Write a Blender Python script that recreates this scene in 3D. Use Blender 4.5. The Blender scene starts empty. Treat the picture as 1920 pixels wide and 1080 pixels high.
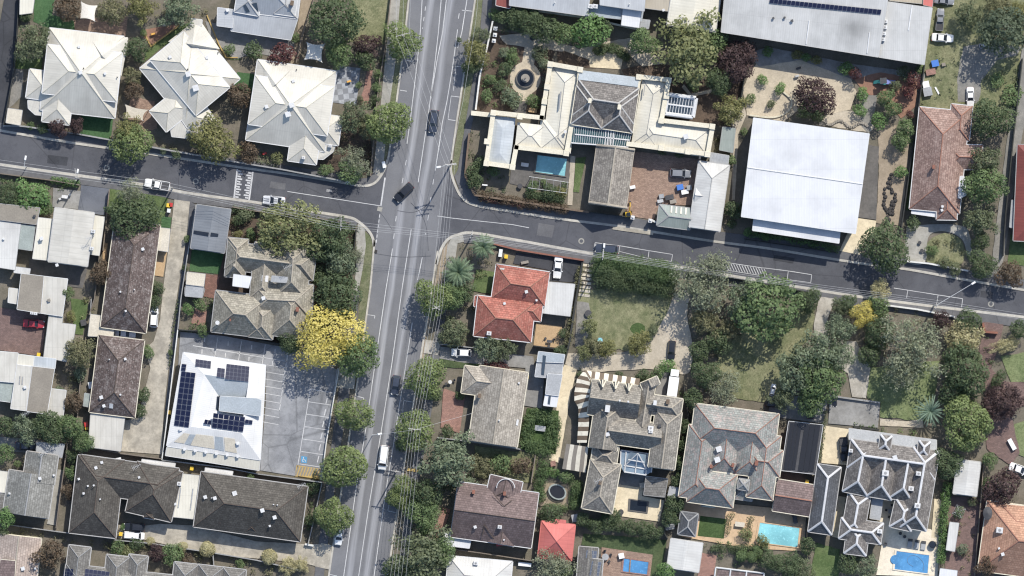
import bpy, math, random
import numpy as np
from mathutils import Vector, Matrix

# ------------------------------------------------------------------ scene
scn = bpy.context.scene
S = 0.11            # metres per photo pixel on the ground
H = 1500.0          # flying height of the survey camera
SUN_EL, SUN_AZ = 45.0, 29.0     # elevation, azimuth clockwise from +Y
cam_d = bpy.data.cameras.new('camera'); cam = bpy.data.objects.new('camera', cam_d)
scn.collection.objects.link(cam); scn.camera = cam
cam.location = (0, 0, H); cam_d.sensor_width = 36; cam_d.lens = 18*H/(960*S)
cam_d.clip_start = 10; cam_d.clip_end = 6000
wd = bpy.data.worlds.new('World'); scn.world = wd; wd.use_nodes = True
nt = wd.node_tree; bg = nt.nodes['Background']; sky = nt.nodes.new('ShaderNodeTexSky')
sky.sky_type = 'NISHITA'; sky.sun_disc = False
sky.sun_elevation = math.radians(SUN_EL); sky.sun_rotation = math.radians(SUN_AZ)
nt.links.new(sky.outputs[0], bg.inputs[0]); bg.inputs[1].default_value = 0.15
sd = bpy.data.lights.new('sun', 'SUN'); sd.energy = 4.0; sd.angle = math.radians(0.5); sd.color = (1.0, 0.95, 0.86)
sun = bpy.data.objects.new('sun', sd); scn.collection.objects.link(sun)
el, az = math.radians(SUN_EL), math.radians(SUN_AZ)
SD = Vector((math.sin(az)*math.cos(el), math.cos(az)*math.cos(el), math.sin(el)))
sun.rotation_euler = SD.to_track_quat('Z', 'Y').to_euler(); sun.location = SD*300
scn.view_settings.view_transform = 'Standard'; scn.view_settings.look = 'None'
scn.view_settings.exposure = 0.29; scn.view_settings.gamma = 1
scn.cycles.max_bounces = 5; scn.cycles.diffuse_bounces = 2; scn.cycles.transparent_max_bounces = 4
scn.render.film_transparent = False
scn.cycles.filter_width = 1.2

# ------------------------------------------------------------------ helpers
COL = scn.collection
R = random.Random(7)

def W(x, y, z=0.0):
    k = S*(1-z/H)
    return Vector(((x-960)*k, (540-y)*k, z))

def node(nt, typ, **kw):
    n = nt.nodes.new(typ)
    for k, v in kw.items(): setattr(n, k, v)
    return n

MATS = {}
SPEC = {}
def spec(kind, **kw):
    for k, v in kw.items(): SPEC[k] = (kind,)+tuple(v)

def mixc(nt, fac, a, b, mode='MIX'):
    m = node(nt, 'ShaderNodeMix', data_type='RGBA', blend_type=mode)
    for i, v in ((0, fac), (6, a), (7, b)):
        if hasattr(v, 'is_linked'): nt.links.new(v, m.inputs[i])
        else: m.inputs[i].default_value = v if i == 0 else (v[0], v[1], v[2], 1)
    return m.outputs[2]

def math_(nt, op, a, b=0.0, c=None):
    m = node(nt, 'ShaderNodeMath', operation=op)
    for i, v in enumerate((a, b) if c is None else (a, b, c)):
        if hasattr(v, 'is_linked'): nt.links.new(v, m.inputs[i])
        else: m.inputs[i].default_value = v
    return m.outputs[0]

def ramp(nt, f, lo, hi, a=0.0, b=1.0):
    m = node(nt, 'ShaderNodeMapRange'); nt.links.new(f, m.inputs[0])
    m.inputs[1].default_value = lo; m.inputs[2].default_value = hi
    m.inputs[3].default_value = a; m.inputs[4].default_value = b
    return m.outputs[0]

def noise(nt, vec, scale, detail=4, rough=0.6, stretch=None):
    if stretch:
        mp = node(nt, 'ShaderNodeMapping'); nt.links.new(vec, mp.inputs[0]); mp.inputs[3].default_value = stretch
        vec = mp.outputs[0]
    n = node(nt, 'ShaderNodeTexNoise'); nt.links.new(vec, n.inputs['Vector'])
    n.inputs['Scale'].default_value = scale; n.inputs['Detail'].default_value = detail
    n.inputs['Roughness'].default_value = rough
    return n.outputs['Fac']

def sc(c, k): return tuple(min(1, x*k) for x in c)

def M(name):
    if name in MATS: return MATS[name]
    sp = SPEC[name]; kind, c = sp[0], sp[1]; c2 = sp[2] if len(sp) > 2 else None
    m = bpy.data.materials.new(name); m.use_nodes = True; nt = m.node_tree
    bs = nt.nodes['Principled BSDF']; tc = node(nt, 'ShaderNodeTexCoord')
    obj, uv = tc.outputs['Object'], tc.outputs['UV']
    geo = node(nt, 'ShaderNodeNewGeometry'); pos = geo.outputs['Position']
    bs.inputs['Roughness'].default_value = 0.85
    bs.inputs['Specular IOR Level'].default_value = 0.25
    MATS[name] = m
    def out(col, rough=None, bump=None, bs_=0.4):
        nt.links.new(col, bs.inputs['Base Color'])
        if rough is not None: bs.inputs['Roughness'].default_value = rough
        if bump is not None:
            b = node(nt, 'ShaderNodeBump'); b.inputs['Strength'].default_value = bs_
            b.inputs['Distance'].default_value = 0.05
            nt.links.new(bump, b.inputs['Height']); nt.links.new(b.outputs[0], bs.inputs['Normal'])
    if kind == 'mottle':
        c2 = c2 or sc(c, 0.72)
        f = ramp(nt, noise(nt, pos, 0.35, 6, 0.65), 0.35, 0.65)
        col = mixc(nt, f, c2, c)
        g = ramp(nt, noise(nt, pos, 4.0, 3, 0.7), 0.3, 0.7, 0.72, 1.2)
        col = mixc(nt, 1.0, col, g, 'MULTIPLY') if False else mixc(nt, ramp(nt, noise(nt, pos, 3.1, 4, 0.75), 0.38, 0.62, 0, 0.55), col, sc(c2, 0.75))
        out(col, 0.92, noise(nt, pos, 6, 3))
    elif kind == 'asphalt':
        c2 = c2 or sc(c, 0.72)
        f = ramp(nt, noise(nt, pos, 0.16, 7, 0.68), 0.42, 0.58)
        col = mixc(nt, f, c2, c)
        col = mixc(nt, ramp(nt, noise(nt, pos, 5.0, 3, 0.8), 0.35, 0.68, 0, 0.3), col, sc(c, 1.35))
        cr = node(nt, 'ShaderNodeTexVoronoi', feature='DISTANCE_TO_EDGE'); nt.links.new(pos, cr.inputs['Vector'])
        cr.inputs['Scale'].default_value = 0.09; cr.inputs['Randomness'].default_value = 1
        col = mixc(nt, ramp(nt, cr.outputs['Distance'], 0.0, 0.012, 0.5, 0.0), col, sc(c2, 0.55))
        col = mixc(nt, ramp(nt, noise(nt, pos, 0.7, 5, 0.75), 0.58, 0.7, 0, 0.5), col, sc(c2, 0.7))
        out(col, 0.9, noise(nt, pos, 9, 2), 0.25)
    elif kind == 'mainroad':
        sep = node(nt, 'ShaderNodeSeparateXYZ'); nt.links.new(uv, sep.inputs[0]); u = sep.outputs[0]
        wob = math_(nt, 'MULTIPLY_ADD', noise(nt, uv, 0.05, 3, 0.5, (0.6, 1, 1)), 1.2, -0.6)
        uu = math_(nt, 'ADD', u, wob)
        w = math_(nt, 'MULTIPLY_ADD', math_(nt, 'COSINE', math_(nt, 'MULTIPLY', math_(nt, 'SUBTRACT', uu, 4.1), 2*math.pi/3.55)), 0.5, 0.5)
        w = math_(nt, 'POWER', w, 2.5)
        inner = math_(nt, 'MULTIPLY', ramp(nt, uu, 1.9, 2.9), ramp(nt, uu, 9.6, 8.8))
        w = math_(nt, 'MULTIPLY', w, inner)
        st = ramp(nt, noise(nt, uv, 1.0, 4, 0.65, (2.2, 0.05, 1)), 0.3, 0.7, 0.25, 1.0)
        w = math_(nt, 'MULTIPLY', w, st)
        col = mixc(nt, ramp(nt, noise(nt, pos, 0.12, 5, 0.6), 0.36, 0.64), c2, c)
        col = mixc(nt, w, col, sc(c, 2.05))
        dk = math_(nt, 'POWER', math_(nt, 'MULTIPLY_ADD', math_(nt, 'COSINE', math_(nt, 'MULTIPLY', math_(nt, 'SUBTRACT', uu, 3.1), 4*math.pi/3.55)), 0.5, 0.5), 3)
        col = mixc(nt, math_(nt, 'MULTIPLY', math_(nt, 'MULTIPLY', dk, inner), 0.3), col, sc(c2, 0.6))
        col = mixc(nt, ramp(nt, noise(nt, pos, 5.0, 3, 0.8), 0.35, 0.68, 0, 0.25), col, sc(c, 1.4))
        out(col, 0.9, noise(nt, pos, 9, 2), 0.25)
    elif kind == 'concrete':
        c2 = c2 or sc(c, 0.66)
        f = ramp(nt, noise(nt, pos, 0.28, 6, 0.7), 0.38, 0.62)
        col = mixc(nt, f, c2, c)
        col = mixc(nt, ramp(nt, noise(nt, pos, 1.6, 5, 0.75), 0.45, 0.7, 0, 0.6), col, sc(c2, 0.72))
        out(col, 0.9, noise(nt, pos, 7, 3), 0.2)
    elif kind == 'brickpave':
        br = node(nt, 'ShaderNodeTexBrick'); nt.links.new(pos, br.inputs['Vector'])
        br.inputs['Scale'].default_value = 1; br.inputs['Brick Width'].default_value = 0.5; br.inputs['Row Height'].default_value = 0.25
        br.inputs['Mortar Size'].default_value = 0.02
        br.inputs['Color1'].default_value = (*c, 1); br.inputs['Color2'].default_value = (*(c2 or sc(c, 0.6)), 1)
        br.inputs['Mortar'].default_value = (*sc(c, 0.5), 1)
        col = mixc(nt, ramp(nt, noise(nt, pos, 0.5, 6, 0.7), 0.4, 0.65, 0, 0.55), br.outputs['Color'], sc(c, 0.55))
        col = mixc(nt, ramp(nt, noise(nt, pos, 2.5, 4, 0.8), 0.5, 0.7, 0, 0.35), col, sc(c, 1.6))
        out(col, 0.9)
    elif kind == 'checker':
        ck = node(nt, 'ShaderNodeTexChecker'); ck.inputs['Scale'].default_value = 0.9
        mp = node(nt, 'ShaderNodeMapping'); nt.links.new(pos, mp.inputs[0]); mp.inputs[2].default_value = (0, 0, -0.14)
        mp.inputs[1].default_value = (0, 0, 0.37)
        nt.links.new(mp.outputs[0], ck.inputs['Vector'])
        ck.inputs['Color1'].default_value = (*c, 1); ck.inputs['Color2'].default_value = (*c2, 1)
        col = mixc(nt, ramp(nt, noise(nt, pos, 0.7, 5, 0.7), 0.4, 0.65, 0, 0.6), ck.outputs['Color'], sc(c2, 0.9))
        out(col, 0.9)
    elif kind == 'grass':
        f = ramp(nt, noise(nt, pos, 0.22, 7, 0.7), 0.36, 0.64)
        col = mixc(nt, f, c, c2)
        col = mixc(nt, ramp(nt, noise(nt, pos, 3.5, 4, 0.8), 0.4, 0.66, 0, 0.65), col, sc(c, 0.45))
        col = mixc(nt, ramp(nt, noise(nt, pos, 1.1, 5, 0.8), 0.5, 0.72, 0, 0.5), col, sc(c2, 1.3))
        out(col, 1.0, noise(nt, pos, 7, 4, 0.8), 0.7)
    elif kind == 'tile':
        br = node(nt, 'ShaderNodeTexBrick'); nt.links.new(uv, br.inputs['Vector'])
        br.inputs['Scale'].default_value = 1; br.inputs['Brick Width'].default_value = 0.55; br.inputs['Row Height'].default_value = 0.52
        br.inputs['Mortar Size'].default_value = 0.035; br.inputs['Mortar Smooth'].default_value = 0.6
        br.inputs['Color1'].default_value = (*sc(c, 1.1), 1); br.inputs['Color2'].default_value = (*(c2 or sc(c, 0.68)), 1)
        br.inputs['Mortar'].default_value = (*sc(c, 0.42), 1); br.inputs['Bias'].default_value = -0.1
        col = br.outputs['Color']
        wn = noise(nt, uv, 2.6, 2, 0.5)
        amt = sp[3] if len(sp) > 3 else 0.4
        col = mixc(nt, ramp(nt, noise(nt, obj, 0.26, 6, 0.72), 0.42, 0.62, 0, 0.65), col, sc(c, 0.55))
        col = mixc(nt, ramp(nt, wn, 0.58, 0.68, 0, amt), col, sp[4] if len(sp) > 4 else sc(c, 1.9))
        col = mixc(nt, ramp(nt, noise(nt, obj, 0.8, 6, 0.78), 0.51, 0.66, 0, amt*0.95), col, sp[4] if len(sp) > 4 else sc(c, 1.6))
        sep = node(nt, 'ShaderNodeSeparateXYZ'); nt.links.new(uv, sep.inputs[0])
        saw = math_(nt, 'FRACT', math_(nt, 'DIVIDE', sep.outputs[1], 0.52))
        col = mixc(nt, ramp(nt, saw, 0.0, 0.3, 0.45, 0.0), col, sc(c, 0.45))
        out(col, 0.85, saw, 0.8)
    elif kind == 'metal':
        sep = node(nt, 'ShaderNodeSeparateXYZ'); nt.links.new(uv, sep.inputs[0])
        per = sp[3] if len(sp) > 3 else 0.76
        w = math_(nt, 'PINGPONG', math_(nt, 'DIVIDE', sep.outputs[0], per), 0.5)
        col = mixc(nt, ramp(nt, w, 0.0, 0.12, 0.34, 0.0), c, sc(c, 0.55))
        col = mixc(nt, ramp(nt, noise(nt, uv, 0.55, 6, 0.7, (1.2, 0.22, 1)), 0.40, 0.66, 0, 0.75), col, c2 or sc(c, 0.68))
        col = mixc(nt, ramp(nt, noise(nt, obj, 0.17, 5, 0.6), 0.45, 0.68, 0, 0.45), col, sc(c2 or c, 0.70))
        sh = math_(nt, 'PINGPONG', math_(nt, 'DIVIDE', sep.outputs[1], 6.1), 0.5)
        if len(sp) > 4:      # one old soot stain at a fixed place on the sheeting
            vd = node(nt, 'ShaderNodeVectorMath', operation='DISTANCE'); nt.links.new(pos, vd.inputs[0]); vd.inputs[1].default_value = sp[4]
            dd = math_(nt, 'ADD', vd.outputs['Value'], math_(nt, 'MULTIPLY', noise(nt, pos, 0.5, 4), 2.5))
            col = mixc(nt, ramp(nt, dd, 1.5, 6.0, 0.55, 0.0), col, sc(c, 0.25))
        col = mixc(nt, ramp(nt, sh, 0.0, 0.012, 0.3, 0.0), col, sc(c, 0.5))
        nt.links.new(col, bs.inputs['Base Color']); bs.inputs['Roughness'].default_value = 0.55
        b = node(nt, 'ShaderNodeBump'); b.inputs['Strength'].default_value = 0.35; b.inputs['Distance'].default_value = 0.05
        nt.links.new(w, b.inputs['Height']); nt.links.new(b.outputs[0], bs.inputs['Normal'])
    elif kind == 'stripe':
        sep = node(nt, 'ShaderNodeSeparateXYZ'); nt.links.new(uv, sep.inputs[0])
        f = math_(nt, 'GREATER_THAN', math_(nt, 'FRACT', math_(nt, 'DIVIDE', sep.outputs[0], sp[3])), 0.5)
        col = mixc(nt, f, c, c2)
        col = mixc(nt, ramp(nt, noise(nt, obj, 1.2, 5, 0.7), 0.45, 0.7, 0, 0.35), col, sc(c, 1.5))
        out(col, 0.6)
    elif kind == 'leaf':
        at = node(nt, 'ShaderNodeAttribute', attribute_name='tint'); t = at.outputs['Fac']
        oi = node(nt, 'ShaderNodeObjectInfo')
        col = mixc(nt, t, c, c2)
        col = mixc(nt, ramp(nt, oi.outputs['Random'], 0, 1, 0, 0.35), col, mixc(nt, 0.5, c, sc(c2, 0.8)))
        nt.links.new(col, bs.inputs['Base Color'])
        bs.inputs['Roughness'].default_value = 0.6; bs.inputs['Specular IOR Level'].default_value = 0.3
        tr = node(nt, 'ShaderNodeBsdfTranslucent'); nt.links.new(col, tr.inputs[0])
        ms = node(nt, 'ShaderNodeMixShader'); ms.inputs[0].default_value = 0.38
        nt.links.new(bs.outputs[0], ms.inputs[1]); nt.links.new(tr.outputs[0], ms.inputs[2])
        nt.links.new(ms.outputs[0], nt.nodes['Material Output'].inputs[0])
    elif kind == 'paint':
        col = mixc(nt, ramp(nt, noise(nt, obj, 1.5, 3), 0.4, 0.7, 0, 0.25), c, sc(c, 0.8))
        out(col, 0.3); bs.inputs['Specular IOR Level'].default_value = 0.5
        bs.inputs['Coat Weight'].default_value = 0.4; bs.inputs['Coat Roughness'].default_value = 0.08
    elif kind == 'gloss':
        col = mixc(nt, ramp(nt, noise(nt, obj, 0.8, 4), 0.4, 0.7, 0, 0.5), c, c2 or sc(c, 0.7))
        out(col, 0.12); bs.inputs['Specular IOR Level'].default_value = 0.5
    elif kind == 'solar':
        sep = node(nt, 'ShaderNodeSeparateXYZ'); nt.links.new(uv, sep.inputs[0])
        e = math_(nt, 'MINIMUM', math_(nt, 'PINGPONG', sep.outputs[0], 0.5), math_(nt, 'PINGPONG', sep.outputs[1], 0.5))
        col = mixc(nt, ramp(nt, e, 0.02, 0.06), c2, c)
        out(col, 0.2); bs.inputs['Specular IOR Level'].default_value = 0.5
    elif kind == 'water':
        vo = node(nt, 'ShaderNodeTexVoronoi', feature='SMOOTH_F1'); nt.links.new(pos, vo.inputs['Vector']); vo.inputs['Scale'].default_value = 0.8
        col = mixc(nt, ramp(nt, vo.outputs['Distance'], 0.2, 0.9, 0, 0.5), c, c2)
        col = mixc(nt, ramp(nt, noise(nt, pos, 0.22, 4), 0.35, 0.65), col, sc(c, 0.68))
        col = mixc(nt, ramp(nt, noise(nt, pos, 2.2, 3, 0.7), 0.55, 0.7, 0, 0.5), col, sc(c2, 1.25))
        out(col, 0.06, noise(nt, pos, 1.2, 3), 0.15); bs.inputs['Specular IOR Level'].default_value = 0.5
    return m

def link(name, me, mat, parent=None, smooth=False):
    o = bpy.data.objects.new(name, me); COL.objects.link(o)
    if mat is not None and len(me.materials) == 0: me.materials.append(M(mat) if isinstance(mat, str) else mat)
    if parent is not None: o.parent = parent
    if smooth: me.polygons.foreach_set('use_smooth', [True]*len(me.polygons))
    return o

def tag(o, label, cat, group=None, kind=None):
    o['label'] = label
    if cat: o['category'] = cat
    if group: o['group'] = group
    if kind: o['kind'] = kind
    return o

def empty(name, loc, label, cat, group=None, rz=0.0):
    o = bpy.data.objects.new(name, None); COL.objects.link(o); o.location = loc; o.rotation_euler = (0, 0, rz)
    o.empty_display_size = 0.3
    return tag(o, label, cat, group)

class MB:
    """collects faces (world or local coordinates) and links them as one mesh"""
    def __init__(s): s.v = []; s.f = []; s.uv = []
    def face(s, pts, uv=None):
        pts = [Vector(p) for p in pts]
        i = len(s.v); s.v += pts; s.f.append(list(range(i, i+len(pts))))
        if uv is None:
            n = Vector((0, 0, 0))
            for a, b in zip(pts, pts[1:]+pts[:1]): n += a.cross(b)
            n = n.normalized() if n.length > 1e-9 else Vector((0, 0, 1))
            if abs(n.z) > 0.9995: uu, vv = Vector((1, 0, 0)), Vector((0, 1, 0))
            else:
                uu = Vector((0, 0, 1)).cross(n).normalized(); vv = n.cross(uu)
            uv = [(p.dot(uu), p.dot(vv)) for p in pts]
        s.uv += uv
    def box(s, cx, cy, z0, lx, ly, lz, ang=0.0, taper=1.0):
        c, sn = math.cos(ang), math.sin(ang)
        def q(x, y, z): return (cx+x*c-y*sn, cy+x*sn+y*c, z)
        a, b = lx/2, ly/2
        lo = [q(-a, -b, z0), q(a, -b, z0), q(a, b, z0), q(-a, b, z0)]
        a *= taper; b *= taper
        hi = [q(-a, -b, z0+lz), q(a, -b, z0+lz), q(a, b, z0+lz), q(-a, b, z0+lz)]
        s.face(hi); s.face(lo[::-1])
        for i in range(4): j = (i+1) % 4; s.face([lo[i], lo[j], hi[j], hi[i]])
    def prism(s, poly, z0, z1):
        zs = z1 if isinstance(z1, (list, tuple)) else [z1]*len(poly)
        hi = [(p[0], p[1], z) for p, z in zip(poly, zs)]
        ar = sum(a[0]*b[1]-b[0]*a[1] for a, b in zip(poly, poly[1:]+poly[:1]))
        if ar < 0: hi = hi[::-1]
        zl = (lambda z: z+z0) if z0 < 0 else (lambda z: z0)
        lo = [(p[0], p[1], zl(p[2])) for p in hi]
        s.face(hi); s.face(lo[::-1])
        n = len(hi)
        for i in range(n): j = (i+1) % n; s.face([lo[i], lo[j], hi[j], hi[i]])
    def bar(s, p, q, w, h):
        p, q = Vector(p), Vector(q); d = q-p
        if d.length < 1e-6: return
        d.normalize(); n = d.cross(Vector((0, 0, 1)))
        n = n.normalized() if n.length > 1e-4 else Vector((1, 0, 0))
        u = n.cross(d); n = n*(w/2); u = u*h
        a = [p-n, p+n, p+n*0.5+u, p-n*0.5+u]; b = [q-n, q+n, q+n*0.5+u, q-n*0.5+u]
        for i in range(4): j = (i+1) % 4; s.face([a[j], a[i], b[i], b[j]])
        s.face(a); s.face(b[::-1])
    def tube(s, p, q, r0, r1=None, n=6):
        p, q = Vector(p), Vector(q); d = (q-p)
        if d.length < 1e-6: return
        d.normalize(); r1 = r0 if r1 is None else r1
        x = d.orthogonal().normalized(); y = d.cross(x)
        A = [p+(x*math.cos(t)+y*math.sin(t))*r0 for t in [2*math.pi*i/n for i in range(n)]]
        B = [q+(x*math.cos(t)+y*math.sin(t))*r1 for t in [2*math.pi*i/n for i in range(n)]]
        for i in range(n): j = (i+1) % n; s.face([A[i], A[j], B[j], B[i]])
        s.face(B); s.face(A[::-1])
    def disc(s, c, r0, z0, r1, z1, n=20):
        A = [(c[0]+r0*math.cos(2*math.pi*i/n), c[1]+r0*math.sin(2*math.pi*i/n), z0) for i in range(n)]
        B = [(c[0]+r1*math.cos(2*math.pi*i/n), c[1]+r1*math.sin(2*math.pi*i/n), z1) for i in range(n)]
        for i in range(n): j = (i+1) % n; s.face([A[i], A[j], B[j], B[i]])
        if r1 > 0: s.face(B)
    def build(s, name, mat, parent=None, origin=None, smooth=False):
        o = Vector(origin) if origin is not None else Vector((0, 0, 0))
        me = bpy.data.meshes.new(name)
        me.from_pydata([tuple(v-o) for v in s.v], [], s.f)
        l = me.uv_layers.new(name='UVMap'); l.data.foreach_set('uv', [c for t in s.uv for c in t])
        return link(name, me, mat, parent, smooth)

def smooth_line(pts, n=6):
    P = [Vector((p[0], p[1], 0)) for p in pts]; out = []
    for i in range(len(P)-1):
        a, b, c, d = P[max(i-1, 0)], P[i], P[i+1], P[min(i+2, len(P)-1)]
        for k in range(n):
            t = k/n
            out.append(0.5*((2*b)+(c-a)*t+(2*a-5*b+4*c-d)*t*t+(3*b-a-3*c+d)*t**3))
    out.append(P[-1]); return [(p.x, p.y) for p in out]

def rough(poly, amp=5, step=9, rnd=R):
    out = []
    for (a, b) in zip(poly, poly[1:]+poly[:1]):
        L = math.hypot(b[0]-a[0], b[1]-a[1]); n = max(1, int(L/step))
        for k in range(n):
            t = k/n; j = amp if 0 < k else amp*0.6
            out.append((a[0]+(b[0]-a[0])*t+rnd.uniform(-j, j)*0.5, a[1]+(b[1]-a[1])*t+rnd.uniform(-j, j)*0.5))
    return out

def circle(x, y, rx, ry=None, n=28):
    ry = ry or rx
    return [(x+rx*math.cos(2*math.pi*i/n), y+ry*math.sin(2*math.pi*i/n)) for i in range(n)]

PN = [0]
LV = {'soil': 0.02, 'grass': 0.05, 'pave': 0.08, 'path': 0.12}
def patch(name, label, poly, mat, lv='pave', edge=0, lift=0.0):
    """a ground surface laid as a thin sheet"""
    PN[0] += 1; z = LV[lv]+PN[0]*0.0012+lift
    if edge: poly = rough(poly, edge)
    from mathutils.geometry import tessellate_polygon
    P = [W(x, y, z) for x, y in poly]
    mb = MB()
    ar = sum(a.x*b.y-b.x*a.y for a, b in zip(P, P[1:]+P[:1]))
    if ar < 0: P = P[::-1]
    for t in tessellate_polygon([P]):
        q = [P[i] for i in t]
        n = (q[1]-q[0]).cross(q[2]-q[0])
        mb.face(q if n.z > 0 else q[::-1])
    o = mb.build(name, mat); tag(o, label, None, kind='structure'); return o

def stripes(name, label, segs, mat, z, parent=None, w=0.14):
    mb = MB()
    for s_ in segs:
        x1, y1, x2, y2 = s_[:4]; ww = s_[4] if len(s_) > 4 else w
        a, b = W(x1, y1, z), W(x2, y2, z); d = (b-a).normalized(); n = Vector((-d.y, d.x, 0))*ww/2
        mb.face([a-n, b-n, b+n, a+n])
    o = mb.build(name, mat, parent)
    if parent is None: tag(o, label, None, kind='structure')
    elif label: o['label'] = label
    return o

def dashes(x1, y1, x2, y2, on, off, w=0.14):
    L = math.hypot(x2-x1, y2-y1); out = []; t = 0
    while t < L:
        a, b = t/L, min(1, (t+on)/L)
        out.append((x1+(x2-x1)*a, y1+(y2-y1)*a, x1+(x2-x1)*b, y1+(y2-y1)*b, w)); t += on+off
    return out
# ------------------------------------------------------------------ material table
spec('mottle', soil=((.22,.19,.155),(.135,.125,.095)), mulch=((.15,.11,.085),(.085,.065,.05)), sand=((.60,.52,.40),(.45,.39,.30)),
     gravel_grey=((.30,.285,.26),(.20,.195,.18)), gravel_tan=((.56,.50,.405),(.42,.37,.295)), rubber=((.34,.20,.14),(.26,.15,.11)),
     tan_dirt=((.40,.33,.25),(.28,.23,.17)), brick=((.30,.14,.10),(.22,.10,.075)), brown_wall=((.20,.15,.11),(.15,.11,.08)),
     cream_wall=((.66,.62,.50),(.55,.51,.40)), white_wall=((.74,.73,.70),(.62,.61,.58)), grey_wall=((.34,.34,.34),(.26,.26,.26)),
     timber=((.55,.39,.23),(.44,.31,.18)), fence_wood=((.24,.20,.16),(.17,.145,.12)), fence_grey=((.36,.36,.35),(.27,.27,.265)),
     fence_white=((.72,.71,.68),(.6,.6,.57)), fence_dark=((.06,.062,.06),(.04,.042,.04)), pale_trim=((.50,.49,.475),(.40,.39,.375)),
     cream_trim=((.74,.69,.56),(.62,.57,.45)), white_trim=((.68,.68,.67),(.58,.58,.58)), dark_trim=((.10,.10,.105),(.07,.07,.075)),
     orange_trim=((.38,.20,.145),(.30,.155,.115)), brown_trim=((.13,.10,.085),(.09,.07,.06)), grey_trim=((.36,.36,.36),(.28,.28,.28)),
     stone_trim=((.42,.38,.31),(.34,.30,.25)), bark=((.22,.18,.14),(.14,.115,.09)), pale_bark=((.36,.34,.30),(.26,.24,.21)),
     rock=((.36,.33,.29),(.25,.23,.2)), boulder_dark=((.075,.07,.068),(.05,.047,.046)), canvas_white=((.80,.76,.68),(.72,.68,.6)),
     ridge_pale=((.63,.63,.64),(.53,.53,.54)), steel=((.55,.56,.57),(.42,.43,.44)), pole_wood=((.50,.48,.45),(.38,.365,.34)), insulator=((.72,.72,.71),(.6,.6,.6)),
     plank_white=((.72,.70,.66),(.58,.56,.52)), line_white=((.66,.66,.65),(.46,.46,.47)), line_faded=((.42,.42,.42),(.25,.25,.255)),
     line_yellow=((.52,.38,.15),(.42,.30,.12)), blue_mark=((.10,.33,.55),(.10,.26,.42)), flat_tan=((.30,.27,.225),(.245,.22,.185)),
     flat_cream=((.66,.60,.49),(.54,.49,.4)), flat_grey=((.40,.41,.42),(.32,.33,.34)),
     flat_blue=((.40,.44,.475),(.33,.365,.39)), flat_green=((.36,.40,.375),(.28,.31,.29)), wire=((.52,.52,.52),(.45,.45,.45)))
spec('asphalt', side_asphalt=((.096,.098,.109),(.073,.075,.085)), path_asphalt=((.14,.14,.145),(.10,.10,.106)), carpark_asphalt=((.28,.285,.298),(.165,.17,.18)),
     dark_asphalt=((.06,.062,.07),(.042,.044,.05)), slate_pad=((.135,.145,.17),(.10,.108,.128)), junction_asphalt=((.145,.147,.158),(.11,.112,.122)))
spec('mainroad', main_asphalt=((.178,.18,.19),(.135,.137,.147)))
spec('concrete', concrete=((.47,.44,.385),(.34,.315,.27)), kerb_stone=((.52,.49,.43),(.38,.36,.32)), concrete_path=((.40,.385,.35),(.29,.28,.25)),
     drive_beige=((.50,.455,.375),(.30,.275,.23)), patio_cream=((.74,.64,.46),(.58,.50,.36)), patio_orange=((.62,.45,.29),(.50,.355,.225)),
     pad_grey=((.30,.295,.285),(.215,.21,.2)), patio_white=((.80,.72,.58),(.66,.59,.48)), stone_dark=((.16,.15,.14),(.11,.105,.1)))
spec('brickpave', brick_red=((.26,.145,.115),(.16,.095,.08)), brick_tan=((.37,.26,.20),(.24,.165,.13)), brick_pink=((.36,.21,.17),(.26,.16,.135)), brick_dull=((.22,.15,.135),(.15,.108,.1)))
spec('checker', checker=((.38,.40,.43),(.22,.23,.25)))
spec('grass', lawn_dry=((.13,.15,.075),(.285,.275,.165)), lawn_green=((.085,.13,.05),(.15,.19,.085)), lawn_fake=((.06,.125,.055),(.08,.15,.07)),
     lawn_dark=((.055,.085,.04),(.10,.125,.06)), verge=((.12,.145,.07),(.21,.205,.135)), lawn_pale=((.13,.17,.075),(.24,.27,.14)), lawn_rich=((.05,.085,.03),(.085,.13,.05)))
spec('tile', tile_brown=((.15,.115,.105),(.085,.066,.06),.55,(.40,.36,.34)), tile_dark=((.105,.096,.085),(.066,.06,.054),.3,(.21,.195,.17)), tile_red=((.41,.155,.12),(.27,.10,.078),.35,(.50,.29,.23)),
     tile_terra=((.33,.225,.19),(.215,.14,.12),.6,(.52,.39,.335)), tile_grey=((.27,.265,.245),(.175,.17,.155),.4,(.42,.41,.38)), tile_tan=((.40,.36,.305),(.265,.235,.2),.6,(.56,.51,.44)),
     tile_orange=((.50,.29,.20),(.36,.20,.14),.35,(.55,.36,.26)), tile_plum=((.20,.15,.143),(.13,.098,.094),.3,(.27,.215,.205)), tile_pink=((.44,.36,.31),(.34,.275,.24),.4,(.55,.48,.42)),
     slate_tan=((.30,.27,.235),(.17,.152,.135),.55,(.46,.42,.36)), slate_grey=((.27,.25,.22),(.16,.15,.135),.6,(.46,.42,.36)), slate_dark=((.125,.13,.142),(.085,.089,.098),.2,(.2,.205,.22)),
     slate_rough=((.20,.183,.172),(.105,.098,.094),.6,(.35,.325,.30)), slate_sage=((.30,.315,.295),(.215,.21,.20),.75,(.47,.365,.335)), slate_house=((.33,.305,.25),(.20,.185,.155),.5,(.50,.46,.39)), tile_stone=((.205,.195,.18),(.14,.133,.122),.4,(.34,.325,.3)))
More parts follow.
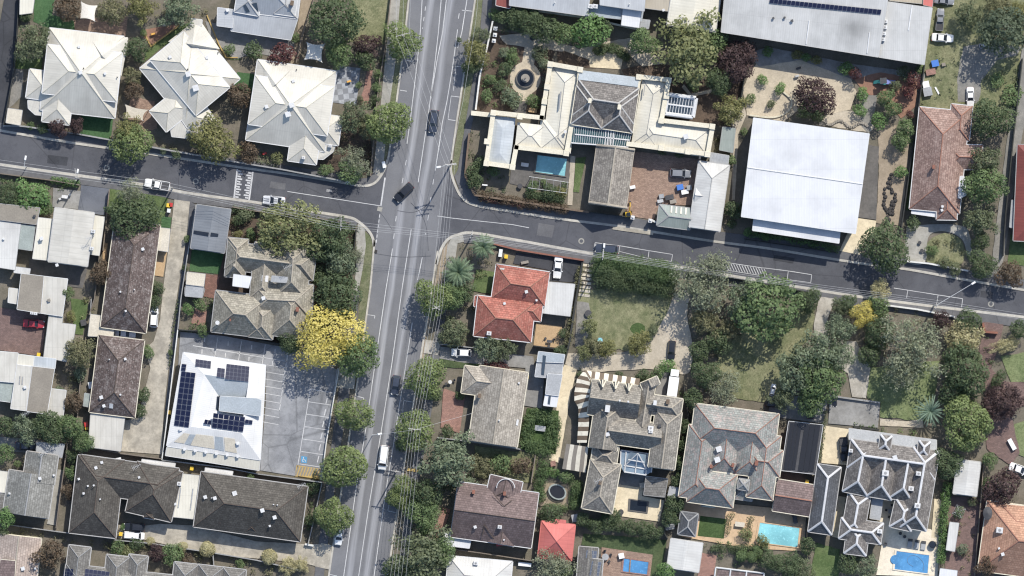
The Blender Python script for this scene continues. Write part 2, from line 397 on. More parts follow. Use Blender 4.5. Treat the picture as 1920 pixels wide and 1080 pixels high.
spec('metal', clinic_white=((.68,.675,.66),(.62,.615,.60),.4), metal_stained=((.50,.50,.49),(.40,.40,.39),.45,(70.09,53.44,6.7)), flat_white=((.64,.645,.655),(.585,.59,.605),.33), metal_cream=((.60,.575,.51),(.49,.465,.41),.5), metal_white=((.58,.575,.55),(.47,.46,.44),.55), metal_grey=((.44,.455,.47),(.36,.37,.385),.5), metal_shed=((.50,.50,.49),(.40,.40,.39),.45),
     metal_corr=((.54,.52,.47),(.43,.41,.365),1.1), metal_dark=((.20,.215,.235),(.16,.172,.19),.6), metal_blue=((.47,.50,.52),(.39,.42,.44),.6), metal_tan=((.42,.375,.30),(.34,.30,.24),.6),
     metal_red=((.55,.17,.15),(.46,.14,.125),.8), metal_bone=((.66,.63,.54),(.56,.53,.45),.6), metal_green=((.30,.335,.31),(.22,.25,.23),.5), metal_brick=((.22,.07,.06),(.17,.055,.05),.6))
spec('stripe', awning=((.14,.105,.075),(.74,.69,.57),1.85), awning_grey=((.20,.18,.155),(.60,.56,.47),1.75))
spec('leaf', leaf_green=((.092,.145,.064),(.245,.322,.145)), leaf_dark=((.066,.099,.051),(.172,.219,.111)), leaf_olive=((.095,.118,.067),(.240,.275,.160)), leaf_yellow=((.58,.50,.12),(.80,.70,.26)),
     leaf_lime=((.140,.153,.062),(.355,.338,.147)), leaf_burg=((.051,.034,.036),(.144,.092,.087)), leaf_rust=((.088,.068,.048),(.219,.160,.108)), leaf_grey=((.162,.183,.117),(.379,.407,.278)),
     leaf_bright=((.106,.180,.067),(.244,.384,.145)), leaf_red=((.081,.038,.038),(.189,.080,.075)), leaf_gold=((.151,.173,.077),(.329,.342,.168)), leaf_gum=((.120,.155,.097),(.290,.345,.221)),
     leaf_street=((.130,.177,.072),(.314,.376,.158)), leaf_mix=((.119,.133,.073),(.343,.322,.184)), leaf_hedge=((.078,.129,.057),(.198,.271,.118)), leaf_pine=((.071,.100,.065),(.194,.233,.152)),
     leaf_palm=((.075,.125,.067),(.284,.370,.237)), leaf_spiky=((.105,.159,.112),(.348,.469,.357)), leaf_cream=((.353,.321,.166),(.650,.602,.366)), leaf_white=((.549,.549,.532),(.823,.823,.798)))
spec('paint', car_white=((.78,.78,.77),), car_black=((.022,.024,.03),), car_navy=((.045,.055,.08),), car_silver=((.60,.61,.63),), car_grey=((.22,.23,.25),), car_red=((.36,.035,.05),),
     bin_yellow=((.75,.50,.05),), bin_green=((.05,.12,.07),), bin_red=((.5,.05,.04),), bin_white=((.7,.72,.7),), plastic_blue=((.08,.20,.55),), plastic_teal=((.05,.22,.22),), digger_yellow=((.78,.50,.04),),
     plastic_orange=((.75,.42,.1),), white_paint=((.80,.80,.79),), rubber_black=((.02,.02,.022),), plastic_violet=((.22,.25,.55),))
spec('gloss', glass_dark=((.02,.025,.035),(.03,.037,.05)), glass_blue=((.055,.075,.10),(.03,.045,.06)), glass_teal=((.05,.10,.11),(.025,.05,.055)), spa_water=((.015,.02,.028),(.01,.014,.02)), lamp_glass=((.75,.75,.72),(.6,.6,.58)), glass_sky=((.22,.29,.36),(.12,.17,.22)), tail_red=((.35,.02,.02),(.25,.02,.02)))
spec('solar', solar_cell=((.012,.015,.04),(.12,.13,.17)), solar_pale=((.10,.115,.15),(.30,.32,.35)))
spec('water', water_aqua=((.26,.62,.68),(.36,.72,.76)), water_teal=((.28,.60,.65),(.36,.68,.72)), water_blue=((.10,.30,.58),(.15,.38,.64)))

# ------------------------------------------------------------------ ground and roads
g = MB(); E = 2500
for i in range(-4, 4):
    for j in range(-4, 4):
        g.face([(i*E/4, j*E/4, 0), ((i+1)*E/4, j*E/4, 0), ((i+1)*E/4, (j+1)*E/4, 0), (i*E/4, (j+1)*E/4, 0)])
tag(g.build('ground', 'soil'), 'bare brown garden soil lying under and between the houses', None, kind='structure')

WE = [(-80,776),(0,768),(100,757),(170,748),(250,737),(300,729),(350,720),(404,711),(450,704),(540,696),(591,689),(744,668),(910,643),(1080,618),(1160,606)]
EE = [(-80,899),(0,889),(80,877),(180,862),(225,855),(310,843),(400,830),(470,819),(540,808),(752,774),(959,743),(1080,725),(1160,713)]
def interp(T, y):
    for (a, xa), (b, xb) in zip(T, T[1:]):
        if a <= y <= b: return xa+(xb-xa)*(y-a)/(b-a)
ZR = 0.06
mb = MB(); ys = list(range(-80, 1160, 20)); pv = None
for y in ys:
    a, b = W(interp(WE, y), y, ZR), W(interp(EE, y), y, ZR)
    cur = [(a+(b-a)*(k/12), ((k/12)*12.0, -y*S)) for k in range(13)]
    if pv:
        for k in range(12):
            q = [cur[k], cur[k+1], pv[k+1], pv[k]]; mb.face([p for p, _ in q], [u for _, u in q])
    pv = cur
main_road = tag(mb.build('road', 'main_asphalt'), 'wide grey worn asphalt main road running down the picture', None, kind='structure')

NWK = [(-60,238),(0,247),(135,270),(277,290),(450,316),(560,331),(650,346),(682,351),(705,344),(721,322),(729,300)]
SWK = [(-60,297),(0,306),(265,343),(350,359),(437,371),(480,377),(600,396),(655,405),(674,414),(692,430),(701,445),(704,462)]
NEK = [(844,300),(843,318),(849,342),(864,371),(890,387),(960,399),(1060,414),(1150,425),(1225,437),(1340,455),(1440,468),(1600,494),(1700,507),(1800,525),(1920,546),(1990,558)]
SEK = [(816,495),(825,466),(838,447),(857,438),(885,434),(960,446),(1115,474),(1260,496),(1440,526),(1600,552),(1760,573),(1920,592),(1990,602)]
NWK, SWK, NEK, SEK = [smooth_line(k, 4) for k in (NWK, SWK, NEK, SEK)]
def sheet(name, label, poly, mat, z):
    from mathutils.geometry import tessellate_polygon
    P = [W(x, y, z) for x, y in poly]; mb = MB()
    for t in tessellate_polygon([P]):
        q = [P[i] for i in t]; n = (q[1]-q[0]).cross(q[2]-q[0]); mb.face(q if n.z > 0 else q[::-1])
    return tag(mb.build(name, mat), label, None, kind='structure')
west_street = sheet('road', 'dark asphalt side street left of the main road', NWK+[(760,300),(750,462)]+SWK[::-1], 'side_asphalt', 0.05)
east_street = sheet('road', 'dark asphalt side street right of the main road', [(800,300)]+NEK+SEK[::-1]+[(790,495)], 'side_asphalt', 0.052)

def offset(line, d):
    out = []
    for i, p in enumerate(line):
        a, b = line[max(i-1, 0)], line[min(i+1, len(line)-1)]
        dx, dy = b[0]-a[0], b[1]-a[1]; L = math.hypot(dx, dy) or 1
        out.append((p[0]-dy/L*d, p[1]+dx/L*d))
    return out
def band(name, label, line, d0, d1, mat, z0=0.0, z1=None):
    A, B = offset(line, d0), offset(line, d1); mb = MB()
    for i in range(len(line)-1):
        q = [W(*A[i], z0), W(*A[i+1], z0), W(*B[i+1], z0), W(*B[i], z0)]
        n = (q[1]-q[0]).cross(q[2]-q[0]); q = q if n.z > 0 else q[::-1]
        mb.face(q)
        if z1 is not None:
            for e in ((A[i], A[i+1]), (B[i], B[i+1])):
                mb.face([W(*e[0], 0), W(*e[1], 0), W(*e[1], z0), W(*e[0], z0)])
    return tag(mb.build(name, mat), label, None, kind='structure')
WKN = [(x, y) for y, x in WE if y <= 300]; WKS = [(x, y) for y, x in WE if y >= 450]
EKN = [(x, y) for y, x in EE if y <= 310]; EKS = [(x, y) for y, x in EE if y >= 470]
for lab, ln, d in (('pale concrete kerb of the left side street, top edge', NWK, -4.5), ('pale concrete kerb of the left side street, bottom edge', SWK, 5),
                   ('pale concrete kerb of the right side street, top edge', NEK, -4.5), ('pale concrete kerb of the right side street, bottom edge', SEK, 5),
                   ('kerb of the main road above the left side street', WKN, 3.4), ('kerb of the main road below the left side street', WKS, 3.4),
                   ('kerb of the main road above the right side street', EKN, -3.4), ('kerb of the main road below the right side street', EKS, -3.4)):
    band('kerb', lab, ln, 0, d, 'kerb_stone', 0.17, 1)
band('footpath', 'dark asphalt footpath along the top of the left side street', NWK[:-6], -4.5, -17, 'path_asphalt', 0.15)
band('footpath', 'dark asphalt footpath along the bottom of the left side street', SWK[:-12], 5, 19, 'path_asphalt', 0.15)
band('footpath', 'dark asphalt footpath along the top of the right side street', NEK[10:], -4.5, -22, 'path_asphalt', 0.151)
band('footpath', 'grey asphalt footpath along the bottom of the right side street', SEK[14:], 5, 22, 'path_asphalt', 0.15)
patch('footpath', 'dark footpath corner below the mansion hedge', [(852,330),(868,300),(880,345),(900,370),(935,378),(932,392),(890,384),(866,368)], 'path_asphalt', 'path')
patch('footpath', 'pale concrete footpath left of the main road top', [(734,-10),(751,-10),(741,120),(728,215),(717,330),(698,334),(712,215),(722,110)], 'concrete_path', 'path')
patch('grass_verge', 'brown grassy verge left of the main road top', [(751,-10),(765,-10),(754,100),(745,170),(734,255),(722,300),(717,315),(728,215),(741,120)], 'verge', 'grass', 2)
patch('grass_verge', 'green grassy verge right of the main road top', [(894,-10),(906,-10),(900,60),(888,140),(868,260),(856,325),(848,330),(848,310),(866,190),(880,80)], 'verge', 'grass', 2)
patch('footpath', 'grey footpath right of the green verge', [(906,-10),(924,-10),(917,70),(898,165),(884,240),(870,310),(857,330),(868,260),(888,140),(900,60)], 'path_asphalt', 'path')
patch('grass_verge', 'green grass strip at the lower left corner of the junction', [(684,433),(696,445),(700,462),(694,530),(686,600),(676,680),(668,680),(672,600),(677,520),(684,470)], 'verge', 'grass', 2)
patch('footpath', 'pale footpath at the lower left corner of the junction', [(672,417),(684,430),(686,460),(680,505),(672,545),(664,545),(668,490),(668,440)], 'concrete_path', 'path')
patch('footpath', 'grey footpath left of the main road below the junction', [(664,545),(674,545),(666,640),(655,740),(635,860),(617,1000),(606,1090),(588,1090),(600,1000),(618,860),(634,740),(648,640)], 'path_asphalt', 'path')
patch('crossover', 'pale concrete crossover beside the clinic car park', [(636,688),(668,694),(664,730),(630,726)], 'concrete_path', 'path', 0, .03)
patch('crossover', 'concrete crossover of the brown tiled units', [(602,1018),(622,1022),(618,1068),(590,1062)], 'drive_beige', 'path', 0, .03)
patch('grass_verge', 'bare earth verge at the lower right corner of the junction', [(830,468),(840,455),(836,490),(826,530),(806,600),(792,690),(776,790),(768,790),(785,690),(800,600),(814,535)], 'tan_dirt', 'grass', 2)
patch('footpath', 'pale curved footpath at the lower right corner of the junction', [(846,446),(858,441),(880,440),(876,452),(858,456),(853,490),(842,500),(837,480),(840,460)], 'concrete_path', 'path')
patch('footpath', 'grey footpath right of the main road below the junction', [(838,500),(851,498),(836,590),(822,690),(806,790),(786,900),(760,1090),(744,1090),(768,900),(788,790),(806,690),(822,590)], 'path_asphalt', 'path')
patch('crossover', 'pale concrete crossover above the street tree right of the main road', [(798,637),(826,640),(822,666),(794,662)], 'concrete', 'path', 0, .03)
patch('crossover', 'yellow tactile paving strip on the right footpath', [(764,877),(788,880),(787,886),(763,883)], 'line_yellow', 'path', 0, .06)
patch('crossover', 'concrete apron on the kerb of the brick courtyard gate', [(1150,424),(1226,435),(1224,441),(1148,430)], 'drive_beige', 'path', 0, .06)

ZM = ZR+0.012
L = []
L += [(775+480-480+17,-10,0,0)][:0]
def ml(pts, w=0.16): return [(a[0], a[1], b[0], b[1], w) for a, b in zip(pts, pts[1:])]
L += ml([(792,-10),(787,80),(776,185),(766,250),(758,300)]) if False else []
L += ml([(792,-10),(788,60),(783,110),(770,220),(763,270)])
L += ml([(828,-10),(822,60),(813,140),(805,200),(795,268)])
L += ml([(838,-10),(830,60),(820,110),(808,180)])
L += ml([(858,55),(848,130),(838,190),(829,232),(825,262),(816,320)])
L += ml([(877,-10),(866,60),(858,90)])
L += ml([(795,268),(784,342)]) + ml([(771,430),(754,540),(735,680),(713,820),(690,960),(671,1090)])
L += ml([(736,466),(724,540),(702,690),(692,760),(685,810),(670,900),(643,1090)])
L += ml([(792,482),(783,525)]) + ml([(773,605),(760,690),(745,785),(738,832),(722,930),(700,1090)])
L += dashes(798,12,792,54,8,12) + dashes(762,300,746,385,10,24) + dashes(743,405,738,448,10,23) + dashes(813,336,798,440,10,24) + dashes(861,25,858,45,10,20)
for a in ((866,19,886,21),(858,79,878,82),(855,124,868,126),(846,180,862,182),(840,224,854,226),(762,113,772,115),(750,169,763,171),(689,590,703,592),(669,743,682,746),(757,751,774,754),(727,958,742,961),(618,1077,632,1080)):
    L.append((*a, .13))
L += [(703,592,702,597,.13),(682,746,681,751,.13),(840,224,846,180,.1),(855,124,850,170,.1),(757,752,752,790,.1),(727,958,732,935,.1)]
stripes('lane_marking', None, L, 'line_white', ZM, main_road)
Lw = [(722,333,714,386,.3)] + dashes(712,402,705,458,6,3.5,.16) + ml([(539,359),(714,386)], .14)
stripes('lane_marking', None, Lw, 'line_white', ZM+.006, west_street)
hump = [(445,317,439,371,.34),(474,322,467,375,.34)]
for k in range(11):
    t = (k+.5)/11
    hump += [(445-6*t+1, 318+53*t, 445-6*t+(11 if k % 2 else 8), 319.5+53*t, .32), (474-7*t-1, 323+51*t, 474-7*t-(11 if k % 2 else 8), 321.5+51*t, .32)]
stripes('speed_hump_marking', None, hump, 'line_white', ZM+.003, west_street)
Le = ml([(820,405),(848,409),(960,421),(992,427)], .13) + ml([(1116,455),(1163,461),(1217,470),(1261,477)], .13) + ml([(1160,471),(1217,485),(1259,490)], .1)
for a in ((1116,455,1113,469),(1162,461,1160,476),(1217,470,1215,485),(1261,477,1259,490),(1478,508,1476,525),(1522,515,1520,531),(1702,544,1700,558),(1759,553,1756,570),(1805,560,1803,576)): Le.append((*a, .12))
Le += ml([(1430,502),(1478,508),(1522,515)], .13)+ml([(1440,519),(1520,530)], .1)+ml([(1676,540),(1702,544),(1759,553),(1805,560)], .13)
for k in range(20):
    x = 1334+k*5.2; y = 489+k*.8; Le.append((x, y, x+6, y+13, .13))
Le += ml([(1334,488),(1434,503)], .12)+ml([(1340,503),(1435,518)], .1)
stripes('parking_bay_marking', None, Le, 'line_white', ZM+.004, east_street)
for (lab, x, y) in (('round manhole cover under the yellowish tree shadow',200,315),('round manhole cover left of the speed hump',367,340),('round manhole cover on the street below the coach house',1090,452),('round manhole cover at the right end of the side street',1858,570)):
    mb = MB(); c = W(x, y, 0)
    mb.disc(c, .62, ZR, .62, ZR+.016, 20); o = mb.build('manhole', 'concrete_path'); tag(o, lab, None, kind='structure')
    mb = MB(); mb.disc(c, .36, ZR, .36, ZR+.03, 20); mb.build('lid', 'side_asphalt', o)
# sealed crack lines
stripes('road_patch', 'square concrete pit lid in the mouth of the left side street', [(713,388,711,396,1.0)], 'concrete_path', ZM+.01)
stripes('road_patch', 'dark drain grate at the kerb below the junction', [(702,471,707,472,.7)], 'boulder_dark', .19)
stripes('road_patch', 'faded patch of concrete by the bus kerb on the left street', [(612,357,622,358,.55)], 'line_faded', ZM+.01)

for k in range(9):
    t = k % 4; x = 372+t*44.5; y = 636+t*7+(k//4)*20
    cp.append((x+16, y, x+15.5, y+6, .22)) if False else None
for lab, mt, q in (('darker repair patch on the left side street below the leftmost roof','dark_asphalt',[(90,290),(128,295),(125,311),(88,306)]),('long darker trench repair across the right side street','path_asphalt',[(1010,418),(1040,423),(1035,446),(1006,441)]),('darker repair patch on the right side street below the hall','dark_asphalt',[(1452,478),(1490,484),(1487,494),(1449,488)]),('pale repair patch near the speed hump','path_asphalt',[(508,340),(536,344),(534,356),(505,352)]),('darker square repair on the right side street end','dark_asphalt',[(1840,545),(1862,548),(1860,560),(1838,557)])):
    sheet('road_patch', lab, q, mt, ZM-.004)
for k, pts in enumerate(([(770,380),(790,402),(800,430),(803,470)],[(745,395),(775,398),(800,385),(815,360)],[(640,372),(680,377),(712,398),(735,430)],[(850,430),(905,432),(960,436)],[(702,475),(750,482),(808,480)])):
    L_ = smooth_line(pts, 5); stripes('tyre_mark' if k < 3 else 'crack_seal', ['curved dark tyre mark below the junction pole','curved dark tyre mark behind the turning black car','faint tyre mark out of the left side street','crack sealing line at the right side street mouth','crack sealing line across the main road below the junction'][k], [(a[0],a[1],b[0],b[1],.13) for a, b in zip(L_, L_[1:])], 'side_asphalt', ZM-.003+k*.0008)
# ------------------------------------------------------------------ yards
P = patch
P('laneway','dark lane along the left edge of the picture',[(9,-10),(37,-10),(25,120),(12,238),(-10,238),(-10,100)],'dark_asphalt','path')
P('lawn','green lawn above the leftmost cream roof',[(64,-5),(104,-5),(98,28),(140,40),(142,58),(90,52),(62,40)],'lawn_fake','grass',2)
P('lawn','artificial green lawn below the leftmost cream roof',[(152,214),(212,222),(208,262),(150,250)],'lawn_fake','grass')
P('paving','brown paved yard under the cream shade sail',[(138,38),(240,30),(236,68),(140,57)],'brick_tan','pave',1)
P('lawn','small green lawn left of the leftmost cream roof',[(26,108),(80,110),(78,130),(27,128)],'lawn_green','grass',2)
P('paving','grey bark strip left of the leftmost cream roof',[(24,128),(44,132),(42,180),(17,203)],'gravel_grey','pave',1)
P('play_area','tan soft fall play area with yellow edging',[(273,55),(338,44),(283,87),(270,70)],'rubber','pave',1)
P('lawn','green ribbon lawn beside the middle cream roof',[(272,100),(283,88),(345,45),(368,40),(300,92),(268,118)],'lawn_green','grass',2)
P('lawn','dark green lawn between the middle and right cream roofs',[(445,135),(480,140),(470,180),(440,160)],'lawn_fake','grass',2)
P('paving','grey paved yard below the grey hipped villa',[(385,40),(440,50),(560,80),(545,112),(480,100),(440,112),(395,70)],'pad_grey','pave',2)
P('lawn','dark green lawn patch by the grey hipped villa',[(420,92),(446,94),(452,112),(432,112)],'lawn_dark','grass',2)
P('path','tan earth path right of the grey hipped villa',[(566,-10),(592,-10),(570,60),(560,122),(545,120),(555,70)],'tan_dirt','pave',2)
P('lawn','faded dry lawn beside the main road top',[(660,-10),(735,-10),(724,85),(652,78)],'lawn_dry','grass',3)
P('paving','grey and white chequered paving beside the right cream roof',[(634,122),(676,128),(668,198),(624,192)],'checker','pave')
P('path','pink curved path beside the chequered paving',[(690,120),(700,125),(696,150),(690,198),(672,200),(684,160)],'brick_pink','pave',2)
P('paving','tan yard below the middle cream roof',[(245,180),(290,190),(295,240),(270,250),(240,225)],'brick_tan','pave',2)
P('paving','grey brown yard right of the middle cream roof',[(400,210),(465,200),(462,262),(385,260),(360,255)],'soil','pave',2)
P('paving','brown bark yard right of the three cream roofs',[(636,215),(690,222),(700,330),(630,320),(590,310)],'mulch','pave',3)
# mansion gardens
P('garden_bed','dark planted soil around the mansion fountain',[(925,60),(1045,70),(1032,130),(1018,222),(892,212),(905,120)],'mulch','soil',3)
P('path','cream gravel ring path around the fountain',circle(985,147,29,31),'sand','pave',1)
P('path','cream path above the fountain ring',[(984,88),(1004,92),(1001,124),(978,122)],'sand','pave',1)
P('path','cream path below the fountain ring',[(972,172),(998,174),(990,190),(974,189)],'sand','pave',1)
P('path','cream gravel walk above the mansion',[(936,66),(1012,58),(1045,78),(1085,92),(1130,78),(1190,70),(1225,100),(1245,118),(1205,125),(1180,104),(1150,108),(1105,112),(1060,96),(1010,92),(950,84)],'gravel_tan','pave',3)
P('path','half round cream terrace at the mansion front',[(1104,108),(1130,99),(1150,99),(1168,110),(1164,130),(1106,126)],'patio_cream','pave')
P('garden_bed','red brown bed left of the mansion front terrace',[(1044,88),(1065,96),(1104,112),(1118,128),(1046,122)],'mulch','soil',2)
P('garden_bed','dark bed right of the mansion front terrace',[(1166,130),(1215,118),(1262,122),(1262,148),(1170,140)],'mulch','soil',2)
P('paving','dark paved yard left of the mansion wing',[(965,190),(990,190),(985,214),(962,212)],'stone_dark','pave')
P('paving','dark stone terrace around the mansion pool',[(962,272),(1072,284),(1066,340),(1040,362),(956,344)],'stone_dark','pave')
P('path','pinkish gravel strip right of the mansion pool',[(1070,292),(1079,293),(1073,385),(1064,384)],'gravel_tan','pave',1)
P('lawn','narrow bright lawn between pool and coach house',[(1080,296),(1099,294),(1090,335),(1086,361),(1075,360)],'lawn_green','grass',1)
P('courtyard','red brown brick courtyard beside the coach house',[(1186,283),(1322,300),(1298,385),(1236,384),(1226,412),(1172,404)],'brick_tan','pave')
P('garden_bed','earth bed between glasshouse and school',[(1246,150),(1395,150),(1370,235),(1340,236),(1240,224)],'mulch','soil',3)
P('path','cream curved path edging below the olive tree',[(1282,158),(1296,176),(1330,168),(1350,158),(1352,164),(1330,175),(1294,181),(1278,164)],'sand','pave',1)
P('path','tan winding path between mansion and white hall',[(1360,205),(1392,190),(1400,215),(1385,250),(1382,300),(1378,375),(1372,375),(1374,300),(1378,250)],'gravel_tan','pave',1)
# school
P('play_area','cream sand play yard above the white school hall',[(1392,165),(1422,112),(1500,104),(1592,138),(1606,172),(1594,206),(1556,214),(1500,205),(1470,228),(1400,216)],'sand','pave',2)
P('path','grey concrete yard along the big shed shadow',[(1400,100),(1440,88),(1600,120),(1735,138),(1732,160),(1600,150),(1500,112),(1424,125)],'pad_grey','pave',1)
P('play_area','reddish rubber play area with the slide',[(1600,148),(1650,136),(1722,148),(1716,200),(1690,222),(1660,190),(1624,176)],'rubber','pave',2)
P('path','grey path between the round bushes',[(1620,178),(1646,178),(1640,214),(1628,250),(1616,236),(1612,205)],'gravel_grey','pave',2)
P('garden_bed','sandy bed above the white hall corner',[(1540,205),(1625,210),(1640,240),(1630,248),(1535,234)],'gravel_tan','soil',2)
P('play_area','tan bark strip right of the white school hall',[(1646,230),(1706,238),(1700,330),(1690,424),(1642,418),(1648,330)],'tan_dirt','pave',2)
P('deck','dark grey paved strip beside the white school hall',[(1620,270),(1648,275),(1643,412),(1600,406)],'stone_dark','pave')
P('driveway','sunny beige forecourt at the white school hall corner',[(1602,408),(1643,414),(1640,432),(1622,450),(1612,478),(1574,470)],'patio_cream','path')
P('lawn','rough grass of the vacant yard at the top right',[(1738,-10),(1925,-10),(1912,130),(1890,215),(1724,212)],'lawn_dry','grass',3)
P('driveway','grey gravel turning area in the vacant yard',[(1806,88),(1850,80),(1915,88),(1905,105),(1870,112),(1840,150),(1835,195),(1796,190),(1796,140)],'gravel_grey','pave',3)
P('laneway','pale gravel lane down the right edge',[(1917,88),(1945,88),(1914,270),(1884,478),(1870,522),(1858,510),(1862,470),(1887,270)],'gravel_grey','path',1)
P('driveway','grey curved path in front of the terracotta house',smooth_line([(1700,424),(1760,420),(1806,424),(1818,440),(1822,470),(1814,478),(1806,452),(1785,437),(1758,434),(1740,446),(1734,492),(1700,488),(1700,424)],4),'concrete_path','path')
P('lawn','round weedy garden in front of the terracotta house',circle(1772,474,38,37),'lawn_dry','grass',4)
P('lawn','thin green strip left of the terracotta house',[(1712,275),(1722,277),(1706,395),(1698,394)],'lawn_green','grass',1)
P('lawn','shaded lawn at the far right below the dark red roof',[(1894,440),(1930,445),(1930,500),(1890,495)],'lawn_green','grass',2)
# left lower block
P('lawn','shaggy lawn under the dark bare-branched tree',[(203,352),(315,368),(308,428),(296,426),(200,400)],'lawn_green','grass',3)
P('driveway','blue grey slab beside the street on the left',[(152,347),(206,354),(196,404),(146,396)],'slate_pad','pave')
P('courtyard','small dark courtyard beside the blue grey slab',[(100,352),(152,358),(146,392),(98,388)],'pad_grey','pave')
P('driveway','long cream concrete driveway between the brown units',[(327,374),(356,378),(349,450),(334,540),(323,620),(317,680),(307,770),(303,852),(226,846),(235,788),(258,784),(282,690),(271,655),(288,640),(300,600),(306,540),(318,450)],'drive_beige','pave')
P('path','grey asphalt strip right of the long driveway',[(356,378),(368,384),(352,480),(332,640),(316,760),(309,772),(319,680),(336,540),(350,450)],'path_asphalt','pave')
P('lawn','artificial green lawn below the dark metal shed',[(360,466),(420,474),(411,514),(355,508)],'lawn_fake','grass')
P('deck','orange timber deck beside the brown unit',[(292,470),(313,473),(306,519),(287,516)],'timber','pave')
P('lawn','tiny lawn beside the bins',[(303,405),(322,408),(319,429),(301,426)],'lawn_fake','grass')
P('garden_bed','brown bark garden around the stone slate house',[(420,400),(670,430),(655,560),(600,640),(395,640),(400,520)],'mulch','soil',3)
P('path','red brick path right of the stone slate house',[(625,490),(632,492),(615,520),(590,545),(586,538),(608,515)],'brick_red','pave',1)
P('courtyard','red brick patio with benches beside the stone slate house',[(366,580),(388,583),(384,612),(358,606)],'brick_pink','pave')
P('courtyard','reddish brick patch beside the cream flat shed',[(386,514),(412,517),(404,560),(382,556)],'brick_red','pave')
P('courtyard','dull red brick courtyard with the red car',[(-10,575),(88,590),(78,668),(-10,655)],'brick_dull','pave')
P('lawn','narrow lawn between courtyard and brown unit',[(132,560),(166,562),(156,628),(138,626)],'lawn_green','grass',2)
P('garden_bed','dark yard below the white corrugated roof',[(56,484),(165,500),(155,540),(50,530)],'stone_dark','soil')
P('deck','narrow orange timber deck beside the white corrugated roof',[(193,455),(202,456),(199,490),(192,489)],'timber','pave')
carpark = sheet('car_park', 'grey asphalt car park wrapping around the clinic', [(338,622),(420,630),(560,656),(634,694),(602,900),(488,882),(498,760),(500,686),(346,661),(334,690)], 'carpark_asphalt', 0.16)
cp = []
for k in range(5):
    x = 364+k*44.5; y = 625+k*7
    if k: cp.append((x, y, x-7, y+44, .13))
cp += [(362,648,540,678,.13)]
for k in range(9):
    t = k/8; cp.append((498-11*t+2, 684+118*t*0.9, 536-14*t, 690+118*t*0.9, .13))
cp += [(540,655,524,770,.14),(582,728,556,888,.14)]
for k in range(8):
    y = 730+k*23.3; x = 582-k*3.4; cp.append((x, y, x+44, y+6.5, .13))
for k in range(4):
    for r_ in (0, 1): cp.append((384+k*44-r_*5, 633+k*7+r_*22, 383.5+k*44-r_*5, 641+k*7+r_*22, .2))
for k in range(6): cp.append((614-3.2*k, 745+22*k, 611-3.2*k, 757+22*k, .2))
cp += [(633,690,602,892,.16),(588,669,589,680,.14),(589,680,628,686,.14)]
stripes('parking_bay_marking', None, cp, 'line_white', .172, carpark)
sy = [(557+k*5.4-3, 892-(k % 2)*0, 563+k*5.4-3, 874.5+k*.6, .34) for k in range(9)]
mb = MB(); mb.face([W(x, y, .172) for x, y in ((553,893),(599,900),(602,879),(556,872))]); mb.build('hatched_bay', 'line_yellow', carpark)
stripes('hatched_bay', None, sy, 'flat_tan', .178, carpark)
mb = MB(); mb.face([W(x, y, .175) for x, y in ((564,867),(575,868.5),(576,856.5),(565,855)) ]); mb.build('accessible_mark', 'blue_mark', carpark)
stripes('accessible_mark', None, [(569,857,569.4,862,.16),(569.4,862,572.5,862.5,.14),(572.5,862.5,573.5,866,.14),(567,861,566.6,864.5,.12),(566.6,864.5,570,866,.12)], 'line_white', .181, carpark)
P('driveway','beige concrete driveway below the dark tiled units',[(222,984),(268,986),(300,982),(362,985),(480,1015),(570,1020),(604,1020),(594,1062),(570,1056),(480,1047),(420,1042),(350,1030),(272,1012),(222,1010)],'drive_beige','pave')
P('path','pale dirt path right of the grey tiled house',[(108,880),(120,882),(112,930),(104,985),(88,982),(98,930)],'concrete_path','pave',2)
P('courtyard','shaded concrete yard with the dark car at the left',[(-10,818),(70,824),(110,832),(104,856),(-10,842)],'pad_grey','pave')
# right lower block
P('driveway','black asphalt driveway with the white sedan',[(968,474),(1094,490),(1080,530),(1030,526),(1028,506),(962,494)],'dark_asphalt','pave')
P('deck','sunny timber deck below the red tiled house',[(1006,606),(1054,612),(1046,652),(1000,648)],'timber','pave')
P('lawn','patchy lawn below the tall hedge',[(1085,540),(1262,552),(1252,590),(1225,630),(1180,658),(1095,648),(1082,600)],'lawn_dry','grass',4)
P('path','grey path left of the patchy lawn',[(1082,565),(1104,568),(1112,600),(1095,650),(1078,650)],'gravel_grey','pave',2)
P('lawn','greener round patch in the patchy lawn',circle(1196,616,14,11),'lawn_rich','grass',3)
P('driveway','cream gravel drive curving to the striped verandah',smooth_line([(1262,552),(1292,545),(1288,590),(1298,640),(1296,690),(1280,702),(1240,694),(1200,692),(1130,697),(1085,694),(1058,680),(1062,662),(1120,664),(1175,660),(1212,645),(1236,612),(1254,580),(1262,552)],3),'gravel_tan','pave',2)
P('path','cream path left of the striped verandah',[(1056,682),(1082,692),(1070,740),(1060,800),(1048,868),(1030,862),(1040,800),(1046,740)],'patio_cream','pave',1)
P('path','grey paved strip below the caravan truck',[(1238,690),(1256,692),(1246,755),(1226,752)],'pad_grey','pave')
P('patio','cream stone patio around the dark spa pool',[(1160,908),(1206,915),(1204,930),(1246,938),(1236,978),(1150,966),(1152,930)],'patio_cream','pave')
P('patio','grey paved court above the cream patio',[(1166,884),(1210,890),(1205,914),(1160,908)],'pad_grey','pave')
P('lawn','dry lawn under the big trees at the right',[(1345,650),(1440,600),(1530,575),(1522,625),(1480,680),(1462,755),(1420,752),(1345,742)],'lawn_dry','grass',4)
P('driveway','pale driveway running in from the right side street',[(1536,556),(1566,560),(1548,610),(1560,640),(1605,640),(1632,690),(1624,746),(1598,744),(1590,700),(1530,660),(1526,610)],'concrete','path',1)
P('driveway','grey concrete square below the pale driveway',[(1556,744),(1650,757),(1646,802),(1553,794)],'pad_grey','path')
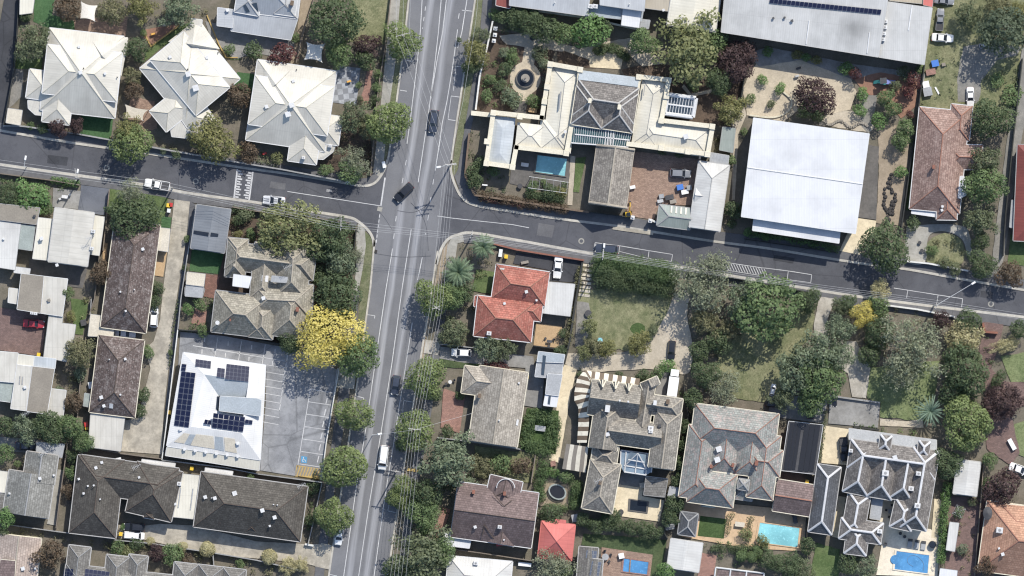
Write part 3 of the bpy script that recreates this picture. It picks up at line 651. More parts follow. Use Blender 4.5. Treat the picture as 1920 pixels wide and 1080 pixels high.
P('driveway','sunny cream driveway left of the white-ridged slate house',[(1545,798),(1600,806),(1588,872),(1540,868)],'patio_cream','path')
P('driveway','shaded grey parking yard above the solar pergola',[(1446,738),(1552,748),(1544,794),(1440,780)],'pad_grey','pave')
P('lawn','green lawn under the large twiggy tree',[(1626,690),(1762,676),(1745,790),(1650,782),(1652,756),(1626,746)],'lawn_pale','grass',3)
P('path','tan path between lawn and white-ridged slate house',[(1650,785),(1700,790),(1730,785),(1732,802),(1650,798)],'gravel_tan','pave',1)
P('path','dull red brick garden path at the right edge',[(1845,604),(1882,608),(1872,650),(1858,690),(1882,715),(1925,718),(1925,760),(1895,770),(1912,850),(1895,872),(1850,842),(1846,720),(1836,660)],'brick_dull','pave',2)
P('lawn','bright lawn at the right edge beside the brick path',[(1876,668),(1925,660),(1925,716),(1896,718)],'lawn_pale','grass',2)
P('lawn','bright lawn strip beside the parked car at the right edge',[(1890,800),(1925,788),(1925,858),(1908,852)],'lawn_pale','grass',2)
P('patio','orange paved terrace around the aqua pool',[(1282,934),(1375,945),(1445,952),(1518,962),(1512,1034),(1405,1028),(1310,1012),(1278,1006)],'patio_orange','pave')
P('lawn','square dark lawn in the orange terrace',[(1313,967),(1362,973),(1357,1010),(1308,1005)],'lawn_rich','grass',0,.04)
P('patio','cream stone terrace around the blue pool',[(1640,925),(1692,930),(1686,985),(1745,992),(1762,1006),(1760,1082),(1643,1078),(1655,1010),(1648,970)],'patio_white','pave')
P('lawn','green lawn at the bottom right of the aqua pool',[(1530,1018),(1575,1030),(1572,1090),(1518,1090)],'lawn_green','grass',2)
P('path','cream path between the long slate shed and slate house',[(1572,930),(1586,932),(1575,1010),(1560,1006)],'patio_cream','pave')
P('garden_bed','red brown bed between the white sheds at the right',[(1776,930),(1850,935),(1838,1090),(1770,1090)],'brick_dull','soil',2)
P('path','cream side path right of the slate house',[(1752,935),(1768,937),(1758,1010),(1746,1008)],'patio_cream','pave')
P('paving','red brick paving at the bottom by the white carport',[(1314,1036),(1344,1042),(1336,1090),(1306,1090)],'brick_pink','pave',1)
P('lawn','shaded lawn below the leafy hedge row',[(1094,1000),(1250,1012),(1238,1090),(1216,1090),(1222,1040),(1130,1028),(1090,1022)],'lawn_dark','grass',2)
P('patio','tan stone paving around the small blue pool',[(1128,1026),(1224,1040),(1218,1090),(1124,1090)],'brick_tan','pave')
P('courtyard','pale pebbled yard left of the tan tiled house',[(832,728),(872,742),(862,812),(826,802)],'brick_pink','pave',1)
P('driveway','dark concrete drive of the tan tiled house',[(826,650),(1000,668),(1006,720),(985,735),(985,690),(870,680),(824,672)],'pad_grey','pave')
P('lawn','dark lawn strip below the parked white car',[(824,672),(900,682),(890,692),(824,688)],'lawn_dark','grass',1)
P('courtyard','grey concrete yard below the flat grey garage',[(985,700),(1020,706),(1016,766),(980,760)],'pad_grey','pave')
P('lawn','lawn square around the hedge garden',[(988,765),(1048,770),(1042,852),(976,842)],'lawn_rich','grass')
P('lawn','green strip left of the red tiled house',[(893,505),(928,510),(922,552),(885,545)],'lawn_green','grass',1)
P('lawn','overgrown weedy yard below the tan tiled house',[(890,835),(1010,852),(1000,905),(890,895)],'lawn_dry','grass',3)
P('path','red brick path by the dark tiled house',[(830,950),(845,955),(826,1010),(810,1005)],'brick_pink','pave',1)
P('garden_bed','bare brown bed around the oval trampoline',[(1020,905),(1072,910),(1064,955),(1012,948)],'tan_dirt','soil',2)
# ------------------------------------------------------------------ buildings
class Bld:
    def __init__(s, name, label, cat, roof, wall, z=3.0, pitch=24, cap=None, gutter='grey_trim', group=None, eave=0.45, capw=0.3):
        s.label, s.name, s.cat, s.group = label, name, cat, group
        s.roofm, s.wallm, s.z, s.pitch, s.cap, s.gutm, s.eave, s.capw = roof, wall, z, pitch, cap, gutter, eave, capw
        s.roof, s.wall, s.gut, s.caps = MB(), MB(), MB(), MB()
        s.hf = []; s.pts = []; s.parts = []; s.k = 0
    def skirt(s, poly, t=0.22, gw=0.16):
        P = [Vector(p) for p in poly]
        if sum(a.x*b.y-b.x*a.y for a, b in zip(P, P[1:]+P[:1])) < 0: P = P[::-1]
        n = len(P)
        for i in range(n):
            a, b = P[i], P[(i+1) % n]; d = (b-a); d.z = 0
            if d.length < .05: continue
            nn = Vector((d.y, -d.x, 0)).normalized()*gw; dz = Vector((0, 0, t)); u = Vector((0, 0, .03))
            s.gut.face([a+u*0, b+u*0, b+nn, a+nn][::-1] if False else [a, a+nn, b+nn, b])
            s.gut.face([a+nn, a+nn-dz, b+nn-dz, b+nn]); s.gut.face([a-dz, b-dz, b+nn-dz, a+nn-dz])
    def blk(s, x1, y1, x2, y2, w, ends='hh', pitch=None, dz=0.0, z=None, wall=True):
        s.k += 1
        z = (s.z if z is None else z)+dz+s.k*0.004; A, B = W(x1, y1, z), W(x2, y2, z)
        d = (B-A); Ln = d.length; d = d/Ln; n = Vector((-d.y, d.x, 0)); hw = w*S/2; t = math.tan(math.radians(pitch or s.pitch))
        ia = min(hw, Ln*0.499) if ends[0] == 'h' else 0.0
        ib = min(hw, Ln*0.499) if ends[1] == 'h' else 0.0
        if ia+ib > Ln: k = Ln/(ia+ib)*0.998; ia *= k; ib *= k
        rz = Vector((0, 0, hw*t))
        a0, a1, b0, b1 = A-n*hw, A+n*hw, B-n*hw, B+n*hw
        ra, rb = A+d*ia+rz, B-d*ib+rz
        s.roof.face([a0, b0, rb, ra]); s.roof.face([b1, a1, ra, rb])
        if ia > 0: s.roof.face([a1, a0, ra])
        else: s.wall.face([a1-n*s.eave, a0+n*s.eave, ra-Vector((0, 0, s.eave*t))])
        if ib > 0: s.roof.face([b0, b1, rb])
        else: s.wall.face([b0+n*s.eave, b1-n*s.eave, rb-Vector((0, 0, s.eave*t))])
        s.skirt([a0, b0, b1, a1])
        if s.cap:
            up = Vector((0, 0, .03))
            if (rb-ra).length > .2: s.caps.bar(ra+up, rb+up, s.capw, .07)
            for p, q, i in ((a0, ra, ia), (a1, ra, ia), (b0, rb, ib), (b1, rb, ib)):
                if i > 0 or ends[0 if p in (a0, a1) else 1] == 'c': s.caps.bar(p+up, q+up, s.capw, .07)
        if wall:
            e = s.eave+s.k*0.003
            ang = math.atan2(d.y, d.x); c = (A+B)/2
            s.wall.box(c.x, c.y, 0, max(.5, Ln-2*e*(1 if ia or ib else .5)), max(.5, 2*hw-2*e), z-0.12, ang)
        Ax, Ay = A.x, A.y
        def h(p, A=A, d=d, n=n, hw=hw, Ln=Ln, t=t, z=z, ia=ia, ib=ib):
            v = Vector((p[0]-A.x, p[1]-A.y, 0)); u = v.dot(d); q = hw-abs(v.dot(n))
            if q < 0 or u < 0 or u > Ln: return -1
            if ia > 0: q = min(q, u*hw/ia)
            if ib > 0: q = min(q, (Ln-u)*hw/ib)
            return z+q*t
        s.hf.append(h); s.pts += [a0, a1, b0, b1]; return s
    def flat(s, poly, z=None, mat=None, name='roof_deck', wall=True, t=0.16, gut=True):
        """flat or skillion roof: z is one height or one per corner"""
        s.k += 1; z = s.z if z is None else z
        zs = [v+s.k*.004 for v in (z if isinstance(z, (list, tuple)) else [z]*len(poly))]
        P = [W(p[0], p[1], v) for p, v in zip(poly, zs)]
        mb = s.roof if mat is None else MB()
        mb.prism([(p.x, p.y) for p in P], -t, [p.z for p in P])
        if mat is not None: s.parts.append((name, mat, mb))
        if wall:
            c = sum(P, Vector())/len(P); q = [p+(c-p).normalized()*0.4 for p in P]
            s.wall.prism([(p.x, p.y) for p in q], 0, min(p.z for p in P)-t-.02)
        if gut: s.skirt(P, .2, .1)
        from mathutils.geometry import intersect_point_tri_2d
        def h(p, P=P):
            for i in range(1, len(P)-1):
                if intersect_point_tri_2d(Vector((p[0], p[1])), P[0].xy, P[i].xy, P[i+1].xy):
                    n = (P[i]-P[0]).cross(P[i+1]-P[0]); 
                    if abs(n.z) < 1e-6: return P[0].z
                    return P[0].z-(n.x*(p[0]-P[0].x)+n.y*(p[1]-P[0].y))/n.z
            return -1
        s.hf.append(h); s.pts += P; return s
    def tri(s, *faces):
        for f in faces:
            P = [W(*p) for p in f]
            n = Vector((0, 0, 0))
            for a, b in zip(P, P[1:]+P[:1]): n += a.cross(b)
            s.roof.face(P if n.z >= 0 else P[::-1]); s.pts += P
        return s
    def capline(s, *pts):
        P = [W(*p) for p in pts]
        for a, b in zip(P, P[1:]): s.caps.bar(a, b, s.capw, .07)
        return s
    def part(s, name, mat, mb): s.parts.append((name, mat, mb)); return s
    def hgt(s, x, y):
        p = W(x, y, s.z); return max([f((p.x, p.y)) for f in s.hf]+[s.z-.3])
    def done(s, extras=()):
        c = sum(s.pts, Vector())/len(s.pts); c.z = 0
        e = empty(s.name, c, s.label, s.cat, s.group); s.root = e
        if s.wall.f: s.wall.build('wall', s.wallm, e, c)
        ro = None
        if s.roof.f: ro = s.roof.build('roof', s.roofm, e, c)
        if s.gut.f: s.gut.build('gutter', s.gutm, ro or e, c)
        if s.caps.f: s.caps.build('ridge_cap', s.cap or s.gutm, ro or e, c)
        for nm, mt, mb in s.parts: mb.build(nm, mt, e, c)
        par = ro or e
        for x in extras:
            k = x[0]
            if k in ('solar', 'solarp'):
                q, nc, nr = x[1], x[2], x[3]
                skip = x[4] if len(x) > 4 else ()
                z0 = [s.hgt(*p) for p in q]
                Q = [W(p[0], p[1], z) for p, z in zip(q, z0)]
                for i in range(nc):
                    for j in range(nr):
                        if (i, j) in skip: continue
                        def bl(u, v):
                            p = (Q[0]*(1-u)+Q[1]*u)*(1-v)+(Q[3]*(1-u)+Q[2]*u)*v
                            return p
                        g = .03
                        cc = [bl((i+g)/nc, (j+g)/nr), bl((i+1-g)/nc, (j+g)/nr), bl((i+1-g)/nc, (j+1-g)/nr), bl((i+g)/nc, (j+1-g)/nr)]
                        up = Vector((0, 0, .16)); mb = MB(); top = [p+up for p in cc]; dn = [p+up*.5 for p in cc]
                        if (top[1]-top[0]).cross(top[2]-top[0]).z < 0: top, dn = top[::-1], dn[::-1]
                        mb.face(top, [(0, 0), (1, 0), (1, 1), (0, 1)])
                        for a in range(4): b = (a+1) % 4; mb.face([dn[a], dn[b], top[b], top[a]], [(.5, .5)]*4)
                        mb.build('solar_panel', 'solar_cell' if k == 'solar' else 'solar_pale', par, c)
                continue
            if k == 'skylight':
                q = x[1]; mb = MB(); mb.prism([tuple(W(p[0], p[1], 3).xy) for p in q], s.z-.5, [s.hgt(*p)+.14 for p in q])
                mb.build('skylight', x[2] if len(x) > 2 else 'white_trim', par, c); continue
            p = W(x[1], x[2], s.hgt(x[1], x[2])); z = p.z; mb = MB(); sz = .78*(x[3] if len(x) > 3 else 1.0)
            if k == 'chimney':
                mb.box(p.x, p.y, z-.5, .7*sz, 1.1*sz, 1.7, -.13); mb.box(p.x, p.y, z+1.2, .9*sz, 1.3*sz, .16, -.13)
                o = mb.build('chimney', x[4] if len(x) > 4 else 'brick', par, c)
                mb = MB()
                for dx in (-.28, .28): mb.tube((p.x, p.y+dx*sz, z+1.66), (p.x, p.y+dx*sz, z+2.1), .14, .11, 8)
            elif k == 'vent':
                mb.box(p.x, p.y, z-.2, .5*sz, .5*sz, .55, .3); mb.box(p.x, p.y, z+.35, .66*sz, .66*sz, .1, .3)
                mb.build('vent', x[4] if len(x) > 4 else 'white_trim', par, c)
            elif k == 'pipe':
                mb.tube((p.x, p.y, z-.2), (p.x, p.y, z+.45), .1*sz, .1*sz, 8); mb.tube((p.x, p.y, z+.45), (p.x, p.y, z+.58), .2*sz, .05*sz, 8); mb.build('flue', x[4] if len(x) > 4 else 'white_trim', par, c)
            elif k == 'ac':
                mb.box(p.x, p.y, z-.15, 1.1*sz, .95*sz, .8, -.12); mb.box(p.x, p.y, z+.65, .95*sz, .8*sz, .06, -.12)
                o = mb.build('air_conditioner', 'white_trim', par, c)
                mb = MB(); mb.disc(p, .26*sz, z+.715, .26*sz, z+.73, 12); mb.disc(p, .06, z+.73, .06, z+.76, 8)
                mb.build('fan', 'grey_trim', par, c)
            elif k == 'antenna':
                mb.tube((p.x, p.y, z-.2), (p.x, p.y, z+2.4), .04); mb.tube((p.x-.9, p.y-.4, z+2.3), (p.x+.9, p.y+.4, z+2.3), .035)
                for t in range(6):
                    a = Vector((p.x-.8+.3*t, p.y-.36+.13*t, z+2.3)); dd = Vector((-.25, .5, 0))*(1-.08*t); mb.tube(a-dd, a+dd, .025, n=4)
                mb.build('antenna', 'steel', par, c)
            elif k == 'dish':
                mb.disc(p, .1, z+.6, .45, z+.85, 14); mb.tube((p.x, p.y, z-.1), (p.x, p.y, z+.65), .04); mb.build('satellite_dish', 'white_trim', par, c)
        return s
B = Bld
# --- three cream roofs
b = B('pavilion', 'leftmost of the three cream hip roofed buildings, with two wings lower left', 'building', 'metal_cream', 'cream_wall', 3.2, 27, 'cream_wall', 'white_trim', capw=.07)
b.blk(84,129,224,145,154); b.blk(84,129,224,145,92,'hh',23,1.55,wall=False)
b.blk(52,156,125,166,54,'hh',23,.1); b.blk(115,150,104,231,52,'hh',23,.05); b.flat([(52,188),(82,186),(79,216),(66,215),(53,203)], [3.0,3.1,2.8,2.7,2.8])
b.tri(((166,66,3.3),(240,70,3.1),(191,104,6.0)), ((240,78,3.1),(228,143,3.3),(191,104,6.0)), ((240,70,3.1),(240,78,3.1),(191,104,6.0)), ((166,66,3.3),(191,104,6.0),(182,110,4.2)), ((191,104,6.0),(228,143,3.3),(182,110,4.2)))
b.done([('vent',148,88),('vent',197,138),('pipe',220,145,1,'dark_trim'),('vent',151,136,1.5),('pipe',157,128,1,'dark_trim'),('vent',110,228,1.3)])
b = B('pavilion', 'middle cream hip roofed building, turned like a diamond between the other two', 'building', 'metal_cream', 'cream_wall', 3.2, 27, 'cream_wall', 'white_trim', capw=.07)
b.blk(313,86,399,190,132); b.blk(313,86,399,190,82,'hh',23,1.5,wall=False)
b.blk(348,186,296,228,50,'hh',23,.1); b.blk(346,186,384,242,52,'hh',23,.05); b.flat([(339,228),(355,252),(350,259),(322,256),(320,243)], [3.4,3.0,2.8,2.8,3.0])
b.tri(((315,78,3.3),(366,38,3.1),(361,83,6.0)), ((378,42,3.1),(412,92,3.3),(361,83,6.0)), ((366,38,3.1),(378,42,3.1),(361,83,6.0)), ((315,78,3.3),(361,83,6.0),(361,92,4.2)), ((361,83,6.0),(412,92,3.3),(361,92,4.2)))
b.flat([(359,35),(379,37),(378,48),(357,47)], 3.6)
b.done([('vent',319,107,1.2),('vent',388,108,1.2),('vent',353,139,2),('vent',367,165,2.4),('pipe',409,99,1,'dark_trim'),('pipe',352,130,1,'dark_trim'),('ac',355,246,.8)])
b = B('pavilion', 'rightmost of the three cream hip roofed buildings, beside the chequered paving', 'building', 'metal_cream', 'cream_wall', 3.2, 27, 'cream_wall', 'white_trim', capw=.07)
b.blk(472,187,620,209,152); b.blk(472,187,620,209,92,'hh',23,1.55,wall=False)
b.blk(575,237,638,246,54,'hh',23,.1); b.blk(577,230,566,305,54,'hh',23,.05); b.flat([(596,298),(600,276),(630,268),(625,284),(606,299)], [3.0,3.2,3.2,2.8,2.7])
b.tri(((480,182,3.3),(484,112,3.1),(517,158,6.0)), ((492,112,3.1),(552,124,3.3),(517,158,6.0)), ((484,112,3.1),(492,112,3.1),(517,158,6.0)), ((480,182,3.3),(517,158,6.0),(525,164,4.2)), ((517,158,6.0),(552,124,3.3),(525,164,4.2)))
b.done([('vent',550,152,1.2),('vent',500,200,1.4),('vent',547,197,2),('vent',540,214,2.2),('pipe',556,131,1,'dark_trim'),('ac',569,296,.8),('ac',619,274,.8)])
b = B('villa', 'grey metal hip roofed villa with verandah at the top edge', 'house', 'metal_grey', 'cream_wall', 3.6, 27, 'pale_trim', 'white_trim', capw=.2)
b.blk(512,-70,500,28,116,'hh'); b.blk(470,-20,462,26,46,'hh',30,.3); b.blk(540,-20,533,28,40,'hh',30,.3)
b.flat([(438,20),(558,36),(545,75),(433,58)], [3.5,3.5,2.7,2.7]); b.flat([(408,14),(438,18),(436,52),(407,48)], [2.9,3.2,3.2,2.9])
b.done([('chimney',548,6,1,'brown_wall'),('skylight',[(456,10),(482,6),(485,22),(462,24)],'glass_blue'),('vent',427,19,1.3)])
b = B('shed', 'small pale flat shed at the top left corner lane', 'shed', 'metal_bone', 'cream_wall', 2.6); b.flat([(38,-14),(66,-14),(61,24),(37,27)]).done()
b = B('kiosk', 'small white square hut beside the dark lane', 'hut', 'flat_cream', 'white_wall', 2.5); b.flat([(15,203),(42,207),(38,235),(11,230)]).done()
# --- top edge
b = B('warehouse', 'long grey roofed building cut by the top edge left of the mansion garden', 'building', 'metal_grey', 'cream_wall', 5, 12, None, 'pale_trim'); b.flat([(957,-40),(1110,-30),(1101,30),(955,10)], [5.8,5.8,5,5]).done([('pipe',1040,5)])
b = B('warehouse', 'dark brick red roof sliver at the top edge beside the main road', 'building', 'metal_brick', 'brick', 4, 12, None, 'white_trim'); b.flat([(932,-30),(958,-30),(956,16),(930,10)]).done()
b = B('shop', 'stepped grey roof with bright white square corner at the top edge', 'building', 'metal_grey', 'grey_wall', 5, 12)
b.flat([(1125,-30),(1212,-30),(1208,21),(1125,9)], 6); b.flat([(1103,9),(1126,9),(1206,22),(1203,40),(1100,29)], 4.2, 'flat_blue'); b.flat([(1168,16),(1203,20),(1198,52),(1165,47)], 4.6, 'flat_white','canopy'); b.flat([(1203,36),(1219,38),(1216,54),(1199,52)],3.2,'flat_grey')
b.done([('ac',1107,12,1.2),('ac',1116,12,1.2),('pipe',1180,8)])
b = B('shed', 'tan ribbed flat roof between two large roofs at the top edge', 'building', 'metal_tan', 'cream_wall', 4.5); b.flat([(1211,-30),(1260,-30),(1254,21),(1209,15)]).done([('vent',1244,19)])
b = B('shed', 'pale ribbed gable roof at the top edge beside the olive tree', 'building', 'metal_bone', 'cream_wall', 4.6, 9); b.blk(1310,-40,1296,54,92,'gg'); b.done()
b = B('warehouse', 'huge grey shed roof with a row of solar panels at the top edge', 'building', 'metal_stained', 'grey_wall', 6.2, 5, None, 'pale_trim')
b.flat([(1364,-60),(1672,-45),(1647,107),(1352,60)], [7.4,7.4,6.2,6.2])
b.done([('solar',[(1444,-3),(1653,18),(1651,28),(1442,6)],26,1)]+[('skylight',q,'flat_white') for q in ([(1515,40),(1516.5,40),(1511,84),(1509.5,84)],[(1628,62),(1629.5,62),(1625,101),(1623.5,101)])]+[('vent',1450,34,.8,'dark_trim'),('vent',1471,33,.8,'dark_trim'),('vent',1485,39,1,'dark_trim')])
b = B('warehouse', 'grey annex roof joined to the right of the huge shed', 'building', 'metal_shed', 'grey_wall', 5.6, 5, None, 'pale_trim')
b.flat([(1662,3),(1748,15),(1733,121),(1648,107)]); b.done([('ac',1660,40,1),('ac',1659,51,1),('ac',1657,63,1),('ac',1655,74,1),('skylight',[(1708,11),(1710,11),(1703,58),(1701,58)],'flat_white')])
b = B('shed', 'bright red small roof at the top edge beside the annex', 'shed', 'metal_red', 'brick', 3.5); b.flat([(1732,-14),(1751,-14),(1748,13),(1731,9)]).done()
b = B('shed', 'pale brown roof sliver at the top edge above the annex', 'shed', 'metal_tan', 'brick', 3.2); b.flat([(1676,-30),(1732,-30),(1729,7),(1668,1)]).done()
# --- mansion
b = B('mansion', 'grand mansion with cream parapets and a dark hipped slate centre', 'house', 'slate_rough', 'cream_wall', 4.9, 34, 'pale_trim', 'cream_trim', capw=.32, eave=.2)
b.blk(1079,182,1193,199,68,'hh'); b.blk(1110,165,1099,237,58,'hh'); b.blk(1168,172,1157,245,58,'hh')
cr = Bld('x','','', 'metal_bone','cream_wall',3.4,14,'grey_trim','cream_trim',capw=.12,eave=.1)
cr.blk(1062,128,1043,285,54,'hh'); cr.blk(1010,254,1070,262,62,'hh'); cr.blk(968,252,1020,258,46,'hh')
cl = cr; cr = Bld('x','','', 'metal_bone','cream_wall',3.4,14,'grey_trim','cream_trim',capw=.12,eave=.1)
cr.blk(1229,152,1208,275,50,'hh'); cr.blk(1196,247,1333,267,58,'hh')
b.hf += cr.hf+cl.hf
bl = Bld('x','','', 'metal_blue','cream_wall',3.4,14,'grey_trim','cream_trim',eave=.1); bl.blk(945,219,934,309,44,'hh'); b.hf += bl.hf
b.wall.v  # walls of the wings
for src in (cl, cr, bl):
    off = len(b.wall.v); b.wall.v += src.wall.v; b.wall.f += [[i+off for i in f] for f in src.wall.f]; b.wall.uv += src.wall.uv
b.part('side_wing_roof','metal_blue',bl.roof)
for src in (cl, cr): b.part('wing_roof','metal_bone',src.roof); b.part('wing_ridge_cap','grey_trim',src.caps)
pps = (MB(), MB())
par = [[(1032,120),(1088,130)],[(1032,120),(1016,221)],[(1016,221),(925,211)],[(925,211),(912,306)],[(912,306),(961,313)],[(961,313),(968,276)],[(968,276),(1062,287)],[(1062,287),(1072,232)],[(1088,130),(1086,150)],
       [(1198,144),(1254,150)],[(1254,150),(1240,226)],[(1240,226),(1336,237)],[(1336,237),(1327,289)],[(1327,289),(1178,270)],[(1198,144),(1195,166)],[(887,212),(925,216)]]
for p, q in par:
    pp = pps[p[0] > 1150]
    a, c_ = W(*p, 3.6), W(*q, 3.6); ctr = (a+c_)/2; d = c_-a
    pp.box(ctr.x, ctr.y, 2.7 if p[0] > 890 else 0, d.length+.7, .75, 1.6 if p[0] > 890 else 3, math.atan2(d.y, d.x)); pp.box(ctr.x, ctr.y, 4.3 if p[0] > 890 else 3, d.length+.8, .95, .2, math.atan2(d.y, d.x))
for p in ((1032,120),(1088,130),(1254,150),(1198,144),(1026,162),(1021,190),(1240,226),(1336,237),(1327,289),(1250,180),(925,211),(912,306),(961,313),(1062,287),(1290,284),(1240,277),(913,265),(975,218)):
    q = W(*p, 6); pps[p[0] > 1150].box(q.x, q.y, 2.6, 1.15, 1.15, 2.2, -.13)
for pp in pps: b.part('parapet','cream_trim',pp)
vb = MB(); vb.prism([tuple(W(*p, 5.5).xy) for p in ((1087,131),(1199,145),(1196,163),(1084,149))], 3.9, [4.2,4.2,5.1,5.1]); b.part('front_balcony_roof','flat_blue',vb)
gl = MB(); gl.prism([tuple(W(*p, 4).xy) for p in ((1073,236),(1184,250),(1178,276),(1071,268))], 0, 4.2); b.part('conservatory_glass','glass_teal',gl)
gb = MB()
for k in range(27):
    t = k/26; gb.bar(W(1073+111*t,236+14*t,4.3), W(1071+107*t,268+8*t,4.3), .1, .1)
gb.bar(W(1078,252,4.32), W(1180,263,4.32), .3, .12); gb.bar(W(1072,235,4.3), W(1185,249,4.3), .3, .12); gb.bar(W(1071,268,4.3), W(1178,276,4.3), .3, .12)
for x_ in (1136,1141,1146,1151): gb.bar(W(x_,244,4.32), W(x_-2,273,4.32), .25, .12)
b.part('conservatory_frame','white_trim',gb)
g2 = MB(); g2.prism([tuple(W(*p, 4).xy) for p in ((1252,178),(1302,185),(1297,219),(1247,212))], 0, 4.0); b.part('glasshouse_glass','glass_blue',g2)
g3 = MB(); q = [(1252,177),(1305,184),(1299,220),(1246,213)]
for i in range(4): g3.bar(W(*q[i],4.1), W(*q[(i+1)%4],4.1), .9, .3)
for k in range(9):
    t = (k+.6)/9.5; g3.bar(W(1252+51*t,177+7*t,4.1), W(1246+51*t,213+7*t,4.1), .16, .1)
g3.bar(W(1249,195,4.12), W(1302,202,4.12), .4, .14); b.part('glasshouse_frame','white_trim',g3)
b.done([('chimney',1106,189,1,'cream_trim'),('chimney',1161,201,1,'cream_trim'),('vent',1286,256,2),('vent',1060,247),('skylight',[(1050,172),(1053,172),(1049,205),(1047,205)],'grey_trim'),('skylight',[(1208,160),(1209.5,160),(1207,180),(1205.5,180)],'grey_trim')])
b = B('coach_house', 'tan slate gable roofed coach house with pale coping below the mansion', 'house', 'slate_tan', 'brown_wall', 4.0, 30, 'stone_trim', 'stone_trim', capw=.35)
b.blk(1154,276,1139,386,70,'gg'); pp = MB(); pp.bar(W(1118,272,4.2),W(1154,276,6.2),.5,.2); pp.bar(W(1154,276,6.2),W(1190,281,4.2),.5,.2); b.part('coping','stone_trim',pp); pp = MB(); pp.bar(W(1104,379,4.2),W(1139,384,6.2),.5,.2); pp.bar(W(1139,384,6.2),W(1176,390,4.2),.5,.2); b.part('coping','stone_trim',pp); b.done()
b = B('stables', 'long white metal hip roof with side gable beside the white hall', 'building', 'metal_white', 'cream_wall', 3.4, 22, 'pale_trim', 'pale_trim', capw=.18)
b.blk(1339,306,1321,430,58,'hg'); b.blk(1303,366,1340,371,32,'gh'); b.flat([(1332,286),(1367,292),(1364,315),(1331,310)], 3.0, 'flat_grey'); b.done([('chimney',1312,296,.6,'dark_trim')])
b = B('carport', 'small grey green hip roofed carport at the courtyard gate', 'carport', 'metal_green', 'grey_wall', 2.7, 22, 'grey_trim', 'grey_trim'); b.blk(1234,403,1296,411,40,'hg').done([('skylight',[(1258+9*k,386+1.2*k),(1261+9*k,386.5+1.2*k),(1260+9*k,399+1.2*k),(1257+9*k,398.5+1.2*k)],'metal_bone') for k in range(4)])
b = B('pavilion', 'small grey slatted roof beside the tan winding path', 'hut', 'metal_green', 'grey_wall', 2.6); b.flat([(1355,238),(1379,241),(1374,286),(1349,281)]).done()
b = B('school_hall', 'big plain white flat roofed school hall with a low strip along its front', 'building', 'flat_white', 'grey_wall', 6.8, 5, None, 'white_trim')
b.flat([(1413,221),(1630,251),(1604,438),(1390,406)], [7.4,7.4,6.8,6.8]); b.flat([(1414,404),(1576,428),(1573,456),(1411,432)], 5.3, 'flat_white','front_canopy')
b.capline((1402,314,7.16),(1617,345,7.16)); b.done()
b = B('bungalow', 'mottled terracotta tiled bungalow beside the gravel lane', 'house', 'tile_terra', 'brick', 3.0, 30, 'orange_trim', 'white_trim', capw=.22)
b.blk(1771,205,1752,396,94,'hh'); b.blk(1797,262,1804,197,40,'hh'); b.blk(1775,294,1842,295,46,'hh'); b.blk(1776,350,1775,412,38,'hh')
b.flat([(1713,379),(1760,386),(1757,407),(1709,400)], 2.6, 'flat_white','porch_roof'); b.flat([(1799,331),(1807,330),(1813,352),(1811,366),(1800,372),(1791,368),(1797,350)], 3.4, 'flat_white','bay_roof')
b.done([('chimney',1750,313,.8),('vent',1767,387),('vent',1766,394)])
b = B('house', 'dark brick red metal roof cut by the right edge', 'house', 'metal_brick', 'brick', 3.2, 20); b.blk(1930,272,1922,452,44,'hh').done()
b = B('carport', 'narrow grey lean-to against the dark red roof', 'carport', 'flat_grey', 'grey_wall', 2.6); b.flat([(1897,375),(1908,377),(1902,428),(1893,426)]).done()
# --- red house and middle
b = B('house', 'bright red tiled house with two hipped roofs near the junction', 'house', 'tile_red', 'brick', 3.4, 30, 'orange_trim', 'white_trim', capw=.2)
b.blk(926,527,1026,542,64,'hh'); b.blk(892,592,1000,604,76,'hh'); b.blk(970,580,1016,586,34,'hh',24); b.flat([(890,555),(897,553),(892,575),(888,574)],3)
b.done([('vent',946,569),('vent',987,547,1.2),('vent',1006,563,.8),('ac',917,625,1.1),('skylight',[(938,502),(946,503),(945,506),(937,505)],'pale_trim')])
b = B('carport', 'white ribbed flat carport attached to the red tiled house', 'carport', 'metal_white', 'white_wall', 2.7); b.flat([(1022,528),(1078,533),(1069,593),(1018,587)]).done()
b = B('garage', 'flat grey garage of stepped roofs beside the cream path', 'garage', 'flat_grey', 'grey_wall', 3.2, 5, None, 'white_trim')
b.flat([(1010,659),(1059,665),(1056,680),(1007,678)], 3.6, 'flat_blue'); b.flat([(1007,678),(1056,680),(1053,702),(1027,700),(1026,708),(1003,706)], 3.3); b.flat([(1027,701),(1054,703),(1047,742),(1023,739)], 3.8); b.flat([(1023,739),(1047,742),(1043,763),(1019,760)], 3.5, 'flat_white')
b.done([('skylight',[(1018,666),(1024,667),(1020,703),(1015,702)],'glass_blue'),('skylight',[(1029,742),(1033,742),(1031,758),(1027,757)],'glass_blue')])
b = B('house', 'tan tiled gable house with a hipped front wing left of the flat garage', 'house', 'tile_tan', 'brown_wall', 3.0, 28, 'stone_trim', 'cream_trim', capw=.2)
b.blk(945,692,924,832,92,'gg'); b.blk(950,722,868,711,52,'hh')
b.done([('chimney',899,742,.9,'brown_wall'),('vent',973,718,.7),('skylight',[(969,786),(973,787),(971,798),(967,797)],'white_trim'),('vent',936,788,.6)])
b = B('mansion', 'rambling grey slate mansion with brown and cream striped verandah', 'house', 'slate_grey', 'brown_wall', 5.0, 36, 'stone_trim', 'cream_trim', capw=.3)
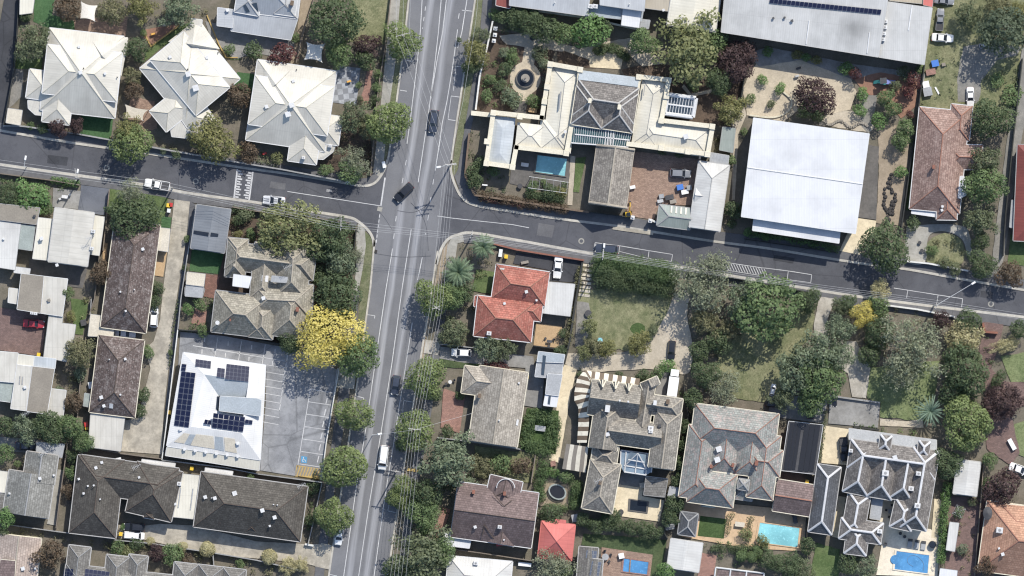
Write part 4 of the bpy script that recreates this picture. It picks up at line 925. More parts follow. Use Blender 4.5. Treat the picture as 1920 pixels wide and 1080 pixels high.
b.blk(1106,744,1199,757,66,'gg',43,-.4); b.blk(1143,756,1130,842,54,'hg',40,-.5); b.blk(1140,806,1240,820,50,'gg',43,-.2); b.blk(1216,722,1204,800,26,'gg',40); b.blk(1212,757,1278,767,38,'gh',36); b.blk(1254,770,1240,878,50,'hg',30); b.blk(1110,850,1158,857,40,'hh',30,-.8); b.blk(1136,866,1119,958,58,'hh',30,-.4)
b.blk(1216,712,1222,726,34,'gg',36,.3)
st = MB()
def veranda(o, i, zo, zi, mb):
    u = 0
    for k in range(len(o)-1):
        a, b_, c_, d = W(*o[k], zo), W(*o[k+1], zo), W(*i[k+1], zi), W(*i[k], zi); L_ = (b_-a).length
        mb.face([a, b_, c_, d] if (b_-a).cross(d-a).z > 0 else [d, c_, b_, a], [(u,0),(u+L_,0),(u+L_,1),(u,1)] if (b_-a).cross(d-a).z > 0 else [(u,1),(u+L_,1),(u+L_,0),(u,0)]); u += L_
o = [(1200,710),(1110,696),(1096,694),(1082,710),(1077,735),(1077,752),(1084,763),(1085,775),(1084,800),(1082,830)]
i = [(1197,726),(1108,712),(1107,712),(1106,716),(1106,737),(1104,745),(1104,756),(1105,772),(1104,800),(1100,830)]
veranda(o, i, 3.0, 4.0, st)
b.part('striped_verandah','awning',st)
st = MB(); veranda([(1054,879),(1098,886)], [(1062,832),(1103,838)], 2.8, 3.4, st); b.part('striped_awning','awning_grey',st)
dm = MB(); dc = MB()
for x_ in (1130,1154,1179):
    y_ = 717+(x_-1130)*.14
    dm.face([W(x_-6,y_-5,5.3),W(x_+7,y_-4,5.3),W(x_,y_+9,6.9)]) ; 
    for s_ in (-1, 1): dc.bar(W(x_+s_*6.5,y_-5,5.6), W(x_,y_+9,7.1), .3, .1)
    dc.bar(W(x_,y_-5,6.7), W(x_,y_+9,7.2), .3, .1)
    dm.face([W(x_-6,y_-5,5.5),W(x_,y_-5,6.7),W(x_,y_+9,7.0)][::-1]); dm.face([W(x_,y_-5,6.7),W(x_+6,y_-5,5.5),W(x_,y_+9,7.0)][::-1])
b.part('dormer','slate_tan',dm); b.part('dormer_trim','cream_trim',dc)
gc = MB(); gc.prism([tuple(W(*p, 3.5).xy) for p in ((1165,844),(1225,852),(1221,885),(1211,891),(1170,886),(1164,874))], 0, 3.4)
ap = W(1196,850,5.4)
gp = [W(1172,873,3.4),W(1212,880,3.4),W(1211,890,3.2),W(1171,885,3.2)]
gc.face([gp[0],gp[1],ap][::1]); gc.face([gp[1],W(1214,853,3.4),ap]); gc.face([W(1180,847,3.4),gp[0],ap])
b.part('conservatory_glass','glass_sky',gc)
gf = MB()
for p, q in (((1172,873,3.45),(1196,850,5.45)),((1212,880,3.45),(1196,850,5.45)),((1164,844,3.5),(1226,852,3.5)),((1226,852,3.5),(1221,886,3.5)),((1171,885,3.5),(1211,891,3.5)),((1164,844,3.5),(1163,875,3.5)),((1170,873,3.5),(1213,880,3.5)),((1192,876,3.5),(1196,850,5.5)),((1178,862,4.4),(1208,867,4.4)),((1174,845,3.5),(1171,886,3.5)),((1214,851,3.5),(1211,891,3.5)),((1192,876,3.5),(1191,888,3.5))): gf.bar(W(*p), W(*q), .28, .12)
b.part('conservatory_frame','white_trim',gf)
b.done([('chimney',1139,766,1.4,'white_trim'),('chimney',1228,755,1,'white_trim'),('chimney',1252,753,1,'brown_wall'),('ac',1220,803,1.3),('ac',1220,809,1.0),('vent',1162,751,.7),('vent',1178,753,.7),('skylight',[(1226,765),(1232,766),(1231,773),(1225,772)],'glass_dark'),('chimney',1125,905,.8,'brown_wall'),('antenna',1123,900),('vent',1237,798,1.2,'dark_trim'),('vent',1139,814,1.6)])
b = B('pergola_roof', 'grey shingled pergola roof beside the cream spa patio', 'pergola', 'tile_stone', 'grey_wall', 2.8); b.flat([(1211,893),(1252,898),(1246,932),(1207,928)]); b.flat([(1256,912),(1274,915),(1270,934),(1252,930)],2.4,'flat_grey'); b.done()
b = B('gazebo', 'bright red hip roofed garden pavilion', 'gazebo', 'metal_red', 'brick', 2.9, 32, 'metal_red', 'metal_red', capw=.15); b.blk(1012,1011,1075,1018,68,'hh'); b.flat([(1042,974),(1061,976),(1060,984),(1041,982)],2.9); b.done()
b = B('house', 'plum brown tiled house with white trimmed gables beside the red pavilion', 'house', 'tile_plum', 'brown_wall', 3.2, 29, 'brown_trim', 'white_trim', capw=.16)
b.blk(852,955,1003,976,104,'gg'); b.blk(946,975,938,1020,52,'hg' ,26); b.blk(950,897,938,948,62,'gh',20,.2); b.flat([(833,998),(884,1005),(880,1028),(830,1022)], 2.5, 'flat_white','awning')
b.capline((905,1004,4.4),(908,984,5.3),(932,1018,3.5)); b.capline((925,925,5.0),(945,949,5.6),(960,938,4.8)) 
c_ = W(948,915,5)
ov = MB(); pv = None
for a_ in range(0, 190, 10):
    p_ = (c_.x+1.85*math.cos(math.radians(a_)), c_.y+1.85*math.sin(math.radians(a_)), 4.7)
    if pv: ov.bar(pv, p_, .2, .14)
    pv = p_
b.part('bay_parapet','white_trim',ov)
b.done([('chimney',888,922,.8),('chimney',946,925,.8),('ac',937,988,1),('vent',891,988,1.2),('vent',945,1012,.6)])
b = B('house', 'pale grey white hip roofed house at the bottom edge beside the main road', 'house', 'metal_white', 'white_wall', 3.0, 22, 'pale_trim', 'white_trim', capw=.15)
b.blk(838,1075,958,1086,66,'hh'); b.blk(872,1078,866,1120,52,'hh'); b.blk(925,1080,918,1130,48,'hh'); b.flat([(845,1043),(905,1049),(902,1060),(850,1056)],2.8,'metal_bone'); b.done([('ac',892,1056,1.1)])
b = B('house', 'grey tiled house with solar panels at the bottom edge beside the small blue pool', 'house', 'tile_stone', 'grey_wall', 3, 22, None, 'pale_trim')
b.blk(1104,1026,1098,1100,36,'gg'); b.blk(1115,1048,1110,1100,32,'gg',22,.4); b.done([('solarp',[(1100,1031),(1120,1033),(1118,1048),(1098,1046)],3,2),('solarp',[(1110,1052),(1128,1054),(1123,1080),(1105,1078)],3,4)])
b = B('carport', 'white two-tone gable carport between the orange terrace and the shaded lawn', 'carport', 'metal_white', 'white_wall', 2.8, 8, None, 'pale_trim'); b.blk(1288,1014,1280,1069,60,'gg').done()
b = B('gazebo', 'small grey hip roofed pavilion at the corner of the orange terrace', 'gazebo', 'slate_dark', 'grey_wall', 2.6, 30, 'grey_trim', 'grey_trim'); b.blk(1293,961,1287,1004,33,'hh').done()
b = B('house', 'grey green slate house with orange ridges and many gables', 'house', 'slate_sage', 'brick', 4.0, 36, 'orange_trim', 'cream_trim', capw=.17)
b.blk(1298,797,1456,817,82,'hh',34); b.blk(1365,798,1355,885,52,'hh',30); b.blk(1414,800,1402,892,54,'hh',30); b.blk(1320,800,1300,935,56,'hh',28); b.blk(1292,910,1378,922,62,'hh',38); b.blk(1440,815,1424,935,50,'hh',30); b.blk(1395,860,1465,870,50,'hh',30)
b.done([('vent',1348,842,2.2),('vent',1345,862,2.2),('chimney',1374,872,.8),('chimney',1384,872,.7,'dark_trim'),('chimney',1418,868,1),('chimney',1333,874,.7)])
b = B('turret', 'small grey pyramid roofed lantern beside the orange ridged house', 'gazebo', 'slate_sage', 'grey_wall', 3.0, 18, 'grey_trim', 'grey_trim'); b.blk(1378,914,1413,919,42,'hh'); b.blk(1384,907,1404,910,20,'hh',35,1.6,wall=False); b.done()
b = B('garage', 'plum slate gable garage between the orange ridged house and long shed', 'garage', 'tile_plum', 'brick', 3.0, 26, 'orange_trim', 'cream_trim'); b.blk(1453,928,1522,939,60,'gg'); b.flat([(1438,922),(1458,924),(1456,938),(1436,936)],2.6,'flat_white','awning'); b.done()
b = B('pergola', 'dark flat pergola covered with long solar strips', 'pergola', 'dark_trim', 'dark_trim', 3.0, 5, None, 'white_trim'); b.flat([(1479,790),(1543,797),(1529,889),(1465,882)]); 
for x0 in (1482,1489.5,1497): b.flat([(x0,792),(x0+6.8,793),(x0-6.2,881),(x0-13,880)], 3.09, 'rubber_black','solar_strip',wall=False,t=.05,gut=False)
for x0 in (1509,1519,1529): b.flat([(x0,795.5),(x0+9.3,797),(x0-3.7,884.5),(x0-13,883)], 3.09, 'rubber_black','solar_strip',wall=False,t=.05,gut=False)
b.done()
b = B('shed', 'long narrow dark slate shed with pale ridges', 'building', 'slate_dark', 'grey_wall', 3.2, 36, 'ridge_pale', 'pale_trim', capw=.46); b.blk(1555,873,1537,1000,45,'hh').done()
b = B('house', 'large dark slate house with many pale ridged gables above the blue pool', 'house', 'slate_rough', 'cream_wall', 4.6, 40, 'ridge_pale', 'pale_trim', capw=.46)
b.blk(1592,850,1756,873,54,'hh',38); b.blk(1622,830,1603,926,48,'hh'); b.blk(1664,838,1648,934,48,'hh'); b.blk(1706,845,1689,938,46,'hh'); b.blk(1737,842,1712,992,50,'hh')
b.blk(1612,925,1598,1003,42,'hh',30,-.6); b.blk(1575,990,1654,1001,40,'hh',30,-.6); b.blk(1610,985,1603,1040,42,'hh',30,-.8); b.blk(1700,938,1688,992,42,'hh',30,-.2)
b.flat([(1592,803),(1756,825),(1756,847),(1592,824)], [3.0,3.0,4.4,4.4], 'flat_grey','verandah_roof'); b.flat([(1636,930),(1656,933),(1650,975),(1631,972)],3,'flat_grey','lean_to_roof')
for x_, y_ in ((1660,831),(1732,842)): b.blk(x_+2,y_-15,x_-2,y_+14,22,'hh',42,.6,wall=False)
b.done([('vent',1678,858,1.8),('ac',1660,887,1.6),('ac',1722,888,1.2),('ac',1708,916,1.3),('ac',1720,948,1.4),('ac',1649,996,1.2),('ac',1595,845,1,)])
b = B('house', 'orange terracotta tiled house at the bottom right corner', 'house', 'tile_orange', 'brick', 3.2, 30, 'orange_trim', 'cream_trim'); b.blk(1842,1004,1990,1024,132,'hh'); b.blk(1875,975,1990,985,60,'hh',26,.3)
b.done([('ac',1874,994,1.6),('dish',1851,955,1.6),('vent',1880,1039,1.3),('vent',1873,1028,.8)])
b = B('shed', 'white two-tone gable shed right of the pale-ridged slate house', 'shed', 'metal_white', 'white_wall', 2.8, 10, None, 'pale_trim'); b.blk(1817,864,1809,928,44,'gg').done()
b = B('shed', 'narrow white lean-to roof near the bottom right terrace', 'shed', 'metal_white', 'white_wall', 2.5); b.flat([(1781,979),(1798,981),(1790,1034),(1774,1031)]).done()
b = B('shed', 'small white flat roof at the bottom edge beside the blue pool', 'shed', 'flat_white', 'white_wall', 2.5); b.flat([(1763,1066),(1795,1070),(1793,1090),(1760,1088)]).done()
# --- left lower block
b = B('house', 'large white corrugated roof beside the blue grey slab', 'house', 'metal_corr', 'cream_wall', 4.4, 7, None, 'pale_trim'); b.blk(140,394,127,495,74,'gg'); b.flat([(72,408),(98,411),(90,488),(61,485)],3.6,'metal_bone','side_roof'); b.flat([(177,404),(196,407),(186,479),(166,476)],3.3,'metal_bone','side_roof'); b.done([('ac',175,434,1),('ac',172,466,1),('vent',78,447,1.4),('antenna',170,445),('vent',107,497,1.2)])
b = B('house', 'tan flat roof at the left edge above a white blue roof', 'house', 'flat_tan', 'cream_wall', 3.6, 5); b.flat([(-10,381),(75,390),(68,421),(-10,411)]); b.done([('vent',65,405,1,'dark_trim')])
b = B('house', 'pale blue white ribbed roof wrapping a tiny courtyard at the left edge', 'house', 'metal_blue', 'cream_wall', 3.3, 5); b.flat([(-10,413),(39,420),(28,506),(-10,500)],3.3,'metal_white'); b.flat([(39,421),(66,424),(60,470),(33,466)],3.2,'flat_green','green_roof'); b.flat([(28,500),(57,504),(55,515),(26,511)],3.2,'metal_white'); b.done([('vent',7,448,.8)])
b = B('house', 'flat tan and pale ribbed roofs above the brick courtyard', 'house', 'flat_tan', 'cream_wall', 3.6, 5, None, 'white_trim'); b.flat([(40,513),(82,518),(76,587),(32,580)]); b.flat([(82,518),(127,523),(117,593),(76,587)],3.3,'metal_corr'); b.flat([(17,540),(40,543),(34,570),(15,567)],3,'metal_corr'); b.done([('vent',92,563,1.2,'rock'),('ac',60,587,.8),('ac',67,588,.8)])
b = B('carport', 'long pale ribbed roof right of the brick courtyard', 'carport', 'metal_corr', 'cream_wall', 2.9); b.flat([(92,590),(118,593),(116,606),(142,609),(135,656),(124,678),(82,669)]).done()
b = B('house', 'cluster of pale ribbed and tan flat roofs at the left edge below the courtyard', 'house', 'flat_tan', 'cream_wall', 3.6, 5, None, 'white_trim'); b.flat([(61,687),(102,692),(88,776),(50,771)]); b.flat([(-10,658),(34,662),(26,717),(-10,714)],3.4,'metal_corr'); b.flat([(-10,716),(26,718),(20,754),(-10,750)],3.0,'flat_green'); b.flat([(32,684),(60,688),(48,770),(20,766)],3.5,'metal_corr'); b.flat([(34,664),(64,668),(62,686),(32,683)],3.3,'metal_bone'); b.flat([(64,668),(105,673),(103,691),(61,686)],3.2,'metal_blue'); b.flat([(97,729),(124,732),(118,784),(88,780)],3.0,'metal_corr')
b.done([('vent',47,726,1.2),('skylight',[(37,705),(39,705),(38,720),(36,720)],'grey_trim'),('skylight',[(42,706),(44,706),(43,721),(41,721)],'grey_trim'),('antenna',50,775)])
b = B('house', 'upper of two mottled brown tiled units beside the long driveway', 'house', 'tile_brown', 'brown_wall', 3.0, 29, 'brown_trim', 'cream_trim', capw=.2, group=None); b.blk(258,417,231,619,86,'hh').done([('vent',268,467,1.2),('pipe',252,543),('vent',226,547,.7),('vent',236,583,.8)])
b = B('house', 'lower of two mottled brown tiled units, with pale roof lights', 'house', 'tile_brown', 'brown_wall', 3.0, 29, 'brown_trim', 'cream_trim', capw=.2); b.blk(228,633,210,778,86,'hh').done([('vent',235,673),('pipe',205,674),('vent',190,745,1.4),('skylight',[(206,756),(213,757),(212,766),(205,765)],'white_trim'),('vent',195,761,1.2),('vent',226,740,.7)])
b = B('carport', 'white flat carport below the lower brown unit', 'carport', 'metal_corr', 'cream_wall', 2.6); b.flat([(170,775),(234,783),(226,846),(166,838)]).done()
b = B('carport', 'cream L shaped flat roof left of the brown units', 'carport', 'flat_cream', 'cream_wall', 2.5); b.flat([(170,589),(189,592),(188,614),(214,617),(212,632),(165,630)]).done()
b = B('carport', 'cream flat roof attached to the upper brown unit', 'carport', 'flat_cream', 'cream_wall', 2.6); b.flat([(299,427),(319,429),(315,472),(295,469)]).done()
b = B('shed', 'small cream flat shed left of the lower brown unit', 'shed', 'flat_green', 'cream_wall', 2.4); b.flat([(159,737),(174,740),(171,764),(156,761)]).done()
b = B('garage', 'dark grey metal gable garage with two black roof strips', 'garage', 'metal_dark', 'grey_wall', 3.2, 12, None, 'grey_trim'); b.blk(401,388,389,470,64,'gg').done([('skylight',[(364,432),(392,436),(391,443),(363,438)],'glass_dark'),('skylight',[(396,436),(426,441),(425,447),(395,443)],'glass_dark')])
b = B('house', 'old stone slate house with many pale gables beside the junction', 'house', 'slate_house', 'brown_wall', 3.6, 40, 'stone_trim', 'grey_trim', capw=.24)
b.blk(447,447,440,520,38,'hh'); b.blk(425,478,590,500,52,'hh',40); b.blk(552,455,545,560,62,'hh',40); b.blk(400,583,500,595,78,'hh',38); b.blk(470,560,586,566,64,'hh',32); b.blk(496,570,488,634,46,'hh',36); b.blk(550,540,540,632,66,'hh',34); b.blk(500,455,490,560,44,'hh',30,.2)
b.flat([(438,514),(472,519),(466,540),(436,536)],5.4,'flat_white','flat_deck',wall=False); b.flat([(510,517),(540,520),(537,530),(508,528)],5.8,'flat_grey','flat_deck',wall=False)
b.done([('skylight',[(492,516),(504,517),(503,529),(491,527)],'flat_white'),('vent',494,559,1.5),('chimney',558,580,.9),('chimney',440,497,.6,'stone_trim'),('antenna',541,500),('dish',408,605,1.6),('vent',523,455,1.2),('chimney',432,600,.5)])
b = B('shed', 'cream flat roofed shed left of the stone slate house', 'shed', 'flat_cream', 'cream_wall', 2.6); b.flat([(351,510),(385,514),(382,537),(349,533)]); b.flat([(349,534),(382,538),(379,558),(347,555)],2.4,'flat_grey'); b.done()
b = B('clinic', 'white hip roofed clinic with a hollow centre and many solar panels', 'building', 'metal_white', 'white_wall', 3.4, 16, None, 'white_trim')
OUT = [(344,661),(498,685),(488,862),(313,836)]; RID = [(383,702),(466,715),(452,812),(358,800)]; INN = [(410,742),(476,750),(458,780),(406,770)]; CY = MB()
b.roofm = 'clinic_white'
for k in range(4):
    j = (k+1) % 4
    b.tri(((*OUT[k],3.4),(*OUT[j],3.4),(*RID[j],4.7),(*RID[k],4.7)))
    q_ = ((*RID[k],4.7),(*RID[j],4.7),(*INN[j],3.9),(*INN[k],3.9))
    if k: b.tri(q_)
    else: CY.face([W(*p) for p in q_][::-1])
    b.skirt([W(*p,3.4) for p in OUT]) if k == 0 else None
b.wall.prism([tuple((W(*p,3.2)*.999).xy) for p in [(348,665),(494,688),(484,858),(318,832)]], 0, 3.25)
def inside(p, q):
    s_ = [ (q[(i+1)%4][0]-q[i][0])*(p[1]-q[i][1])-(q[(i+1)%4][1]-q[i][1])*(p[0]-q[i][0]) for i in range(4)]
    return all(v >= 0 for v in s_) or all(v <= 0 for v in s_)
def plane(a, b_, c_, p):
    P_ = [W(*q_) for q_ in (a, b_, c_)]; n = (P_[1]-P_[0]).cross(P_[2]-P_[0]); w = W(p[0], p[1], 3.4)
    return P_[0].z-(n.x*(w.x-P_[0].x)+n.y*(w.y-P_[0].y))/n.z
b.hgt = lambda x, y: min(plane((*OUT[k],3.4), (*OUT[(k+1)%4],3.4), (*RID[k],4.7), (x, y)) for k in range(4))
b.part('courtyard_slope','flat_blue',CY)
b.flat([(413,743),(480,747),(490,750),(488,780),(411,770)], 4.78, 'flat_blue','courtyard_roof',wall=False)
ow = MB(); ow.prism([tuple(W(*p,5).xy) for p in ((407,743),(418,745),(415,769),(405,766))],3.2,4.2); b.part('light_well','glass_dark',ow)
pz = lambda q: [tuple(W(p[0],p[1],4).xy) for p in q]
pt = MB(); q = [(320,806),(357,800),(452,812),(486,858),(440,853),(318,832)]
for nm, q in (('flat_cream',[(326,829),(345,812),(356,814),(345,832)]),('flat_cream',[(356,835),(368,814),(400,818),(402,842)]),('flat_blue',[(346,832),(356,814),(367,815),(357,835)]),('flat_blue',[(402,842),(404,818),(418,820),(420,846)]),('flat_cream',[(422,846),(420,820),(440,823),(444,850)])):
    m_ = MB(); m_.prism(pz(q), 3.3, [b.hgt(*p)+.08 for p in q]); b.part('roof_sheet', nm, m_)
vr = MB(); b.flat([(313,838),(488,862),(486,882),(310,854)], [3.3,3.3,2.8,2.8], 'metal_bone','verandah_roof')
b.pts = [W(400,770,0)]
b.done([('solar',[(340,696),(367,699),(354,802),(326,798)],3,10),('solar',[(341,682),(350,683),(348,696),(339,695)],1,2),('solar',[(367,673),(396,677),(395,691),(366,687)],4,2),('solar',[(425,682),(468,687),(466,716),(422,711)],6,4),('solar',[(408,689),(422,691),(421,709),(406,707)],2,2),
        ('solar',[(400,774),(460,782),(456,810),(397,802)],6,3),('solar',[(384,786),(397,788),(396,797),(382,795)],2,1),('solar',[(460,786),(474,788),(473,796),(459,794)],2,1),('vent',446,831,1.3),('vent',339,805,1.2)]+[('vent',346+20*k,842+2.7*k,1.2) for k in range(6)])
b = B('house', 'grey tiled gable house at the left edge in two offset parts', 'house', 'tile_grey', 'brown_wall', 3.2, 27, 'grey_trim', 'pale_trim'); b.blk(80,850,72,905,60,'gg'); b.blk(60,887,48,966,86,'gg'); b.done([('vent',75,897,1.2),('vent',101,891,.8),('antenna',84,849),('vent',18,925,.8)])
b = B('house', 'pale and grey roof slivers at the left edge beside the grey tiled house', 'house', 'metal_bone', 'cream_wall', 3); b.flat([(-10,882),(16,885),(11,924),(-10,922)]); b.flat([(-10,925),(10,927),(4,960),(-10,958)],3,'tile_stone'); b.done()
b = B('carport', 'grey flat carport roof beside the shaded dark car', 'carport', 'flat_grey', 'grey_wall', 2.6); b.flat([(69,829),(121,833),(116,858),(68,848)]).done()
b = B('house', 'dark brown tiled units with a deep U shaped roof', 'house', 'tile_dark', 'brown_wall', 3.2, 31, 'brown_trim', 'pale_trim', capw=.16)
b.blk(147,887,331,913,70,'hh'); b.blk(190,858,173,1004,88,'hh'); b.blk(300,875,278,969,88,'hh'); b.blk(281,962,279,972,20,'hh',36)
b.done([('vent',180,877,1.2),('vent',191,867,1.1),('vent',148,898,.9),('vent',165,911,.7),('vent',176,910,.7),('vent',157,925,.9),('vent',261,895,.9),('pipe',174,914,1,'dark_trim'),('vent',188,936,.6),('antenna',257,874)])
b = B('house', 'long dark brown tiled units with hipped ends right of the cream carport', 'house', 'tile_dark', 'brown_wall', 3.2, 31, 'brown_trim', 'pale_trim', capw=.16)
b.blk(370,936,570,964,104,'hh'); b.blk(414,970,412,990,22,'hh',36); b.blk(473,978,471,1000,26,'hh',36); b.done([('vent',385,932,1.4),('vent',403,934,1.4),('vent',440,925,1.8),('pipe',397,934),('vent',492,957,1.6),('vent',515,970,1.5),('pipe',513,946),('pipe',520,947),('vent',506,986,.8),('antenna',566,909)])
b = B('carport', 'cream ribbed carport roof linking the dark brown tiled units', 'carport', 'metal_bone', 'cream_wall', 2.9); b.flat([(335,888),(375,892),(363,973),(323,969)]); b.done([('skylight',[(338,915),(340,915),(335,952),(333,952)],'flat_grey'),('skylight',[(361,916),(363,916),(358,956),(356,956)],'flat_grey'),('ac',336,907,1.1),('vent',329,945,1)])
b = B('awning', 'white speckled awning above the U shaped brown roof', 'awning', 'plank_white', 'cream_wall', 2.5); b.flat([(266,861),(329,869),(327,881),(264,873)]).done()
b = B('awning', 'white speckled awning above the long brown roof', 'awning', 'plank_white', 'cream_wall', 2.5); b.flat([(385,877),(437,884),(435,895),(383,888)]).done()
b = B('house', 'row of grey tiled gabled units along the bottom edge', 'house', 'tile_stone', 'grey_wall', 3.4, 28, 'grey_trim', 'pale_trim', capw=.16)
for x, y, w in ((150,1024,42),(222,1042,44),(260,1041,36),(350,1056,46),(396,1061,48),(440,1066,44)): b.blk(x, y, x-9, y+75, w, 'hh')
b.blk(120,1092,480,1130,70,'hh',26); b.done([('solar',[(120,1065),(138,1067),(136,1085),(118,1083)],3,3),('solar',[(160,1066),(206,1072),(204,1088),(158,1083)],6,2),('vent',290,1085,1)])
b = B('house', 'pale pink tiled gable roof at the bottom left corner', 'house', 'tile_pink', 'cream_wall', 3.3, 18, 'stone_trim', 'cream_trim'); b.blk(36,1005,24,1110,84,'gg'); b.flat([(1,1049),(29,1052),(27,1090),(-6,1090)],5.0,'tile_plum','dark_roof_patch',wall=False); b.done([('vent',43,1066,1.5),('vent',66,1066,.9)])
b = B('shed', 'grey brown flat roofs beside the red brick patio', 'shed', 'tile_stone', 'grey_wall', 2.4); b.flat([(347,538),(384,542),(380,556),(346,552)],2.2); b.done()
# ------------------------------------------------------------------ plants
def leafcloud(name, lobes, dens, leaf, seed, spread=0.10, fill=0.16, cull=True):
    """lobes: rows x, y, z, r; leaves are small bent rhombs scattered over the lobes"""
    rs = np.random.RandomState(seed); lobes = np.asarray(lobes, float)
    area = lobes[:, 3]**2; cnt = np.maximum(4, (area*dens).astype(int)); N = int(cnt.sum())
    li = np.repeat(np.arange(len(lobes)), cnt)
    d = rs.normal(size=(N, 3)); d /= np.linalg.norm(d, axis=1)[:, None]
    low = (d[:, 2] < -0.2) & (rs.rand(N) < 0.6); d[low, 2] *= -1
    rad = 1+rs.normal(scale=spread, size=N); inn = rs.rand(N) < fill; rad[inn] *= rs.uniform(.4, .95, inn.sum())
    p = lobes[li, :3]+d*(lobes[li, 3]*rad)[:, None]
    if cull and len(lobes) > 1:
        keep = np.ones(N, bool)
        for k in range(len(lobes)):
            dd = np.linalg.norm(p-lobes[k, :3], axis=1)
            keep &= ~((dd < lobes[k, 3]*0.72) & (li != k))
        p, d, li = p[keep], d[keep], li[keep]; N = len(p)
    nrm = d+rs.normal(scale=.42, size=(N, 3))+np.array([0, 0, .22]); nrm /= np.linalg.norm(nrm, axis=1)[:, None]
    a = np.cross(nrm, rs.normal(size=(N, 3))); a /= np.linalg.norm(a, axis=1)[:, None]; b = np.cross(nrm, a)
    s = leaf*rs.uniform(.6, 1.35, N)[:, None]
    bend = nrm*s*.18
    v = np.stack([p-a*s*.75, p-b*s*.45+bend, p+a*s*.75, p+b*s*.45+bend], 1).reshape(-1, 3)
    me = bpy.data.meshes.new(name)
    me.vertices.add(4*N); me.vertices.foreach_set('co', v.astype(np.float32).ravel())
    me.loops.add(4*N); me.loops.foreach_set('vertex_index', np.arange(4*N, dtype=np.int32))
    me.polygons.add(N); me.polygons.foreach_set('loop_start', np.arange(0, 4*N, 4, dtype=np.int32))
    try: me.polygons.foreach_set('loop_total', np.full(N, 4, np.int32))
    except Exception: pass
    me.update(calc_edges=True)
    lt = rs.rand(len(lobes)); t = np.clip(.15+.42*lt[li]+rs.normal(scale=.2, size=N)+.12, 0, 1)
    at = me.attributes.new('tint', 'FLOAT', 'FACE'); at.data.foreach_set('value', t.astype(np.float32))
    return me

def crown_lobes(seed, n, rmin, rmax, shell=(.55, .8), zmin=-.45):
    r = random.Random(seed); out = [(0, 0, 0, .55)]
    # uneven outline: a few directions grow, others shrink
    w = [(r.uniform(0, 6.28), r.uniform(-.18, .16), r.randint(1, 4)) for _ in range(4)]
    k = 0
    while len(out) < n and k < n*40:
        k += 1
        z = r.uniform(zmin, 1); a = r.uniform(0, 6.2832); q = math.sqrt(max(0, 1-z*z))
        m = 1+sum(c*math.cos(f*a+p) for p, c, f in w)
        s = r.uniform(*shell)*m; lr = r.uniform(rmin, rmax)
        c = (s*q*math.cos(a), s*q*math.sin(a), s*z*.95, lr)
        if all((c[0]-o[0])**2+(c[1]-o[1])**2+(c[2]-o[2])**2 > (0.62*max(lr, min(o[3], rmax)))**2 for o in out[1:]): out.append(c)
    return out

CR = {}
def pool(kind):
    if kind in CR: return CR[kind]
    L = []
    if kind == 'big':      # dense rounded crown
        for s in range(4): L.append(leafcloud('crown', crown_lobes(10+s, 46, .18, .33, (.56, .82)), 1500, .07, s))
    elif kind == 'round':  # clipped looking street tree
        for s in range(3): L.append(leafcloud('crown', crown_lobes(30+s, 60, .17, .26, (.70, .80)), 1900, .066, s+20, .07))
    elif kind == 'lobed':
        for s in range(2): L.append(leafcloud('crown', crown_lobes(140+s, 30, .22, .38, (.55, .86)), 2600, .05, s+140, .09))
    elif kind == 'mid':
        for s in range(4): L.append(leafcloud('crown', crown_lobes(50+s, 26, .22, .38, (.5, .78)), 800, .10, s+40))
    elif kind == 'small':
        for s in range(4): L.append(leafcloud('crown', crown_lobes(70+s, 15, .26, .44, (.45, .72)), 420, .13, s+60))
    elif kind == 'ragged':  # open clumps with gaps
        for s in range(4): L.append(leafcloud('crown', crown_lobes(90+s, 50, .11, .24, (.45, .95)), 1500, .074, s+80, .2))
    elif kind == 'airy':   # twiggy, see-through
        for s in range(3): L.append(leafcloud('crown', crown_lobes(110+s, 90, .10, .2, (.3, .98), -.3), 1500, .05, s+100, .5, .35, False))
    elif kind == 'ball':
        for s in range(2): L.append(leafcloud('crown', [(0, 0, 0, .95)]+[(.25*math.cos(a), .25*math.sin(a), .2, .78) for a in (0, 2, 4)], 700, .12, s+130, .05))
    CR[kind] = L; return L

def twig_mesh(seed, n, spread=1.0):
    r = random.Random(seed); mb = MB()
    mb.tube((0, 0, -1.2), (0, 0, -.25), .07, .05, 7)
    for i in range(n):
        a = 2*math.pi*i/n+r.uniform(-.3, .3); e = r.uniform(.25, 1.0); L = r.uniform(.6, .92)*spread
        p = Vector((0, 0, -.3)); q = Vector((math.cos(a)*math.cos(e)*L*.55, math.sin(a)*math.cos(e)*L*.55, -.3+math.sin(e)*L*.6))
        mb.tube(p, q, .035, .02, 5)
        for j in range(4):
            a2 = a+r.uniform(-.8, .8); e2 = r.uniform(.1, 1.0); t = q+Vector((math.cos(a2)*math.cos(e2), math.sin(a2)*math.cos(e2), math.sin(e2)*.8))*L*r.uniform(.3, .5)
            mb.tube(q, t, .016, .006, 4)
    me_o = mb.build('trunk', 'bark'); me = me_o.data; bpy.data.objects.remove(me_o); return me
TRUNKS = [twig_mesh(s, 6) for s in range(3)]; TWIGGY = [twig_mesh(20+s, 13, 1.08) for s in range(2)]

